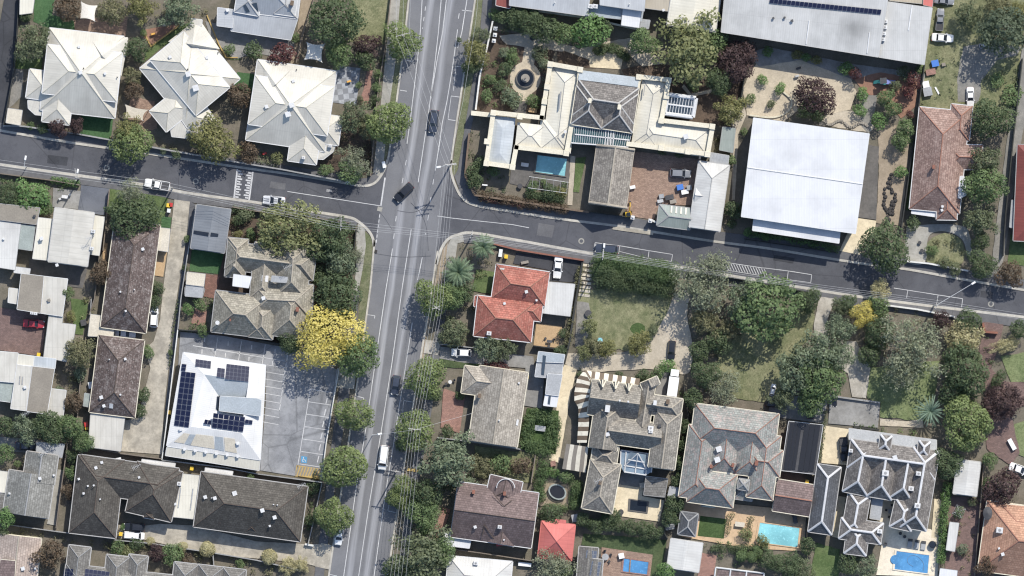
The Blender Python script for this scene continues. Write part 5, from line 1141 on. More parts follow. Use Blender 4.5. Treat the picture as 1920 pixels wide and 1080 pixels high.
KIND = {  # leaf material, crown pool, name, category
 'green':('leaf_green','big','broadleaf_tree'), 'dark':('leaf_dark','big','evergreen_tree'), 'olive':('leaf_olive','ragged','broadleaf_tree'), 'yellow':('leaf_yellow','lobed','yellow_tree'), 'street2':('leaf_street','big','street_tree'),
 'lime':('leaf_lime','ragged','broadleaf_tree'), 'burg':('leaf_burg','mid','purple_leaf_tree'), 'rust':('leaf_rust','mid','broadleaf_tree'), 'grey':('leaf_grey','airy','twiggy_tree'),
 'burgbig':('leaf_burg','big','purple_leaf_tree'), 'bright':('leaf_bright','mid','broadleaf_tree'), 'red':('leaf_red','small','red_leaf_tree'), 'gold':('leaf_gold','ragged','autumn_tree'), 'gum':('leaf_gum','ragged','gum_tree'),
 'street':('leaf_street','round','street_tree'), 'mix':('leaf_mix','ragged','broadleaf_tree'), 'pine':('leaf_pine','big','evergreen_tree'), 'midd':('leaf_dark','mid','evergreen_tree'), 'midg':('leaf_green','mid','broadleaf_tree'),
 'cream':('leaf_cream','ragged','yellow_tree'), 'sgreen':('leaf_green','small','shrub'), 'sdark':('leaf_dark','small','shrub'), 'sburg':('leaf_burg','small','shrub'), 'solive':('leaf_olive','small','shrub'),
 'sbright':('leaf_bright','small','shrub'), 'syellow':('leaf_yellow','small','shrub'), 'slime':('leaf_lime','small','shrub'), 'sgrey':('leaf_gum','small','shrub'), 'ball':('leaf_green','ball','clipped_shrub'), 'yball':('leaf_cream','ball','clipped_shrub'), 'srust':('leaf_rust','small','shrub'), 'sgold':('leaf_gold','small','shrub')}
NT = [0]
def T(x, y, r, kind, label, asp=1.0, h=None, rot=None, group=None):
    lm, pl, nm = KIND[kind]; NT[0] += 1; rr = random.Random(NT[0]*13+5)
    rm = r*S*1.06
    cat = 'shrub' if nm.endswith('shrub') else 'tree'
    if h is None: h = min(2.0+1.35*rm, 11.5) if cat == 'tree' else min(.7+1.15*rm, 3.2)
    rz = min(rm*.95, h*.48)
    e = empty(nm, W(x, y, 0), label, cat, group)
    k = 1-(h-rz)/H; e.location = (e.location.x*k, e.location.y*k, 0)
    ms = pool(pl); me = rr.choice(ms)
    if asp == 1 and pl != 'ball': asp = rr.uniform(.84, 1.18); rot = rr.uniform(0, 360)
    c = bpy.data.objects.new('crown', me); COL.objects.link(c); c.parent = e
    c.location = (0, 0, h-rz); c.scale = (rm*asp**.5, rm/asp**.5, rz); c.rotation_euler = (0, 0, 0)
    if not len(me.materials): me.materials.append(M(lm))
    c.material_slots[0].link = 'OBJECT'; c.material_slots[0].material = M(lm)
    e.rotation_euler = (0, 0, rr.uniform(0, 6.28) if asp == 1 and rot is None else math.radians(rot or 0))
    tm = rr.choice(TWIGGY if pl == 'airy' else TRUNKS)
    t = bpy.data.objects.new('trunk', tm); COL.objects.link(t); t.parent = e
    zb = h-rz; t.location = (0, 0, zb); t.scale = (rm*.9, rm*.9, zb/1.2)
    if pl == 'airy': t.scale = (rm, rm, zb/1.2); t.material_slots[0].link = 'OBJECT'; t.material_slots[0].material = M('pale_bark')
    return e

# -- top left
T(62,78,34,'olive','pale olive tree covering the top left corner of the leftmost cream roof')
T(126,16,27,'rust','brown leaved round tree above the leftmost cream roof'); T(214,22,29,'mix','dark olive round tree right of the cream shade sail'); T(264,8,30,'lime','yellow olive tree at the top edge above the tan play area'); T(338,14,36,'gum','grey green tree at the top edge above the middle cream roof')
T(256,90,23,'midd','dark tree between the leftmost and middle cream roofs, topmost'); T(246,142,18,'mix','dull brown green tree between the leftmost and middle cream roofs, middle'); T(250,172,19,'rust','rusty tree between the leftmost and middle cream roofs, lowest')
T(269,62,8,'sgreen','small bush at the left tip of the tan play area'); T(48,28,14,'sdark','dark bush below the pale flat shed'); T(108,239,18,'burg','purple tree below the leftmost cream roof, beside the dark lane'); T(142,237,15,'burg','red purple tree on the artificial lawn below the leftmost cream roof'); T(80,240,12,'sdark','dark shrub left of the purple tree at the street fence'); T(57,236,8,'sgreen','small bright bush beside the white square hut')
T(238,243,28,'lime','yellowish upper half of the tree pair below the shade sail'); T(247,268,38,'street2','round green tree overhanging the left side street'); T(404,266,45,'lime','yellow green feathery tree below the middle cream roof',h=9); T(447,180,24,'rust','rust brown tree right of the middle cream roof'); T(466,283,20,'rust','brown shrubby tree left of the rightmost cream roof',h=4); T(330,290,10,'sdark','low dark shrub at the street wall below the middle cream roof'); T(306,283,7,'sgrey','grey shrub at the street wall below the middle cream roof')
T(626,32,49,'dark','very large dark green tree at the top beside the faded lawn',h=10.5); T(634,98,28,'green','round green tree above the chequered paving'); T(686,86,24,'burg','purple brown tree right of the round green tree'); T(684,112,20,'midd','dark bushy tree below the purple brown tree'); T(527,102,27,'red','open red leaved tree above the rightmost cream roof',h=5); T(553,72,10,'sgreen','small green shrub at the corner of the grey hipped villa')
T(754,78,35,'street2','dense street tree under the wires left of the main road'); T(732,232,41,'street','large pale green street tree left of the main road',h=10); T(664,222,32,'olive','olive grey tree beside the rightmost cream roof',h=7); T(690,245,20,'mix','brownish olive tree behind the large pale street tree',h=6); T(664,302,30,'grey','twiggy grey brown tree at the upper left junction corner',h=5.5); T(655,322,24,'midg','green tree at the upper left junction corner fence',h=4.5); T(610,318,14,'sgreen','green shrub at the street wall below the rightmost cream roof'); T(520,296,12,'sgold','yellowish shrub left of the small hex porch'); T(708,140,10,'sgreen','green bush right of the pink curved path, upper'); T(706,165,11,'sgreen','green bush right of the pink curved path, middle'); T(703,185,10,'sdark','green bush right of the pink curved path, lower'); T(671,160,7,'sgreen','small bush on the chequered paving'); T(676,185,7,'solive','small bush at the end of the pink curved path'); T(430,92,11,'sgreen','round bush beside the grey paved yard'); T(475,96,20,'sdark','shaded bush below the grey hipped villa')
# -- mansion garden
T(903,66,17,'olive','small olive street tree right of the main road, topmost'); T(890,98,27,'lime','olive green street tree right of the main road, middle',h=6.5); T(882,124,17,'midd','dark street tree right of the main road, lowest'); T(861,75,6,'sdark','tiny dark tree at the bay line of the main road')
T(1104,58,34,'bright','bright green round tree above the mansion terrace',h=7.5); T(1128,52,20,'midd','dark tree behind the bright green round tree'); T(1206,78,27,'green','green tree between terrace and olive gold tree',h=7); T(1288,98,66,'gold','huge olive gold tree right of the mansion garden',h=11); T(1340,78,28,'midg','green tree on the right flank of the olive gold tree'); T(1378,112,38,'burgbig','purple brown tree between olive gold tree and play yard',h=7); T(1350,150,26,'dark','dark tree below the purple brown tree',h=6); T(1368,207,30,'lime','olive yellow tree at the tan winding path',h=5.5); T(1300,160,14,'sgreen','green bush inside the curved path edging')
T(962,32,23,'midd','dark garden tree at the mansion boundary, leftmost'); T(990,42,26,'dark','dark garden tree at the mansion boundary, second'); T(1025,55,27,'midd','dark garden tree at the mansion boundary, third'); T(1060,65,23,'midg','green garden tree at the mansion boundary, beside the bright round tree'); T(930,30,14,'sgreen','green shrub by the dark brick red roof sliver')
for k, (x, y, kd, lab) in enumerate([(945,98,'sgrey','silvery shrub left of the fountain, upper'),(962,112,'sgreen','green shrub left of the fountain, upper'),(946,130,'sdark','dark shrub left of the fountain, middle'),(958,100,'sgreen','green shrub above the silvery shrub'),(936,160,'sdark','dark shrub left of the fountain, lower'),(952,180,'sgrey','silvery shrub left of the fountain, lower'),(920,150,'sgreen','green shrub at the mansion front fence, upper'),(912,180,'sgreen','green shrub at the mansion front fence, lower'),(1012,100,'solive','olive shrub right of the fountain, upper'),(1020,120,'sgrey','silvery shrub right of the fountain'),(1000,190,'sgreen','pale green shrub beside the dark paved yard'),(965,188,'sgrey','pale flowering shrub below the fountain')]):
    T(x, y, 12+k % 3*2, kd, lab)
T(1130,95,9,'sdark','dark clipped bush at the left end of the terrace hedge'); T(1165,103,9,'sdark','dark clipped bush at the right end of the terrace hedge'); T(1148,93,10,'sdark','dark clipped bush in the middle of the terrace hedge')
T(885,320,15,'sdark','dark bush at the mansion street corner, upper',h=3.5); T(890,340,16,'midd','dark bush at the mansion street corner, lower',h=4); T(900,305,14,'sdark','dark bush left of the mansion wing',h=3); T(925,322,12,'sgreen','green bush below the mansion wing'); T(1000,350,13,'sgreen','leafy bush under the white pergola bars, left'); T(1030,358,15,'midd','leafy bush under the white pergola bars, middle',h=3); T(1052,362,13,'slime','yellowish bush under the white pergola bars, right'); T(1375,392,18,'midd','dark shrub between stables and white hall',h=4); T(1372,418,10,'sdark','dark shrub at the small round gate'); T(1402,435,9,'sbright','spiky bright shrub at the white hall front, left'); T(1435,442,9,'sbright','spiky bright shrub at the white hall front, second'); T(1395,248,8,'sgreen','green shrub at the top left of the white hall'); T(1370,300,12,'sgreen','green shrub beside the stables roof')
T(1095,262,8,'sgreen','small green shrub above the coach house'); T(1240,283,10,'sdark','shaded shrub below the mansion wing, left'); T(1275,290,9,'sdark','shaded shrub below the mansion wing, right')
# -- school play yard
T(1530,180,38,'burgbig','large dark purple tree in the sand play yard',h=8); T(1525,205,26,'dark','dark green lower half of the play yard tree',h=6)
for x, y, r, kd, lab in [(1438,97,11,'sbright','bright bush at the shed wall, leftmost'),(1495,103,11,'slime','yellow green bush at the shed wall, second'),(1512,108,10,'sbright','bright bush at the shed wall, third'),(1530,112,11,'slime','yellow green bush at the shed wall, fourth'),(1430,150,11,'sbright','bright bush in the sand play yard, upper left'),(1462,166,12,'sbright','bright bush in the sand play yard, beside the purple tree'),(1586,128,16,'sbright','green and red bush left of the play slide'),(1604,138,12,'red','red bush left of the play slide'),(1617,178,14,'sbright','round green bush below the play slide, upper'),(1612,206,14,'sbright','round green bush below the play slide, lower'),(1660,185,17,'midg','green tree right of the grey path, upper'),(1650,226,17,'sbright','bright green bush above the tan bark strip'),(1676,205,15,'midg','green tree right of the grey path, lower'),(1698,240,18,'midg','green tree at the bungalow fence, upper'),(1690,264,17,'midg','green tree at the bungalow fence, middle'),(1688,322,14,'sbright','bright green bush at the bungalow fence, lowest'),(1696,138,15,'solive','olive bush at the red leaved shrubs'),(1714,150,17,'red','red leaved shrub at the annex corner'),(1702,172,14,'red','red leaved shrub below the annex corner'),(1680,162,12,'solive','olive bush right of the play slide'),(1706,215,9,'red','small red shrub beside the bungalow fence'),(1390,192,10,'sgrey','grey green shrub left of the sand yard'),(1408,185,10,'sgreen','green shrub left of the sand yard'),(1445,195,9,'sdark','dark shrub in the kidney shaped bed')]:
    T(x, y, r, kd, lab)
# -- far right top
T(1815,26,28,'olive','olive tree beside the grey wrecked ute'); T(1885,56,48,'pine','huge grey green tree in the vacant yard',h=11); T(1858,222,39,'dark','dark green round tree beside the bungalow',h=8.5); T(1850,300,30,'olive','olive tree hanging over the bungalow, upper',h=7.5); T(1846,350,38,'green','tall green tree hanging over the bungalow, middle',h=9); T(1835,410,32,'olive','olive tree hanging over the bungalow, lower',h=7.5); T(1840,450,18,'midd','dark shrubby tree beside the curved path'); T(1662,463,46,'dark','large round dark tree on the right side street',h=9); T(1841,496,28,'dark','dark tree at the lane mouth',h=6); T(1893,512,25,'rust','brown olive tree at the right lane corner',h=6); T(1713,417,16,'sdark','dark bush at the bungalow corner'); T(1770,492,12,'solive','weedy shrub in the round garden, lower'); T(1748,470,12,'sgreen','weedy shrub in the round garden, left'); T(1790,505,13,'solive','weedy shrub at the round garden wall'); T(1870,150,16,'sgreen','rough shrub in the vacant yard',h=1.6); T(1895,180,22,'sgreen','rough shrub beside the gravel lane',h=2.2); T(1725,130,10,'sgreen','weedy shrub in the vacant yard by the annex',h=1.2); T(1875,10,25,'mix','dark tree at the top right edge'); T(1915,20,20,'lime','spiky yellow olive tree at the top right corner')
# -- left middle
T(60,372,34,'bright','bright leafy bush tree at the left street fence',h=4.5); T(20,368,26,'dark','dark round bush tree at the left edge',h=4.5); T(84,388,16,'midg','green bush right of the bright leafy bush tree',h=3); T(250,402,46,'dark','dark green tree with bare branches beside the street',h=7,asp=1.25); T(246,362,26,'grey','bare branched grey tree top beside the street',h=7.5); T(188,515,22,'rust','dark brown tree between white corrugated roof and brown unit',h=5); T(134,592,11,'slime','bright yellow green bush by the ribbed carport'); T(128,550,12,'midg','green bush right of the pale ribbed roofs'); T(150,665,30,'mix','dark olive tree left of the lower brown unit',h=7.5); T(150,700,16,'sgrey','grey bush below the dark olive tree'); T(140,755,18,'rust','brown bush left of the small cream shed'); T(110,735,12,'sgrey','pale shrub beside the tan flat roof'); T(90,800,32,'dark','dark tree in the row above the grey tiled house, middle',h=6); T(45,805,26,'gum','grey green tree in the row above the grey tiled house, left',h=6); T(130,800,24,'green','green tree in the row above the grey tiled house, right',h=6); T(10,800,20,'midd','dark tree at the left edge above the grey tiled house'); T(155,830,20,'green','green tree above the U shaped brown roof'); T(10,850,18,'midg','green tree at the left edge beside the flat carport'); T(136,857,13,'midd','dark shrub left of the U shaped brown roof, top',h=3); T(134,888,13,'midg','green shrub left of the U shaped brown roof, second',h=3); T(130,920,14,'rust','brownish shrub left of the U shaped brown roof, third',h=3); T(33,870,8,'sgreen','small bush left of the grey tiled house'); T(8,972,20,'bright','green tree at the left edge below the grey tiled house'); T(5,1000,14,'midd','dark tree at the left edge above the pink roof'); T(94,1040,28,'rust','dull brown tree right of the pink roof',h=7)
T(268,739,15,'midd','dark round bush right of the lower brown unit, upper',h=3.2); T(262,772,13,'midd','dark round bush right of the lower brown unit, lower',h=2.8); T(276,660,13,'midg','green bush right of the lower brown unit, top',h=2.6); T(297,540,13,'midd','dark bush right of the upper brown unit, upper',h=2.8); T(290,565,14,'midd','dark bush right of the upper brown unit, lower',h=3); T(350,448,8,'sgreen','small bush on the grey strip beside the dark metal garage'); T(347,502,7,'sdark','dark bush on the grey strip beside the cream shed'); T(320,660,6,'sgreen','tiny bush on the grey strip beside the clinic')
T(540,430,56,'gold','large yellow olive tree over the stone slate house',h=9.5,asp=1.35,rot=-10); T(622,445,38,'dark','dark green tree at the lower left junction corner, upper',h=7.5); T(640,490,34,'gum','grey green tree at the lower left junction corner, middle',h=7); T(668,478,16,'grey','twiggy shrub beside the corner footpath',h=3.5); T(636,552,44,'dark','dark green tree at the lower left junction corner, lower',h=8); T(600,470,26,'midd','shaded dark tree behind the corner footpath trees'); T(603,520,20,'midd','shaded shrub beside the curved brick path',h=3.5); T(610,600,20,'midd','dark tree just above the bright yellow tree',h=5); T(445,412,13,'sdark','dark shrub beside the metal garage'); T(462,405,15,'solive','olive shrub beside the large yellow olive tree'); T(446,439,9,'slime','pale lime bush beside the metal garage'); T(470,440,12,'sgreen','green shrub left of the stone slate house'); T(352,578,12,'sbright','bright shrub at the brick patio'); T(375,570,14,'sgreen','green shrub at the brick patio'); T(380,618,13,'sgreen','low green shrub beside the water tank')
T(624,624,56,'yellow','brilliant yellow tree beside the clinic car park',h=10,asp=1.2,rot=20); T(668,668,42,'green','dark green tree at the foot of the brilliant yellow tree',h=9); T(545,640,23,'dark','dark green tree left of the brilliant yellow tree',h=5); T(698,634,6,'sdark','tiny conifer beside the main road')
T(663,778,34,'street2','street tree left of the main road, beside the car park',h=7); T(643,873,42,'street','street tree left of the main road, below the car park',h=8); T(625,966,34,'street','street tree left of the main road, above the parked white car',h=7)
# bottom left
T(282,1015,8,'yball','small yellow clipped ball on the unit driveway edge, leftmost'); T(343,1025,9,'yball','small yellow clipped ball on the unit driveway edge, second'); T(389,1030,14,'yball','larger yellow clipped ball on the unit driveway edge'); T(505,1044,14,'yball','yellow clipped ball at the right end of the unit driveway'); T(240,1035,14,'sgold','orange yellow shrub above the grey gabled units'); T(222,1026,16,'sgreen','green shrub above the grey gabled units'); T(255,1020,14,'sdark','dark shrub below the white parked van'); T(293,1036,17,'burg','purple shrub below the unit driveway',h=3.5); T(325,1040,22,'midg','green bush below the unit driveway',h=3.5); T(352,1048,14,'srust','brown shrub right of the green bush below the unit driveway'); T(540,1060,18,'cream','cream variegated shrub at the bottom footpath, left',h=2.5); T(563,1058,15,'cream','cream variegated shrub at the bottom footpath, right',h=2.5); T(450,1058,10,'sgreen','small shrub among the bottom unit gardens'); T(585,915,14,'sdark','dark shrub right of the long brown roof, upper',h=2.2); T(582,975,14,'sdark','dark shrub right of the long brown roof, lower',h=2.2); T(230,988,6,'sbright','small bright bush in the U shaped roof recess'); T(470,893,9,'sgreen','bush beside the white speckled awning'); T(228,932,6,'slime','lime bush in the deep roof recess')
# -- centre column right of main road
T(812,558,36,'street2','street tree under the wires beside the red tiled house',h=8); T(850,555,26,'green','green tree joined to the wires street tree',h=6.5); T(870,548,20,'midd','dark tree left of the red tiled house'); T(850,620,29,'olive','olive green tree above the parked white car',h=5); T(912,654,26,'gum','grey green tree over the parked white car',h=5.5); T(945,655,24,'olive','olive tree below the red tiled house',h=5); T(797,707,38,'street2','street tree under the wires beside the tan tiled house',h=8); T(776,806,38,'street2','street tree under the wires at the pole crossbar',h=7); T(750,836,12,'sdark','low bush under the pole crossbar'); T(840,868,52,'gum','large grey green tree above the plum brown house',h=10); T(800,925,30,'dark','dark tree left of the plum brown house, upper',h=7); T(758,916,24,'street2','small street tree beside the yellow paving strip, upper',h=5.5); T(748,935,21,'street','small street tree beside the yellow paving strip, lower',h=5); T(795,968,33,'green','green tree left of the plum brown house, lower',h=7); T(790,1048,56,'olive','very large brown green tree at the bottom beside the main road',h=11); T(825,1035,30,'green','green tree right of the very large brown green tree',h=8); T(745,1070,28,'midd','dark tree at the bottom beneath the wires',h=7)
T(818,742,12,'sdark','rounded bush at the pink pebble yard, upper'); T(840,808,14,'sdark','clipped bush at the pink pebble yard, lower'); T(862,742,9,'sgreen','bush between pink pebble yard and tan tiled house'); T(905,872,24,'mix','weedy bush in the overgrown yard, left',h=3); T(940,870,20,'sgreen','weedy bush in the overgrown yard, middle'); T(975,872,20,'srust','brown weedy bush in the overgrown yard, right'); T(880,910,16,'sgrey','grey shrub at the plum brown house corner'); T(930,690,20,'red','red creeper shrub above the tan tiled house',h=2.8,asp=2.0,rot=-8); T(1015,555,8,'sdark','dark bush beside the white ribbed carport')
T(1050,660,13,'midd','dark bush at the timber deck corner, lower',h=3); T(1055,625,10,'sdark','dark bush at the timber deck corner, upper'); T(1032,963,22,'midd','dark bush between oval trampoline and red pavilion',h=4); T(1040,1066,40,'grey','twiggy grey tree below the red pavilion',h=6.5); T(1058,1072,16,'midg','green bush beside the twiggy grey tree'); T(1062,895,15,'sgreen','green bush at the oval trampoline')
T(1105,612,18,'gold','orange gold tree on the left of the patchy lawn',h=4.5); T(1095,660,16,'gold','orange tinged tree at the gravel drive bend',h=4); T(1115,650,20,'mix','brown twiggy tree at the gravel drive bend',h=4); T(1138,655,17,'lime','yellow green tree at the gravel drive bend',h=4); T(1198,646,23,'lime','olive yellow tree at the gravel drive centre',h=4.5); T(1225,618,12,'solive','low bush edging the gravel drive, upper'); T(1215,632,10,'solive','low bush edging the gravel drive, lower'); T(1250,685,16,'sbright','bright shrub in front of the parked black car',h=2.2); T(1205,703,14,'sdark','dark shrub beside the striped verandah, right'); T(1232,700,14,'sgreen','green shrub above the caravan truck'); T(1160,702,8,'sdark','low shrub along the striped verandah'); T(1088,705,8,'sdark','dark shrub at the striped verandah corner')
T(1320,530,56,'grey','large twiggy grey tree on the right side street',h=11); T(1340,500,30,'grey','twiggy grey tree leaning over the right side street',h=10); T(1440,580,62,'green','large leafy green tree below the hatched road marking',h=11); T(1400,555,38,'gum','grey green tree left of the large leafy green tree',h=9); T(1515,562,24,'dark','dark tree left of the pale driveway',h=5.5); T(1320,600,30,'mix','shaggy olive tree at the gravel drive gate',h=6); T(1345,640,26,'midd','dark tree beside the gravel drive',h=5); T(1368,618,22,'mix','shaggy olive tree above the dry lawn',h=5.5); T(1310,660,20,'midd','dark tree right of the parked black car'); T(1322,700,28,'dark','dark green tree left of the dry lawn, upper',h=6); T(1355,725,36,'grey','grey twiggy tree left of the dry lawn, lower',h=6); T(1300,750,20,'midd','dark tree above the orange ridged house',h=5); T(1285,800,14,'midd','dark hedge tree between the mansions, upper',h=3.5); T(1282,835,15,'midd','dark hedge tree between the mansions, second',h=3.5); T(1278,870,15,'midd','dark hedge tree between the mansions, third',h=3.5); T(1270,900,14,'midd','dark hedge tree between the mansions, lowest',h=3.5)
T(1578,618,28,'gum','grey green tree beside the pale driveway, top',h=8); T(1575,575,16,'olive','olive tree at the street beside the pale driveway',h=5); T(1536,660,42,'gum','big grey green tree over the pale driveway',h=10); T(1492,698,42,'gum','big rough tree right of the dry lawn',h=10); T(1540,710,46,'green','big green tree in the clump above the solar pergola',h=10); T(1574,672,27,'gum','grey green tree at the right of the driveway clump',h=9); T(1520,752,28,'green','green tree at the foot of the driveway clump',h=7.5); T(1470,748,24,'olive','olive tree over the parked black car',h=6.5)
T(1650,545,20,'cream','small yellow tree on the right side street',h=5); T(1617,590,24,'yellow','bright yellow tree below the right side street',h=5.5); T(1588,570,18,'midd','dark tree left of the bright yellow tree',h=5); T(1645,572,22,'midg','green tree between the two yellow trees',h=5); T(1650,625,30,'dark','dark green tree below the bright yellow tree',h=7); T(1632,665,22,'midd','dark tree at the pale driveway edge',h=5.5); T(1710,650,58,'grey','very large twiggy grey tan tree above the green lawn',h=11); T(1690,700,36,'grey','lower spread of twiggy tree over the green lawn',h=9); T(1765,600,18,'burg','purple brown bush at the street fence'); T(1812,632,34,'cream','cream yellow tree beside the brick garden path',h=6); T(1815,602,24,'midd','dark tree at the street by the brick path',h=5); T(1812,692,46,'dark','dark green tree right of the twiggy grey tan tree',h=9.5); T(1785,735,30,'midd','dark tree above the spiky palm',h=6); T(1814,790,48,'street','olive green dome tree beside the spiky palm',h=9); T(1880,755,36,'burgbig','purple tree over the brick garden path',h=7); T(1886,648,22,'cream','yellow shrub row at the right edge',h=3,asp=2.2,rot=20); T(1910,618,18,'midd','dark bush at the right edge by the street'); T(1872,712,16,'midd','dark bush beside the bright lawn',asp=.6,rot=-30); T(1776,870,30,'dark','dark round tree beside the white-ridged slate house',h=6.5); T(1856,863,15,'midg','green bush at the foot of the brick path'); T(1882,912,34,'burg','brown purple tree above the orange tiled house',h=6.5); T(1850,905,12,'sgreen','bush left of the brown purple tree'); T(1775,1010,10,'sgreen','narrow bush in the red brown bed'); T(1805,1030,12,'sgrey','grey green shrub in the red brown bed'); T(1800,960,12,'sgreen','green shrub in the red brown bed'); T(1822,940,10,'solive','brown bush below the white gable shed')
T(1398,1003,13,'sgold','golden bush at the foot of the square dark lawn'); T(1430,1012,13,'slime','yellow green bush at the aqua pool corner'); T(1392,1040,13,'sgreen','round bush at the bottom by the white carport'); T(1420,1035,12,'sgreen','green bush beside the pool pump corner'); T(1390,1043,10,'ball','round clipped ball at the bottom, left'); T(1410,1044,10,'ball','round clipped ball at the bottom, right'); T(1476,1060,28,'dark','dark tree below the aqua pool',h=5); T(1443,1052,18,'midd','dark tree at the lower left of the aqua pool'); T(1508,1078,24,'olive','olive tree at the bottom edge below the aqua pool',h=4.5); T(1515,1022,16,'midd','dark tree right of the aqua pool',h=4); T(1590,1055,22,'midd','dark bush tree at the bottom by the green lawn',h=4); T(1625,1065,24,'gum','grey green tree left of the blue pool terrace',h=4.5); T(1262,948,20,'midd','dark tree at the cream patio corner',h=4.5); T(1255,970,16,'midd','dark bush below the cream patio corner'); T(1249,1072,17,'bright','bright green bush at the bottom by the white carport'); T(1850,1060,20,'rust','brown bush in front of the orange tiled house')
for k, (x, y) in enumerate([(1095,975),(1115,985),(1138,978),(1160,985),(1182,990),(1205,992),(1228,1000),(1148,966)]):
    T(x, y, 15+k % 3, 'midd', 'leafy dark tree in the row below the cream spa patio', h=3.4, group='dark row below the spa patio')
# palms
def palm(x, y, r, label, nf, mat, width, h, droop, name='palm_tree', seed=1):
    rr = random.Random(seed); e = empty(name, W(x, y, 0)*(1-h/H), label, 'palm'); rm = r*S
    mb = MB()
    for k in range(5): mb.tube((0, 0, h*.85*k/5), (0, 0, h*.85*(k+1)/5), .32-.02*k, .30-.02*k, 9)
    mb.build('trunk', 'bark', e)
    for i in range(nf):
        mb = MB(); a = i*2.39996+rr.uniform(-.15, .15); t0 = (i/nf); el = 1.25-1.25*t0**.8; L = rm*rr.uniform(.88, 1.08)*(.75+.35*t0)
        p = Vector((0, 0, h*.85)); n = 9; u = Vector((math.cos(a), math.sin(a), 0)); side = Vector((-math.sin(a), math.cos(a), 0)); pts = []
        for k in range(n+1):
            s = k/n; ang = el-droop*s*s*1.3; pts.append(p.copy()); p = p+(u*math.cos(ang)+Vector((0, 0, math.sin(ang))))*(L/n)
        for k in range(n):
            s = (k+.5)/n; w = width*math.sin(math.pi*min(1, .12+s*.88))**.7; d = (pts[k+1]-pts[k])
            for sgn in (-1, 1):
                for q in (0, .5):
                    b0 = pts[k]+d*q; tip = b0+side*sgn*w+d*.9-Vector((0, 0, w*.35)); mb.face([b0, b0+d*.42, tip] if sgn < 0 else [b0+d*.42, b0, tip])
            mb.face([pts[k]-side*.05, pts[k+1]-side*.05, pts[k+1]+side*.05, pts[k]+side*.05][::-1])
        o = mb.build('frond', mat, e); me = o.data
        at = me.attributes.new('tint', 'FLOAT', 'FACE'); tv = rr.uniform(.2, 1); at.data.foreach_set('value', [min(1, max(0, tv+rr.uniform(-.2, .2))) for _ in me.polygons])
palm(859,511,33,'large feathery palm at the lower right junction corner',62,'leaf_palm',.62,5.0,1.0,seed=3)
palm(906,463,27,'smaller feathery palm above the red tiled house driveway',46,'leaf_palm',.5,4.2,1.1,seed=5)
palm(1745,771,33,'spiky long leaved palm below the twiggy grey tan tree',60,'leaf_spiky',.22,3.4,.9,seed=8)
# hedges and undergrowth
def lobes_line(pts, w, h, rr, step=.75):
    out = []
    P = [W(*p) for p in pts]
    for a, b in zip(P, P[1:]):
        L = (b-a).length; d = (b-a)/max(L, 1e-6); n = Vector((-d.y, d.x, 0))
        for k in range(max(1, int(L/step))):
            for z in ([h*.35, h*.72] if h > 1.2 else [h*.6]):
                for q in ([-w*.25, w*.25] if w > 1 else [0]):
                    c = a+d*(k+.5)*step+n*(q+rr.uniform(-.1, .1)*w); rad = min(w*.42, h*.5)*rr.uniform(.65, 1.25); out.append((c.x+n.x*rr.uniform(-.14,.14)*w, c.y+n.y*rr.uniform(-.14,.14)*w, z*rr.uniform(.75, 1.2), max(.22, rad)))
    return out
def hedge(label, pts, w, h, mat, seed):
    rr = random.Random(seed); lb = lobes_line(pts, w, h, rr); c = np.mean(np.array(lb)[:, :3], axis=0); c[2] = 0
    lb = [(a-c[0], b-c[1], z, r) for a, b, z, r in lb]
    me = leafcloud('hedge', lb, 150, .17, seed, .1, .1, False); o = link('hedge', me, mat); o.location = c; tag(o, label, 'hedge')
hedge('tall thick dark hedge along the right side street', [(1116,497),(1160,500),(1210,505),(1268,518)], 3.4, 3.0, 'leaf_hedge', 1)
hedge('second tall hedge thickening below the street hedge', [(1122,518),(1170,525),(1225,530),(1262,538)], 3.8, 2.8, 'leaf_dark', 2)
hedge('low green hedge along the front of the white school hall', [(1405,438),(1470,447),(1540,460),(1574,467)], 1.3, 1.2, 'leaf_bright', 3)
hedge('autumn red and green creeper hedge along the mansion street wall', [(898,368),(960,378),(1010,385),(1070,394)], 1.6, 2.0, 'leaf_rust', 4)
hedge('red tinged creeper on the mansion street wall', [(905,374),(950,382),(985,387)], .9, 2.0, 'leaf_red', 41)
hedge('dark ivy hedge at the pool fence of the mansion', [(985,365),(1030,370),(1060,375)], 1.6, 1.8, 'leaf_dark', 5)
hedge('square clipped hedge around the white garden table', [(994,778),(1040,782),(1034,842),(984,836),(994,778)], 2.3, 1.7, 'leaf_hedge', 6)
hedge('clipped hedge left of the oval trampoline', [(1020,862),(1014,900),(1008,945)], 1.9, 2.0, 'leaf_hedge', 7)
hedge('clipped hedge right of the oval trampoline', [(1082,905),(1076,955)], 2.0, 2.0, 'leaf_hedge', 8)
hedge('clipped hedge above the oval trampoline', [(1022,884),(1052,888)], 1.4, 1.7, 'leaf_bright', 9)
hedge('clipped hedge below the oval trampoline', [(1030,950),(1066,955)], 1.3, 1.7, 'leaf_hedge', 10)
hedge('dark hedge below the orange terrace garden', [(1440,1026),(1360,1030),(1330,1026)], 1.3, 1.5, 'leaf_dark', 11)
hedge('long green hedge beside the blue pool terrace', [(1778,905),(1770,960),(1766,1020),(1762,1060)], 1.5, 2.2, 'leaf_bright', 12)
hedge('narrow hedge right of the solar pergola', [(1548,770),(1541,830),(1536,868)], 1.0, 1.8, 'leaf_olive', 13)
hedge('mixed hedge along the main road front of the leafy corner', [(1065,560),(1072,600),(1062,650)], 1.2, 1.8, 'leaf_mix', 14)
hedge('dark hedge at the left of the driveway of the white sedan', [(1088,500),(1082,545)], 1.3, 1.7, 'leaf_mix', 15)
hedge('ivy hedge between brown units and car park', [(334,560),(322,640),(318,690)], .7, 1.3, 'leaf_dark', 16)
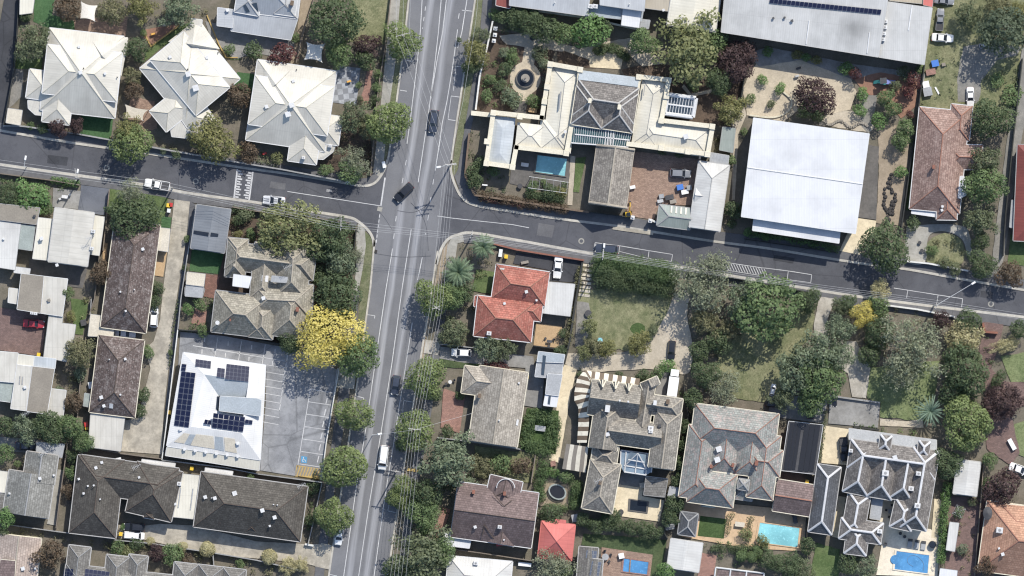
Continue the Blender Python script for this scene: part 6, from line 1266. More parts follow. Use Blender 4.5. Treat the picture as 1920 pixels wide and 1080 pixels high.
hedge('street hedge left of the blue grey slab', [(96,337),(150,346)], 1.2, 1.3, 'leaf_bright', 17)
hedge('creeper hedge beside the dark metal garage', [(436,392),(480,398)], 1.3, 1.8, 'leaf_dark', 18)
hedge('planter hedge right of the long brown roof', [(592,880),(584,940),(577,1000)], .9, 1.4, 'leaf_dark', 19)
hedge('hedge bed left of the picnic table terrace', [(1370,962),(1362,1008)], 1.1, .9, 'leaf_mix', 20)
hedge('hedge bed right of the picnic table terrace', [(1408,968),(1402,1018)], 1.1, .9, 'leaf_mix', 21)
hedge('curved dark terrace hedge in front of the mansion', smooth_line([(1116,102),(1128,92),(1148,89),(1166,98),(1176,107)],4), 1.4, 1.4, 'leaf_dark', 22)
def under(label, poly, mat, seed, dens=.5, rmax=.8, hmax=.9):
    rr = random.Random(seed)
    P = [W(*p) for p in poly]; xs = [p.x for p in P]; ys = [p.y for p in P]
    A = abs(sum(a.x*b.y-b.x*a.y for a, b in zip(P, P[1:]+P[:1])))/2; lb = []; k = 0
    while len(lb) < A*dens and k < A*dens*30:
        k += 1; x, y = rr.uniform(min(xs), max(xs)), rr.uniform(min(ys), max(ys)); ins = False
        for a, b in zip(P, P[1:]+P[:1]):
            if (a.y > y) != (b.y > y) and x < (b.x-a.x)*(y-a.y)/(b.y-a.y)+a.x: ins = not ins
        if ins: r = rr.uniform(.3, rmax); lb.append((x, y, r*rr.uniform(.2, .6), r))
    if not lb: return
    c = np.mean(np.array(lb)[:, :3], axis=0); c[2] = 0; lb = [(a-c[0], b-c[1], z, r) for a, b, z, r in lb]
    me = leafcloud('undergrowth', lb, 75, .2, seed, .25, .3, False); o = link('undergrowth', me, mat); o.location = c; tag(o, label, None, kind='stuff')
under('mixed low planting around the mansion fountain', [(925,80),(965,90),(970,110),(955,150),(975,190),(930,205),(905,200),(905,130)], 'leaf_green', 101, .45)
under('mixed low planting right of the mansion fountain', [(1008,95),(1035,95),(1028,130),(1018,210),(1002,180),(1014,150)], 'leaf_gum', 102, .5)
under('shaded planting along the mansion top boundary', [(935,30),(1060,60),(1120,80),(1060,82),(1010,60),(930,64)], 'leaf_dark', 103, .5, 1.0)
under('garden planting below the mansion wing', [(880,240),(915,250),(912,320),(960,330),(955,362),(898,362),(872,335)], 'leaf_dark', 104, .4)
under('leafy planting below the mansion pool', [(985,335),(1060,345),(1058,372),(980,366)], 'leaf_green', 105, .6, .9)
under('planting between glasshouse and winding path', [(1240,225),(1340,237),(1395,170),(1400,205),(1345,285),(1330,290),(1336,240)], 'leaf_mix', 106, .3)
under('shrubby planting at the front of the three cream roofs', [(30,240),(150,250),(210,262),(350,285),(430,300),(430,292),(220,255),(50,232)], 'leaf_mix', 107, .45)
under('planting along the street wall of the right cream roof', [(480,285),(600,310),(690,330),(690,340),(590,322),(478,305)], 'leaf_olive', 108, .45)
under('shaded planting above the middle cream roof', [(225,20),(400,10),(380,40),(340,35),(270,45)], 'leaf_mix', 109, .3)
under('planting right of the chequered paving', [(690,110),(722,110),(708,210),(690,210),(700,150)], 'leaf_green', 110, .4)
under('planting beside the rightmost cream roof', [(640,215),(690,225),(700,260),(690,325),(640,310)], 'leaf_mix', 111, .3)
under('leafy garden around the stone slate house corner', [(585,420),(668,420),(660,520),(650,600),(600,610),(590,560),(620,500)], 'leaf_dark', 112, .55, 1.1)
under('garden left of the stone slate house', [(435,400),(475,400),(470,445),(420,450)], 'leaf_olive', 113, .4)
under('garden at the brick patio', [(345,558),(400,560),(395,630),(345,620),(360,600)], 'leaf_green', 114, .45)
under('street garden at the left edge', [(-10,325),(100,340),(150,348),(100,360),(90,400),(-10,385)], 'leaf_green', 115, .5)
under('yard weeds between the left roofs', [(125,540),(190,540),(185,600),(160,640),(140,720),(120,700),(145,640),(150,580)], 'leaf_mix', 116, .3)
under('planting between the brown units and left roofs', [(130,700),(165,690),(160,770),(120,800),(105,790),(126,735)], 'leaf_mix', 117, .35)
under('dark garden above the grey tiled house', [(-10,780),(150,785),(170,840),(60,820),(-10,815)], 'leaf_dark', 118, .35)
under('planting below the grey tiled house', [(-10,985),(130,1000),(120,1015),(-10,1000)], 'leaf_mix', 119, .35)
under('garden strip above the grey gabled units', [(130,1005),(230,1012),(340,1030),(480,1050),(575,1062),(570,1090),(480,1075),(340,1050),(130,1020)], 'leaf_mix', 120, .4)
under('ground planting along the long hedge of street trees', [(770,840),(880,830),(890,900),(850,930),(830,1000),(800,1010),(760,1000),(770,900)], 'leaf_dark', 121, .35)
under('leafy front garden at the lower right junction corner', [(832,480),(890,450),(925,470),(920,500),(885,560),(830,560)], 'leaf_mix', 122, .3)
under('garden beside the wires street tree', [(825,540),(890,545),(885,640),(825,640)], 'leaf_mix', 123, .3)
under('garden left of the gravel drive gate', [(1300,505),(1370,520),(1365,640),(1350,720),(1300,760),(1300,640),(1294,550)], 'leaf_mix', 124, .28)
under('garden along the right side street', [(1560,560),(1640,570),(1760,580),(1840,600),(1840,680),(1780,740),(1760,680),(1640,690),(1610,640),(1570,600)], 'leaf_mix', 125, .25)
under('ground planting under the driveway clump', [(1460,660),(1540,640),(1600,680),(1590,740),(1490,735)], 'leaf_dark', 126, .15)
under('verandah garden along the striped roof', [(1085,690),(1125,698),(1200,703),(1240,700),(1210,712),(1110,700)], 'leaf_olive', 127, .5)
under('garden between the two mansions', [(1262,720),(1300,740),(1285,920),(1262,920),(1275,780)], 'leaf_dark', 128, .45)
under('garden below the orange terrace', [(1310,1015),(1410,1022),(1440,1040),(1520,1035),(1520,1060),(1410,1065),(1340,1050)], 'leaf_green', 129, .45)
under('planting in the red brown bed at the bottom right', [(1775,1000),(1840,935),(1836,1000),(1820,1080),(1790,1060)], 'leaf_mix', 130, .3)
under('garden at the right edge of the brick path', [(1840,610),(1880,690),(1850,700),(1845,780),(1830,850),(1800,850),(1790,760),(1830,680)], 'leaf_dark', 131, .3)
under('garden row along the front of the white ridged slate house', [(1600,795),(1740,812),(1742,824),(1600,806)], 'leaf_green', 132, .6)
under('rough tussocks in the vacant yard', [(1735,90),(1800,90),(1790,190),(1725,205)], 'leaf_olive', 133, .25, .6)
under('rough tussocks beside the gravel lane', [(1845,130),(1912,120),(1890,260),(1840,200)], 'leaf_olive', 134, .3, .7)
under('weedy growth in the round bungalow garden', circle(1772,474,32,30), 'leaf_mix', 135, .45, .7)
under('weedy growth in the overgrown yard', [(890,840),(1005,855),(1000,900),(890,890)], 'leaf_olive', 136, .3, .7)
under('creepers below the bungalow fence', [(1690,250),(1712,200),(1712,270),(1690,340)], 'leaf_green', 137, .5, .8)
under('ivy between clinic and main road', [(603,895),(632,700),(640,702),(612,900)], 'leaf_dark', 138, .3, .5)
# ------------------------------------------------------------------ vehicles
CARS = {}  # type -> list of (part, mesh maker result)
def car_parts(tp):
    if tp in CARS: return CARS[tp]
    D = dict(sedan=(4.65,1.80,.74,.98,1.44,(-1.35,-.95,.15,.95)), coupe=(4.6,1.86,.72,.95,1.34,(-1.55,-.75,.0,.85)), hatch=(4.15,1.76,.80,1.02,1.49,(-1.95,-1.45,.25,1.0)),
             suv=(4.75,1.90,.92,1.12,1.72,(-2.2,-1.8,.35,1.05)), van=(5.2,1.95,1.05,1.2,2.05,(-2.5,-2.4,1.15,1.75)), ute=(5.25,1.86,.95,1.1,1.75,(-.75,-.55,.45,1.15)))
    L, Wd, hood, belt, top, (rb, rr_, rf, wf) = D[tp]; hw = Wd/2; parts = []
    xs = [-L/2, -L/2+.12, -L/2+.45, rb, (rb+wf)/2, wf, L/2-.55, L/2-.15, L/2]
    ws = [.72, .90, .97, 1, 1, .99, .95, .86, .66]
    tz = [belt*.82, belt*.93, belt*.97 if tp not in ('ute',) else belt, belt, belt, belt*.99, hood*1.04, hood*.95, hood*.78]
    mb = MB(); rings = []
    for x, w, z in zip(xs, ws, tz):
        h = hw*w; rings.append([Vector((x, y, zz)) for y, zz in ((-h*.9,.22),(-h,.42),(-h,z*.72),(-h*.93,z*.95),(-h*.7,z),(0,z+.035),(h*.7,z),(h*.93,z*.95),(h,z*.72),(h,.42),(h*.9,.22))])
    for a, b in zip(rings, rings[1:]):
        for i in range(10): mb.face([a[i], a[i+1], b[i+1], b[i]][::-1])
        mb.face([a[0], a[10], b[10], b[0]])
    mb.face(rings[0][::1]); mb.face(rings[-1][::-1])
    # greenhouse shell
    b0, t0 = hw*.90, hw*.70
    G = [Vector(p) for p in ((rb,-b0,belt*.98),(wf,-b0*.97,belt*.97),(wf,b0*.97,belt*.97),(rb,b0,belt*.98))]
    Tp = [Vector(p) for p in ((rr_,-t0,top-.05),(rf,-t0,top-.05),(rf,t0,top-.05),(rr_,t0,top-.05))]
    mid = (rr_+rf)/2
    mb.face([Tp[0], Vector((mid,-t0,top-.02)), Vector((mid,0,top)), Vector((rr_,0,top-.03))]); mb.face([Vector((mid,-t0,top-.02)), Tp[1], Vector((rf,0,top-.03)), Vector((mid,0,top))])
    mb.face([Vector((rr_,0,top-.03)), Vector((mid,0,top)), Vector((mid,t0,top-.02)), Tp[3]]); mb.face([Vector((mid,0,top)), Vector((rf,0,top-.03)), Tp[2], Vector((mid,t0,top-.02))])
    def quad(a, b, c, d): return [a, b, c, d]
    panels = {'windscreen': (G[1], G[2], Tp[2], Tp[1]), 'rear_window': (G[3], G[0], Tp[0], Tp[3]), 'side_window': (G[0], G[1], Tp[1], Tp[0]), 'side_window ': (G[2], G[3], Tp[3], Tp[2])}
    for q in panels.values(): mb.face(list(q))
    parts.append(('body', None, mb, True))
    for nm, q in panels.items():
        if tp == 'van' and nm.startswith('side'): q = (q[0]*.4+q[1]*.6, q[1], q[2], q[3]*.4+q[2]*.6) if nm == 'side_window' else (q[0], q[0]*.6+q[1]*.4, q[3]*.6+q[2]*.4, q[3])
        c = sum(q, Vector())/4; n = (q[1]-q[0]).cross(q[3]-q[0]).normalized()
        m = MB(); m.face([c+(p-c)*.88+n*.012 for p in q]); parts.append((nm.strip(), 'glass_dark', m, False))
    for sx in (-L*.3, L*.31):
        for sy in (-1, 1):
            m = MB(); m.tube((sx, sy*(hw-.24), .33), (sx, sy*(hw+.01), .33), .33, .33, 14); m.tube((sx, sy*(hw), .33), (sx, sy*(hw+.02), .33), .19, .17, 10); parts.append(('wheel', 'rubber_black', m, False))
    for sy in (-1, 1):
        m = MB(); m.box(L/2-.22, sy*hw*.62, hood*.74, .34, .38, .16, sy*-.35); parts.append(('headlight', 'lamp_glass', m, False))
        m = MB(); m.box(-L/2+.10, sy*hw*.68, belt*.66, .16, .36, .18, sy*.2); parts.append(('tail_light', 'tail_red', m, False))
        m = MB(); m.box(wf-.15, sy*(hw+.06), belt*.98, .16, .22, .15); parts.append(('mirror', None, m, False))
    if tp == 'ute':
        m = MB(); z = belt+.03
        m.box(-L/2+.95, 0, z-.05, 1.55, Wd*.84, .07); parts.append(('tray', 'dark_trim', m, False))
        m = MB()
        for sy in (-1, 1): m.box(-L/2+.95, sy*hw*.9, z, 1.75, .09, .22)
        m.box(-L/2+.08, 0, z, .09, Wd*.9, .22); parts.append(('tray_side', None, m, False))
    CARS[tp] = [(n, mt, b_.build(n, 'car_white' if mt is None else mt), s_) for n, mt, b_, s_ in parts]
    out = []
    for n, mt, o, s_ in CARS[tp]:
        me = o.data
        if s_: me.polygons.foreach_set('use_smooth', [True]*len(me.polygons))
        bpy.data.objects.remove(o); out.append((n, mt, me))
    CARS[tp] = out; return out
def car(tp, col, x, y, dx, dy, label, name='parked_car', cat='car', k=1.0, stripe=None):
    e = empty(name, W(x, y, .0), label, cat, None, math.atan2(-dy, dx)); e.location.z = .075; e.scale = (k, k, k)
    for n, mt, me in car_parts(tp):
        o = bpy.data.objects.new(n, me); COL.objects.link(o); o.parent = e
        if mt is None: o.material_slots[0].link = 'OBJECT'; o.material_slots[0].material = M(col)
    if stripe:
        for sy in (-.2, .2):
            mb = MB()
            for x0, x1, z0, z1 in ((.95,2.15,1.0,.66),(-.75,.0,1.345,1.345),(-2.2,-1.6,.97,.98)): mb.face([(x0,sy-.1,z0+.03),(x1,sy-.1,z1+.05),(x1,sy+.1,z1+.05),(x0,sy+.1,z0+.03)])
            mb.build('racing_stripe', stripe, e)
    return e
car('ute','car_white',295,346,-1,-.17,'white utility with open dark tray parked on the left side street','utility','utility',1.0)
car('coupe','car_silver',514,376,-1,-.1,'silver white coupe with dark stripes parked on the left side street',stripe='car_grey')
car('suv','car_black',757,361,-.7,.68,'glossy black four wheel drive turning across the junction','car','car',.97)
car('suv','car_navy',813,228,-.1,1,'dark navy car driving down the upper main road','car','car',1.0)
car('hatch','car_navy',742,722,-.13,1,'dark hatchback driving on the main road beside the wires','car','car',.98)
car('van','car_white',719,858,-.13,1,'white delivery van driving down the lower main road','van','van',.98)
car('suv','car_navy',1137,467,-1,-.08,'black car parked in the marked bay on the right side street')
car('sedan','car_white',1046,501,-.1,1,'white sedan parked on the black driveway by the red tiled house')
car('suv','car_grey',1276,325,1,.06,'silver grey car parked in the brick courtyard',k=.92)
car('suv','car_black',1259,657,-.08,1,'black car parked on the cream gravel drive',k=.85)
car('hatch','car_white',865,661,-1,-.04,'small white car half hidden under the grey green tree')
car('suv','car_white',289,594,.05,-1,'white car parked on the long concrete driveway',k=.92)
car('sedan','car_white',235,626,1,.05,'white car in the gap between the two brown tiled units',k=.93)
car('sedan','car_red',64,607,1,.06,'red car parked in the dull brick courtyard',k=.95)
car('suv','car_black',252,988,-1,-.06,'black car parked beside the white van below the brown units',k=.9)
car('van','car_white',252,1004,1,.06,'white van parked beside the black car below the brown units','parked_van','van',.82)
car('sedan','car_navy',49,836,1,.03,'dark sedan in the shade above the grey tiled house',k=.95)
car('hatch','car_white',636,1004,-.13,1,'white car poking out from under the lowest street tree',k=.95)
car('sedan','car_white',1767,71,1,.08,'white sedan standing on the rough grass of the vacant yard',k=.97)
car('ute','car_grey',1762,37,.08,-1,'grey stripped utility standing beside the shed annex','wrecked_utility','utility',.88)
car('sedan','car_white',1819,182,.02,1,'white sedan parked nose down above the bungalow',k=.88)
car('hatch','car_silver',1847,84,1,-.3,'small silver car half under the huge grey green tree',k=.6)
car('sedan','car_grey',1770,1,1,.1,'grey car cut by the top edge in the vacant yard',k=.9)
car('ute','car_black',1582,842,.06,1,'black utility on the sunny cream driveway','utility','utility',.95)
car('sedan','car_white',1912,880,1,.35,'white car at the right edge beside the brick path')
car('suv','car_black',1452,757,1,.1,'black car half under the olive tree by the orange ridged house',k=.8)
car('sedan','car_black',1520,767,0,-1,'black car in the shade above the solar pergola',k=.85)
car('hatch','car_white',1449,731,.2,-1,'white car glimpsed through leaves above the orange ridged house',k=.6)
car('sedan','car_black',1565,752,.0,1,'dark car at the edge of the grey concrete square',k=.5)
# box truck
e = empty('box_truck', W(1262,720,0), 'white box truck parked beside the striped verandah mansion', 'truck', None, math.atan2(-1,-.14)+math.pi); e.location.z = .1
mb = MB(); mb.box(-.5,0,.8,4.0,2.05,2.1,0); mb.build('cargo_box','white_paint',e)
mb = MB(); mb.box(2.35,0,.5,1.5,1.85,1.35,0,.9); mb.build('cab','car_white',e)
mb = MB(); mb.box(2.75,0,1.2,.55,1.7,.55,0,.85); mb.build('windscreen','glass_dark',e)
for sx in (-1.6, 2.2):
    for sy in (-1, 1):
        mb = MB(); mb.tube((sx,sy*.75,.4),(sx,sy*1.0,.4),.4,.4,12); mb.build('wheel','rubber_black',e)
# excavator
e = empty('excavator', W(1178,402,0), 'small yellow excavator below the coach house', 'excavator', None, .1); e.location.z = .1
mb = MB(); mb.box(0,0,.55,1.3,1.1,.9,0,.9); mb.build('body','digger_yellow',e)
mb = MB(); mb.box(.1,0,1.4,.8,.9,.6,0,.9); mb.build('cab','glass_dark',e)
for sy in (-.5,.5):
    mb = MB(); mb.box(0,sy,.0,1.7,.32,.5); mb.build('track','rubber_black',e)
mb = MB(); mb.tube((.2,.3,1.1),(.5,1.6,2.1),.12,.1); mb.tube((.5,1.6,2.1),(.6,2.4,.9),.1,.08); mb.build('boom','digger_yellow',e)
mb = MB(); mb.box(.6,2.5,.5,.45,.35,.4); mb.build('bucket','dark_trim',e)

# ------------------------------------------------------------------ fences and walls
def fence(label, pts, h=1.7, mat='fence_wood', th=.12, name='fence', caps=True):
    P = [W(*p) for p in pts]; c = sum(P, Vector())/len(P); mb = MB()
    for a, b in zip(P, P[1:]):
        d = b-a; L = d.length; ang = math.atan2(d.y, d.x); m = (a+b)/2
        mb.box(m.x, m.y, 0, L, th, h-.06, ang); mb.box(m.x, m.y, h-.06, L, th+.09, .06, ang)
    o = mb.build(name, mat, None, c); o.location = c; tag(o, label, 'wall' if 'wall' in name else 'fence')
F = fence
F('grey street fence below the three cream roofs',[(7,236),(45,237),(150,252),(205,262),(340,286),(450,305),(530,318),(640,339)],1.5,'fence_grey',.2,'street_wall')
F('dark lane fence left of the leftmost cream roof',[(37,-10),(33,60),(28,128),(8,234)],1.8,'fence_dark')
F('timber fence left of the faded lawn',[(592,-10),(566,70),(556,118)],1.7)
F('timber fence along the main road beside the faded lawn',[(734,-10),(722,90),(712,150),(705,210)],1.5,'fence_wood')
F('timber fence beside the pink curved path',[(705,210),(700,270),(695,330)],1.6)
F('timber fence right of the yellow edged play area',[(388,28),(410,82),(424,108),(446,108)],.35,'line_yellow',.14)
F('yellow kerb edging of the tan play area',[(272,64),(283,87),(340,45)],.25,'line_yellow',.2,'edging')
F('white mansion fence along the upper main road',[(924,40),(912,95),(900,140),(892,206)],1.5,'fence_white',.25,'street_wall')
F('white wall at the mansion gate',[(888,212),(925,216)],2.2,'cream_trim',.4,'garden_wall')
F('dark mansion street wall below the pool',[(880,250),(872,330),(890,366),(960,376),(1070,393),(1104,398)],2.0,'brown_wall',.3,'street_wall')
F('dark fence between coach house and street',[(1104,398),(1172,406)],1.8,'fence_dark')
F('white courtyard wall at the street gate',[(1222,413),(1236,420)],1.8,'fence_white',.3,'garden_wall')
F('cream wall along the mansion top boundary',[(955,14),(1100,34),(1215,60)],2.2,'cream_wall',.3,'boundary_wall')
F('dark fence between winding path and school yard',[(1400,100),(1392,165),(1388,200)],1.8,'fence_dark')
F('dark fence between school yard and bungalow',[(1733,121),(1712,270),(1690,425),(1686,450)],1.8,'fence_dark',.14)
F('white edged wall of the kidney shaped bed',smooth_line([(1405,216),(1450,220),(1478,208),(1484,188),(1468,172)],4),.5,'cream_wall',.25,'garden_wall')
F('white street wall in front of the bungalow',[(1700,490),(1740,494),(1815,508)],1.2,'fence_white',.22,'street_wall')
F('dark fence down the gravel lane',[(1916,110),(1898,270),(1885,400),(1880,480)],1.8,'fence_dark',.14)
F('fence at the front of the white school hall',[(1395,448),(1570,474)],1.1,'fence_dark',.08)
F('timber fence left of the dark bare branched tree',[(206,355),(200,415),(194,470)],1.8)
F('pale fence between long driveway and stone slate house',[(368,384),(352,480),(340,560),(334,618)],1.8,'fence_grey')
F('pale fence between long driveway and clinic',[(334,618),(322,720),(306,850),(304,862)],1.8,'fence_white',.14)
F('timber fence at the back of the long driveway',[(166,838),(228,850),(304,860)],1.8)
F('metal fence below the clinic',[(304,862),(420,876),(482,888),(604,904)],1.8,'fence_grey')
F('white clinic fence along the footpath',[(636,690),(624,760),(612,830),(603,900)],1.0,'fence_white',.12)
F('timber fence above the clinic car park',[(334,618),(400,622),(460,632),(560,652)],1.8,'fence_dark')
F('dark street fence of the stone slate house',[(436,388),(480,396),(600,410),(655,418)],1.7,'fence_wood')
F('dark footpath fence of the stone slate house',[(668,430),(662,500),(650,600)],1.5,'fence_dark')
F('timber fence left of the upper brown unit',[(190,455),(178,560),(168,590)],1.7)
F('fence around the narrow green lawn',[(172,560),(170,590)],1.5,'fence_grey')
F('timber fence left of the lower brown unit',[(162,632),(150,730),(142,830)],1.7)
F('timber fence right of the grey tiled house',[(128,830),(115,920),(106,990)],1.8)
F('grey fence below the U shaped brown roof',[(14,983),(106,996),(216,1010)],1.6,'fence_grey')
F('grey fence along the bottom unit gardens',[(216,1012),(280,1018),(400,1036),(482,1050),(560,1068)],1.6,'fence_grey')
F('grey fence beside the long brown roof footpath',[(604,904),(592,960),(578,1020)],1.4,'fence_grey')
F('short white wall at the unit driveway entrance',[(572,1020),(588,1023)],.9,'fence_white',.3,'garden_wall')
F('white front fence of the bottom gardens',[(400,1040),(402,1065)],1.5,'fence_grey')
F('street fence along the left edge gardens',[(-10,324),(96,338),(150,347)],1.4,'fence_wood')
F('dark fence above the red tiled house',[(905,452),(968,468),(1030,478),(1095,488)],1.2,'brick',.25,'street_wall')
F('pale fence above the white car driveway',[(826,645),(888,652),(930,640)],1.5,'fence_grey')
F('dark fence between flat garage and red tiled house',[(1000,648),(1046,654),(1066,656)],1.8,'fence_dark')
F('dark fence between white carport and patchy lawn',[(1092,492),(1080,560),(1068,640),(1058,682)],1.8,'fence_dark',.3)
F('timber fence below the tan tiled house',[(820,820),(870,826),(976,842)],1.8,'fence_grey')
F('fence between hedge garden and weedy yard',[(1004,852),(996,905)],1.6,'fence_wood')
F('timber fence below the plum brown house',[(840,1028),(900,1036),(1004,1052)],1.7)
F('dark fence along the hedge row right end',[(1248,900),(1246,1000),(1252,1010)],1.8,'fence_dark')
F('dark fence between orange terrace and slate shed',[(1512,965),(1508,1035)],1.7,'fence_dark')
F('white street wall of the twiggy tree garden',[(1660,572),(1720,580),(1790,594)],1.2,'fence_white',.25,'street_wall')
F('dark fence along the right street gardens',[(1290,508),(1370,520),(1500,545),(1534,552)],1.4,'fence_dark')
F('brick wall at the brick garden path entrance',[(1842,605),(1846,622),(1870,624)],1.4,'brick',.35,'garden_wall')
F('timber fence right of the narrow hedge terrace',[(1772,905),(1764,1000),(1758,1085)],1.6,'fence_dark')
F('timber fence left of the orange tiled house',[(1844,865),(1838,940),(1826,1085)],1.7,'fence_wood')
F('low wall above the grey concrete square',[(1556,742),(1650,755)],.8,'fence_grey',.25,'garden_wall')
F('dark planter wall below the grey concrete square',[(1600,800),(1648,806)],.9,'fence_dark',.3,'garden_wall')
F('dark fence between orange ridged house and mansion',[(1282,720),(1290,780),(1272,930)],1.8,'fence_dark')
F('grey fence beside the small pool paving',[(1092,1024),(1085,1085)],1.6,'fence_grey')
F('low stone wall of curved drive bed',smooth_line([(1130,660),(1165,662),(1200,652),(1225,628)],3),.3,'rock',.25,'garden_wall')
# ------------------------------------------------------------------ poles and cables
def pole(x, y, h, label, arms=(), lamp=None, thin=False, name='power_pole'):
    e = empty(name, W(x, y, 0)*(1-h/H), label, 'pole'); e.location.z = 0
    r = .09 if thin else .19
    mb = MB(); mb.tube((0,0,0),(0,0,h),r,r*.62,10); mb.build('mast','steel' if thin else 'pole_wood',e)
    for (z, L, ang, off) in arms:
        a = math.radians(ang); d = Vector((math.cos(a), math.sin(a), 0)); c = Vector((0,0,z))+d*off; mb = MB()
        n = Vector((-d.y, d.x, 0))*.12
        p, q = c-d*L/2+n, c+d*L/2+n; mm = (p+q)/2; mb.box(mm.x, mm.y, z-.07, L, .13, .14, a); o = mb.build('crossarm','pole_wood',e)
        for t in (-.46,-.2,.2,.46):
            mb = MB(); s = c+d*L*t+n; mb.tube(s+Vector((0,0,.06)), s+Vector((0,0,.3)), .07, .05, 8); mb.build('insulator','insulator',o)
    if lamp:
        L, ang, z = lamp; a = math.radians(ang); d = Vector((math.cos(a), math.sin(a), 0))
        mb = MB(); mb.tube((0,0,z), d*L+Vector((0,0,z+.5)), .07, .05, 7); mb.build('lamp_arm','steel',e)
        q = d*(L+.35); mb = MB(); mb.box(q.x, q.y, z+.42, .95, .42, .2, a, .8); mb.build('lamp_head','white_paint',e)
    return e
pole(843,309,12,'tall power pole at the junction with three crossarms and a lamp',[(11.7,2.6,10,0),(10.6,2.2,4,.3),(9.6,2.4,-4,.2)],(2.0,190,9.0))
pole(755,66,11,'power pole hidden in the street tree left of the main road',[(10.7,2.8,15,0)])
pole(818,578,11,'power pole inside the street tree beside the red tiled house',[(10.7,1.8,20,0),(9.8,1.5,-35,0)])
pole(777,806,11.5,'power pole with wide crossarm in the lower street tree',[(11.2,2.6,-6,0),(10.3,2.0,-6,0)])
pole(742,885,9,'power pole beside the yellow paving strip',[(8.7,2.0,-8,0)])
pole(45,312,8,'slim lamp post on the left side street near the edge',(),(1.4,80,7.6),True,'street_lamp')
pole(143,333,10,'power pole on the left street beside the blue grey slab',[(9.6,2.6,95,.6)],(1.0,80,8.6))
pole(320,352,8,'power pole beside the white utility',[(7.8,1.4,95,.4)])
pole(640,424,10,'power pole on the left street near the junction',[(9.6,2.6,88,.4),(8.8,1.8,88,.4)])
pole(885,440,9.5,'power pole above the feathery palms',[(9.2,1.6,75,0)])
pole(1131,482,9.5,'power pole beside the black parked car',[(9.2,2.2,85,.5)],(2.0,85,8.8))
pole(1757,572,10,'power pole on the right street with a long lamp arm',[(9.6,2.4,80,.4)],(8.4,31,8.6))
pole(698,816,7,'slim lamp post beside the car park street tree',(),(1.2,10,6.8),True,'street_lamp')
def cable(label, pts, r=.035, sag=.5):
    mb = MB()
    P = [W(x, y, z) for x, y, z in pts]
    for a, b in zip(P, P[1:]):
        n = max(2, int((b-a).length/6)); last = a
        for k in range(1, n+1):
            t = k/n; p = a.lerp(b, t)-Vector((0,0,sag*4*t*(1-t))); mb.tube(last, p, r, r, 5); last = p
    c = sum(P, Vector())/len(P); o = mb.build('power_cable','wire',None,c); o.location = c; tag(o, label, 'cable')
order = ['leftmost','second','third','fourth','rightmost']
for k, (a, b, c_, d) in enumerate([((833,311),(806,577),(767,806),(731,1090)),((838,310),(811,578),(772,806),(738,1090)),((843,309),(818,579),(777,806),(745,1090)),((847,308),(824,577),(782,807),(752,1090)),((853,307),(829,576),(788,808),(760,1090))]):
    cable(f'{order[k]} of five cables running down beside the lower main road', [(*a,11.8),(*b,10.9),(*c_,11.4),(*d,11)], .021)
for k, (a, b, c_) in enumerate([((743,-20),(743,68),(834,306)),((757,-20),(755,64),(842,305)),((771,-20),(767,60),(850,303))]):
    cable(f'{["left","middle","right"][k]} of three cables slanting across the upper main road', [(*a,10.9),(*b,10.9),(*c_,11.8)], .021)
for k, off in enumerate((-7,-1,4,8)):
    cable(f'{["topmost","second","third","lowest"][k]} cable along the side streets and across the junction', [(-20,304+off,9.6),(143,327+off,9.6),(320,351+off,7.8),(640,420+off,9.6),(885,446+off*.6,9.2),(1131,479+off*.6,9.2),(1400,520+off*.6,9.2),(1757,568+off*.7,9.6),(1940,597+off*.7,9.6)], .022)
cable('single cable from the pole to the upper right along the kerb', [(843,309,11.6),(868,190,9),(892,40,9),(898,-20,9)], .025)
cable('thin house cable crossing the lower main road from the crossarm pole', [(777,806,11),(700,816,6.8)], .03, .3)
cable('thin house cable running to the tan tiled house', [(777,806,11),(885,775,4.5)], .025, .3)
# ------------------------------------------------------------------ pools
def pool(label, poly, water, cop, seg=0):
    P = [W(*p) for p in poly]; c = sum(P, Vector())/len(P); c.z = 0; e = empty('swimming_pool', c, label, 'pool')
    P = [p-c for p in P]; mb = MB(); n = len(P)
    if sum(a.x*b.y-b.x*a.y for a, b in zip(P, P[1:]+P[:1])) < 0: P = P[::-1]
    O = [p*1.0+p.normalized()*.45 for p in P]; z = .36
    for i in range(n):
        j = (i+1) % n; mb.face([(*P[i].xy,z),(*O[i].xy,z),(*O[j].xy,z),(*P[j].xy,z)]); mb.face([(*O[i].xy,z),(*O[i].xy,.02),(*O[j].xy,.02),(*O[j].xy,z)]); mb.face([(*P[i].xy,z),(*P[j].xy,z),(*P[j].xy,.02),(*P[i].xy,.02)])
    mb.build('coping', cop, e); mb = MB(); mb.face([(*p.xy, .29) for p in P]); mb.build('water', water, e); return e
pool('teal plunge pool beside the grand mansion',[(1008,291),(1063,298),(1059,330),(1004,322)],'water_teal','stone_dark')
pool('bright aqua pool in the orange terrace',[(1425,980),(1499,990),(1495,1026),(1419,1016)],'water_aqua','patio_orange')
e = pool('blue pool with half round steps at the bottom right',[(1681,1033),(1742,1041),(1739,1075),(1677,1067)],'water_blue','patio_white')
mb = MB(); c = e.location; q = W(1678,1049,0); mb.disc((q.x-c.x, q.y-c.y), .95, .37, .95, .385, 18); mb.build('step','water_blue',e)
mb = MB(); pv = None
for p in smooth_line([(1712,1062),(1703,1056),(1702,1046),(1712,1041),(1724,1046),(1732,1058),(1731,1070)], 5):
    w = W(*p, .33)-Vector((c.x, c.y, 0))
    if pv: mb.tube(pv, w, .03, .03, 5)
    pv = w
mb.build('cleaner_hose','glass_sky',e)
e = pool('small blue pool with a divider at the bottom edge',[(1170,1047),(1216,1054),(1213,1077),(1168,1071)],'water_blue','brick_pink')
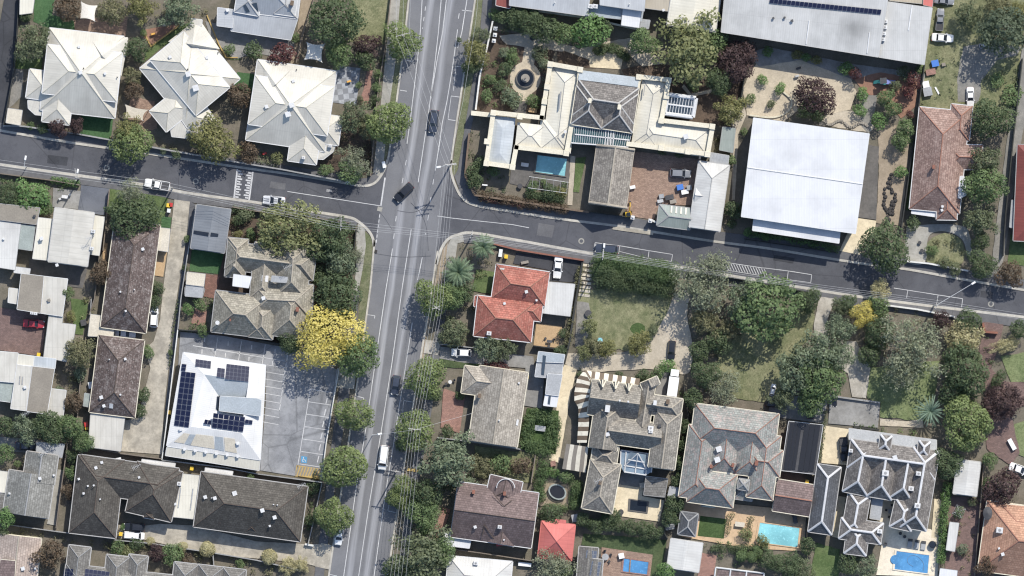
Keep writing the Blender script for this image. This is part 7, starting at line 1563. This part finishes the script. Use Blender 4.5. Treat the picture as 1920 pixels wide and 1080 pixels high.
c = e.location; mb = MB(); mb.bar(W(1182,1049,.33)-Vector((c.x,c.y,0)), W(1180,1073,.33)-Vector((c.x,c.y,0)), .3, .1); mb.build('divider','brick_tan',e)
pool('dark spa pool in the cream stone patio',[(1182,937),(1213,942),(1211,960),(1181,956)],'spa_water','stone_dark')
# ------------------------------------------------------------------ garden things
def sail(label, q, hs, mat='canvas_white'):
    c = sum((W(*p) for p in q), Vector())/len(q); e = empty('shade_sail', c, label, 'shade sail'); mb = MB(); n = 8
    Q = [W(p[0], p[1], h)-c for p, h in zip(q, hs)]
    def f(u, v):
        du, dv = .10*math.sin(math.pi*v), .10*math.sin(math.pi*u); u = du+u*(1-2*du); v = dv+v*(1-2*dv)
        return (Q[0]*(1-u)+Q[1]*u)*(1-v)+(Q[3]*(1-u)+Q[2]*u)*v
    for i in range(n):
        for j in range(n): mb.face([f(i/n,j/n),f(i/n,(j+1)/n),f((i+1)/n,(j+1)/n),f((i+1)/n,j/n)])
    mb.build('canopy', mat, e)
    for p in Q: mb = MB(); mb.tube((p.x,p.y,0),(p.x,p.y,p.z+.1),.06); mb.build('post','steel',e)
sail('cream shade sail above the brown paved yard',[(152,3),(184,10),(178,40),(147,35)],[3.4,2.7,3.3,2.6])
sail('white shade sail above the rightmost cream roof',[(575,79),(609,82),(604,117),(570,112)],[3.4,2.8,3.4,2.8])
sail('tan shade sail below the middle cream roof',[(234,195),(278,206),(268,226),(232,222)],[3.0,2.6,2.4,2.7],'flat_cream')
def table_set(label, x, y, mat='steel', n=4, r=.75, round_=True, cm='dark_trim'):
    e = empty('outdoor_table', W(x, y, 0), label, 'table'); e.location.z = .12; mb = MB()
    if round_: mb.disc((0,0), r, .7, r, .76, 18)
    else: mb.box(0,0,.7,r*2.2,r*1.1,.06,-.13)
    mb.build('table_top', mat, e); mb = MB(); mb.tube((0,0,0),(0,0,.7),.06); mb.build('leg','dark_trim',e)
    for k in range(n):
        a = 2*math.pi*k/n+.4; c = empty('chair', e.location+Vector(((r+.5)*math.cos(a), (r+.5)*math.sin(a), 0)), label.split(' with')[0].replace('table','table chair')+f', one of {n}', 'chair', 'chairs at the '+label, a)
        m = MB(); m.box(0,0,.4,.46,.46,.06); m.build('seat',cm,c); m = MB(); m.box(.22,0,.46,.05,.46,.45); m.build('backrest',cm,c)
        for sx in (-.2,.2):
            for sy in (-.2,.2): m = MB(); m.tube((sx,sy,0),(sx,sy,.4),.025,n=4); m.build('leg',cm,c)
table_set('grey round table on the brick by the small blue pool',1135,1044,'flat_grey',5,.7)
table_set('grey stone table in the slate house courtyard',1673,959,'flat_grey',5,.8,False)
table_set('pale table on the shaded left courtyard',122,369,'white_trim',2,.6,False,'steel')
table_set('dark table on the sunny timber deck',1030,640,'dark_trim',3,.5,False)
table_set('pale round table by the pink pebble yard',844,716,'white_trim',2,.4)
table_set('white table in the square hedge garden',1013,803,'flat_grey',0,1.0,False)
table_set('long cream picnic table in the orange terrace',1387,983,'flat_cream',0,.9,False)
table_set('timber table on the mansion left yard',999,207,'timber',0,.8,False)
table_set('white sun lounger table by the mansion pool',984,309,'white_trim',0,.7,False)
for k, (x, y) in enumerate([(1706,1018),(1719,1020),(1731,1022)]):
    e = empty('sun_lounger', W(x, y, 0), ['left','middle','right'][k]+' of three grey sun loungers above the blue pool', 'sun lounger', 'sun loungers by the blue pool', -.13); e.location.z = .15
    mb = MB(); mb.box(0,-.3,.3,.95,1.3,.12); mb.build('mattress','flat_grey',e); mb = MB(); mb.box(0,.6,.36,.95,.55,.16); mb.build('pillow','dark_trim',e)
    for sx in (-.4,.4):
        for sy in (-.85,.8): mb = MB(); mb.box(sx,sy,0,.08,.08,.3); mb.build('leg','dark_trim',e)
# fountain
e = empty('fountain', W(985,147,0), 'round dark stone fountain in the cream gravel ring', 'fountain'); e.location.z = .1
mb = MB(); mb.disc((0,0),1.95,0,1.95,.6,28); mb.build('basin','stone_dark',e)
mb = MB(); mb.disc((0,0),1.7,.61,1.7,.62,28); mb.build('water','spa_water',e)
mb = MB(); mb.disc((0,0),.75,.62,.9,1.0,18); mb.disc((0,0),.22,1.0,.18,1.8,12); mb.disc((0,0),.55,1.7,.6,1.85,16); mb.disc((0,0),.12,1.85,.05,2.5,10); mb.build('tier','rock',e)
def pot(label, x, y, r=.45, name='planter_pot', mat='dark_trim', leaf=True):
    e = empty(name, W(x, y, 0), label, 'pot'); e.location.z = .1; mb = MB(); mb.disc((0,0),r*.7,0,r,.6,14); mb.disc((0,0),r*.85,.605,.01,.61,14); mb.build('vessel',mat,e)
    return e
pot('dark round pot on the cream walk above the mansion',998,72,.5); pot('dark round pot on the cream spa patio',1164,960,.6); pot('round pot on the brick terrace by the mansion pergola',975,349,.55); pot('dark pot by the blue pool terrace',1696,1006,.35); pot('small dark pot on the blue pool terrace',1688,1000,.35)
pot('dark low round tub on the path left of the patchy lawn',1103,588,.75,'tub')
e = empty('water_tank', W(1748,1021,0), 'dark round tank at the corner of the blue pool terrace', 'tank'); e.location.z=.1
mb = MB(); mb.disc((0,0),.78,0,.78,.9,20); mb.build('wall','dark_trim',e); mb = MB(); mb.disc((0,0),.7,.9,.55,1.0,20); mb.build('lid','glass_dark',e)
e = empty('water_tank', W(406,607,0), 'pale round water tank beside the stone slate house', 'tank')
mb = MB(); mb.disc((0,0),.8,0,.8,1.8,20); mb.build('wall','bin_white',e); mb = MB(); mb.disc((0,0),.84,1.8,.2,2.0,20); mb.build('lid','flat_grey',e)
e = empty('trampoline', W(1045,922,0), 'oval dark trampoline with pale frame in the hedge garden', 'trampoline', None, -.5); e.location.z=.1; e.scale=(1.12,.88,1)
mb = MB(); mb.disc((0,0),1.45,.8,1.45,.82,24); mb.build('mat','rubber_black',e); mb = MB()
for k in range(24):
    a, b = 2*math.pi*k/24, 2*math.pi*(k+1)/24; A = [(r*math.cos(t), r*math.sin(t), .86) for t, r in ((a,1.45),(a,1.75),(b,1.75),(b,1.45))]; mb.face(A)
mb.build('frame_pad','flat_green',e)
for k in range(6):
    a = 2*math.pi*k/6; mb = MB(); mb.tube((1.7*math.cos(a),1.7*math.sin(a),0),(1.7*math.cos(a),1.7*math.sin(a),2.2),.04); mb.build('post','steel',e)
e = empty('paddling_pool', W(1125,638,0), 'small pale blue paddling pool at the edge of the patchy lawn', 'paddling pool'); mb = MB(); mb.disc((0,0),.55,.05,.6,.35,16); mb.build('wall','glass_sky',e); mb = MB(); mb.disc((0,0),.48,.36,.48,.365,16); mb.build('water','water_aqua',e)
e = empty('trampoline', W(1849,961,0), 'dark oval umbrella canopy on the orange tiled corner house terrace', 'umbrella'); e.name='garden_umbrella'; e.scale=(.9,1.3,1)
mb = MB(); mb.disc((0,0),1.1,4.9,.05,5.4,10); mb.build('canopy','dark_trim',e); mb = MB(); mb.tube((0,0,0),(0,0,5.0),.05); mb.build('pole','steel',e)
e = empty('garden_umbrella', W(1328,945,0), 'grey green oblong umbrella below the orange ridged house', 'umbrella', None, -.1); mb = MB(); mb.box(0,0,2.3,2.9,1.3,.45,0,.25); mb.build('canopy','flat_green',e); mb = MB(); mb.tube((0,0,0),(0,0,2.4),.05); mb.build('pole','steel',e)
# play equipment
e = empty('play_slide', W(1655,153,0), 'blue slide on a dark play tower with a teal side slide', 'slide', None, -.1); e.location.z=.1
mb = MB(); mb.box(0,0,1.3,1.3,1.3,.1)
for sx in (-.6,.6):
    for sy in (-.6,.6): mb.tube((sx,sy,0),(sx,sy,2.6),.06)
mb.build('tower','plastic_teal',e); mb = MB(); mb.prism([(.6,-.45),(2.6,-.5),(2.6,.5),(.6,.45)],.2,[1.35,.35,.35,1.35]); mb.build('chute','plastic_violet',e)
mb = MB(); mb.prism([(-.6,-.4),(-1.9,-.7),(-1.9,.0),(-.6,.3)],.2,[1.3,.35,.35,1.3]); mb.build('chute','plastic_teal',e); mb = MB(); mb.box(0,.1,2.6,1.4,1.2,.08,.2); mb.build('roof','dark_trim',e)
def spring(label, x, y, mat): 
    e = empty('spring_rider', W(x, y, 0), label, 'play equipment', None, .3); e.location.z=.1; mb = MB(); mb.tube((0,0,0),(0,0,.5),.12); mb.build('spring','dark_trim',e); mb = MB(); mb.box(0,0,.5,1.0,.45,.35,0,.7); mb.build('seat',mat,e)
spring('yellow spring rider on the tan play area',287,64,'plastic_orange'); spring('dark climbing frame rider on the sand play yard',1497,128,'dark_trim'); spring('yellow table like toy on the chequered paving',654,153,'plastic_orange'); spring('grey balance toy at the sand play yard edge',1494,143,'steel'); spring('cream bench toy above the tan play area',309,47,'flat_cream'); spring('red kayak like toy beside the small hex porch',496,288,'bin_red'); spring('small red toy tree ornament below the red leaved shrubs',1700,178,'bin_red')
# bins
def bin_(label, x, y, mat, lid):
    e = empty('wheelie_bin', W(x, y, 0), label, 'bin', None, -.13); e.location.z=.12; mb = MB(); mb.box(0,0,.05,.55,.62,.9,0,1.12); mb.build('body',mat,e); mb = MB(); mb.box(0,0,.96,.72,.8,.09); mb.build('lid',lid,e)
    for s_ in (-.25,.25): mb = MB(); mb.tube((s_-.03,-.33,.12),(s_+.03,-.33,.12),.12,n=8); mb.build('wheel','rubber_black',e)
bin_('yellow lidded bin at the top of the long driveway',316,385,'bin_green','bin_yellow'); bin_('red lidded bin at the top of the long driveway',321,384,'bin_green','bin_red'); bin_('pale lidded bin at the top of the long driveway',317,395,'bin_green','bin_white'); bin_('pale lidded bin behind the smaller feathery palm',939,471,'bin_green','bin_white'); bin_('second pale lidded bin behind the smaller feathery palm, nearer the lawn',938,478,'bin_green','bin_white'); bin_('yellow lidded bin behind the smaller feathery palm',949,481,'bin_green','bin_yellow')
bin_('yellow bin on the clinic fence line',318,773,'bin_yellow','bin_yellow'); bin_('yellow lidded bin below the clinic verandah',360,878,'bin_green','bin_yellow'); bin_('yellow lidded bin at the corner of the brick courtyard',73,665,'bin_green','bin_yellow'); bin_('yellow lidded bin beside the flat grey garage',988,706,'bin_green','bin_yellow'); bin_('yellow lidded bin beside the white parked van',227,1001,'bin_green','bin_yellow'); bin_('yellow lidded bin behind the plum slate garage',1513,903,'bin_green','bin_yellow'); bin_('yellow lidded bin below the brick patio',918,-50,'bin_green','bin_yellow') if False else None
# small junk and ornaments
def crate(label, x, y, mat, sx=.8, sy=.6, h=.6, name='crate', ang=.2):
    e = empty(name, W(x, y, 0), label, name.replace('_',' '), None, ang); e.location.z=.12; mb = MB(); mb.box(0,0,0,sx,sy,h,0,1.05); mb.build('body',mat,e); mb = MB(); mb.box(0,0,h,sx*1.12,sy*1.12,.06); mb.build('lid',mat,e)
crate('blue covered crate in the brick courtyard',1275,351,'plastic_blue',1.2,1.0,.9); crate('white covered drum in the brick courtyard',1284,360,'white_paint',1.3,.8,.8,'storage_box'); crate('pale box by the stables gable',1292,352,'flat_grey',.9,.9,1); crate('white bench beside the coach house wall',1186,351,'white_paint',1.0,.6,.7,'garden_bench'); crate('grey motor part in the brick courtyard',1238,377,'steel',1.1,.6,.6); crate('dark machine in the brick courtyard',1255,370,'dark_trim',1.6,.9,.8,'machine'); crate('second dark machine at the carport edge',1262,378,'rock',1.2,.7,.8,'machine'); crate('pale tyre stack beside the carport',1240,368,'flat_grey',.9,.8,.7,'stack')
crate('bright blue covered table in the vacant yard',1753,119,'plastic_blue',1.3,1.2,.8,'covered_table'); crate('small brown box in the vacant yard',1769,121,'flat_tan',.7,.6,.5); crate('pink brown cloth heap in the vacant yard',1745,135,'brick_pink',1.8,1.1,.5,'heap'); crate('white machine frame in the vacant yard, upper',1736,160,'white_paint',1.2,1.5,.8,'machine'); crate('white machine frame in the vacant yard, lower',1739,172,'flat_grey',1.6,1.6,.9,'machine'); crate('white plank in the vacant yard',1757,170,'white_paint',.3,1.5,.1,'plank',.5)
crate('square dark planter box on the narrow lawn',157,605,'dark_trim',1.1,1.1,.6,'planter_box'); crate('white boxes beside the lower brown unit',171,722,'white_paint',1.0,1.2,.7,'storage_box'); crate('red and yellow toys beside the white carport',162,796,'bin_red',.7,1.0,.5,'toy_box'); crate('yellow toy box beside the white carport',163,803,'bin_yellow',.6,.6,.5,'toy_box'); crate('white cabinet above the U shaped brown roof',223,862,'white_paint',1.0,.8,1.2,'cabinet'); crate('white service box at the upper left junction kerb',720,309,'white_paint',.6,1.2,1.1,'cabinet'); crate('white street name board at the left street kerb',654,343,'white_paint',1.3,.6,1.0,'sign_box',-.15); crate('white street name board at the right mansion hedge',909,347,'white_paint',1.0,.25,1.0,'sign_box',-.1); crate('white pump box above the small blue pool',1165,1042,'white_paint',1.0,1.0,.8,'pump_box'); crate('white tank box beside the hedge row',1078,971,'flat_grey',1.2,1.4,1.0,'storage_box'); crate('pale slab box left of the shaded lawn',1256,988,'flat_grey',1.8,1.0,.5,'storage_box'); crate('white gas bottle below the red pavilion',984,1058,'white_paint',2.4,.7,.7,'gas_tank',-.1); crate('pinkish cushion box beside the cream path',1037,869,'brick_pink',1.0,1.0,.6,'storage_box'); crate('pale box on the cream spa patio',1204,910,'flat_cream',.9,1.0,.6,'storage_box'); crate('black barbecue on the terrace below the plum slate garage',1490,972,'dark_trim',.8,1.9,.9,'barbecue'); crate('white seat at the black driveway garden',984,492,'rock',1.4,.5,.4,'garden_bench'); crate('white boat cover in the brick path garden',1897,833,'white_paint',.8,2.2,.7,'covered_boat',.5); crate('red sign panel below the plum brown house gable',937,1020,'bin_red',1.3,.7,.5,'box'); crate('dark solar box at the left fence of the blue pool',1660,1020,'dark_trim',.5,.5,.6,'box')
for k, (x, y) in enumerate([(1186,408),(1219,414),(929,54),(928,66),(926,77)]):
    e = empty('gate_pillar', W(x, y, 0), ['white gate pillar left of the brick courtyard entrance','white gate pillar right of the brick courtyard entrance','pale pillar on the upper mansion fence, top','pale pillar on the upper mansion fence, middle','pale pillar on the upper mansion fence, bottom'][k], 'pillar')
    mb = MB(); mb.box(0,0,0,.6,.6,2.0,-.13); mb.build('shaft','white_trim',e); mb = MB(); mb.box(0,0,2.0,.8,.8,.15,-.13); mb.disc((0,0),.3,2.15,.05,2.5,10); mb.build('cap','white_trim',e)
rr = random.Random(3)
BL = [(1671,327),(1668,334),(1665,342),(1670,344),(1668,351),(1672,355),(1665,350),(1673,360),(1659,354),(1658,362),(1660,369),(1658,376),(1657,383),(1659,389),(1662,393),(1679,364),(1678,370),(1679,376),(1673,378),(1672,383),(1676,384),(1675,390),(1669,391),(1668,396),(1674,396),(1664,398),(1669,400),(1674,401),(1664,407),(1664,413),(1663,415),(1667,412),(1661,421)]
for x, y in BL:
    mb = MB(); r = rr.uniform(.3,.42); mb.disc((0,0),r,.1,r*1.05,.3,12); mb.disc((0,0),r*1.05,.3,r*.7,.48,12)
    o = mb.build('boulder','boulder_dark'); o.location = W(x, y, .05); tag(o, 'dark round boulder in the winding chain on the tan bark strip', 'boulder', 'boulder chain on the bark strip')
for k in range(26):
    x = 1545+k*3.2+rr.uniform(-1,1); y = 228+k*.35+5*math.sin(k*.5)
    mb = MB(); mb.disc((0,0),.32,.1,.22,.42,7); o = mb.build('rock','rock'); o.location = W(x, y, .05); o.rotation_euler=(0,0,rr.uniform(0,6)); tag(o, 'pale rock edging the sandy bed above the white school hall', 'rock', 'rock edging above the school hall')
for k, y in enumerate((497,506,515,522,530,538,545,553)):
    for j in (0,1):
        mb = MB(); mb.box(0,0,0,1.1,.55,.1,-.1); o = mb.build('stepping_stone','flat_cream'); o.location = W(1096+j*11-k*.9, y+j*1.5, .12); tag(o, 'pale stepping slab in the twin row left of the tall hedge', 'stepping stone', 'stepping slabs by the tall hedge')
for k, y in enumerate((60,)): pass
# mansion pergola
e = empty('pergola', W(1022,342,0), 'white open pergola bars over the planting below the mansion pool', 'pergola'); c = e.location
for k in range(6):
    mb = MB(); a = W(1000+k*13,331+k*1.6,2.4)-c; b_ = W(997+k*13,355+k*1.6,2.4)-c; mb.bar(a,b_,.09,.1); mb.build('rafter','fence_grey',e)
for (p, q) in (((992,331),(1066,342)),((990,352),(1062,362))):
    mb = MB(); mb.bar(W(*p,2.5)-c, W(*q,2.5)-c, .1,.12); mb.build('beam','fence_white',e)
for p in ((995,332),(1064,342),(992,353),(1060,362)):
    mb = MB(); w = W(*p)-c; mb.tube((w.x,w.y,0),(w.x,w.y,2.4),.07); mb.build('post','white_trim',e)
e = empty('pergola', W(1395,1072,0), 'white framed pergola over brown paving at the bottom edge', 'pergola'); c = e.location
mb = MB(); mb.prism([tuple((W(*p)-c).xy) for p in ((1345,1066),(1430,1076),(1428,1092),(1342,1086))],2.0,2.1); mb.build('roof_panel','tile_plum',e)
for (p, q) in (((1342,1064),(1433,1075)),((1342,1064),(1339,1088)),((1433,1075),(1430,1092)),((1370,1068),(1367,1090)),((1400,1072),(1397,1092))):
    mb = MB(); mb.bar(W(*p,2.2)-c, W(*q,2.2)-c, .35,.2); mb.build('beam','white_trim',e)
# clothes hoist
e = empty('clothes_hoist', W(1797,958,0), 'rotary clothes hoist in the red brown bed', 'clothes hoist', None, .3); mb = MB(); mb.tube((0,0,0),(0,0,2.1),.04); mb.build('mast','steel',e)
for k in range(4):
    a = k*math.pi/2; mb = MB(); mb.tube((0,0,1.9),(1.5*math.cos(a),1.5*math.sin(a),2.1),.035,n=4)
    for r in (.6,1.0,1.45): mb.tube((r*math.cos(a),r*math.sin(a),2.05),(r*math.cos(a+math.pi/2),r*math.sin(a+math.pi/2),2.05),.015,n=4)
    mb.build('arm','steel',e)
# people and sculpture-like dark figures on the bungalow path are garden ornaments
for lab, x, y in (('dark tall garden urn on the grey path before the bungalow',1724,455),('dark low garden urn on the grey path before the bungalow',1728,470)):
    pot(lab, x, y, .38, 'garden_urn')
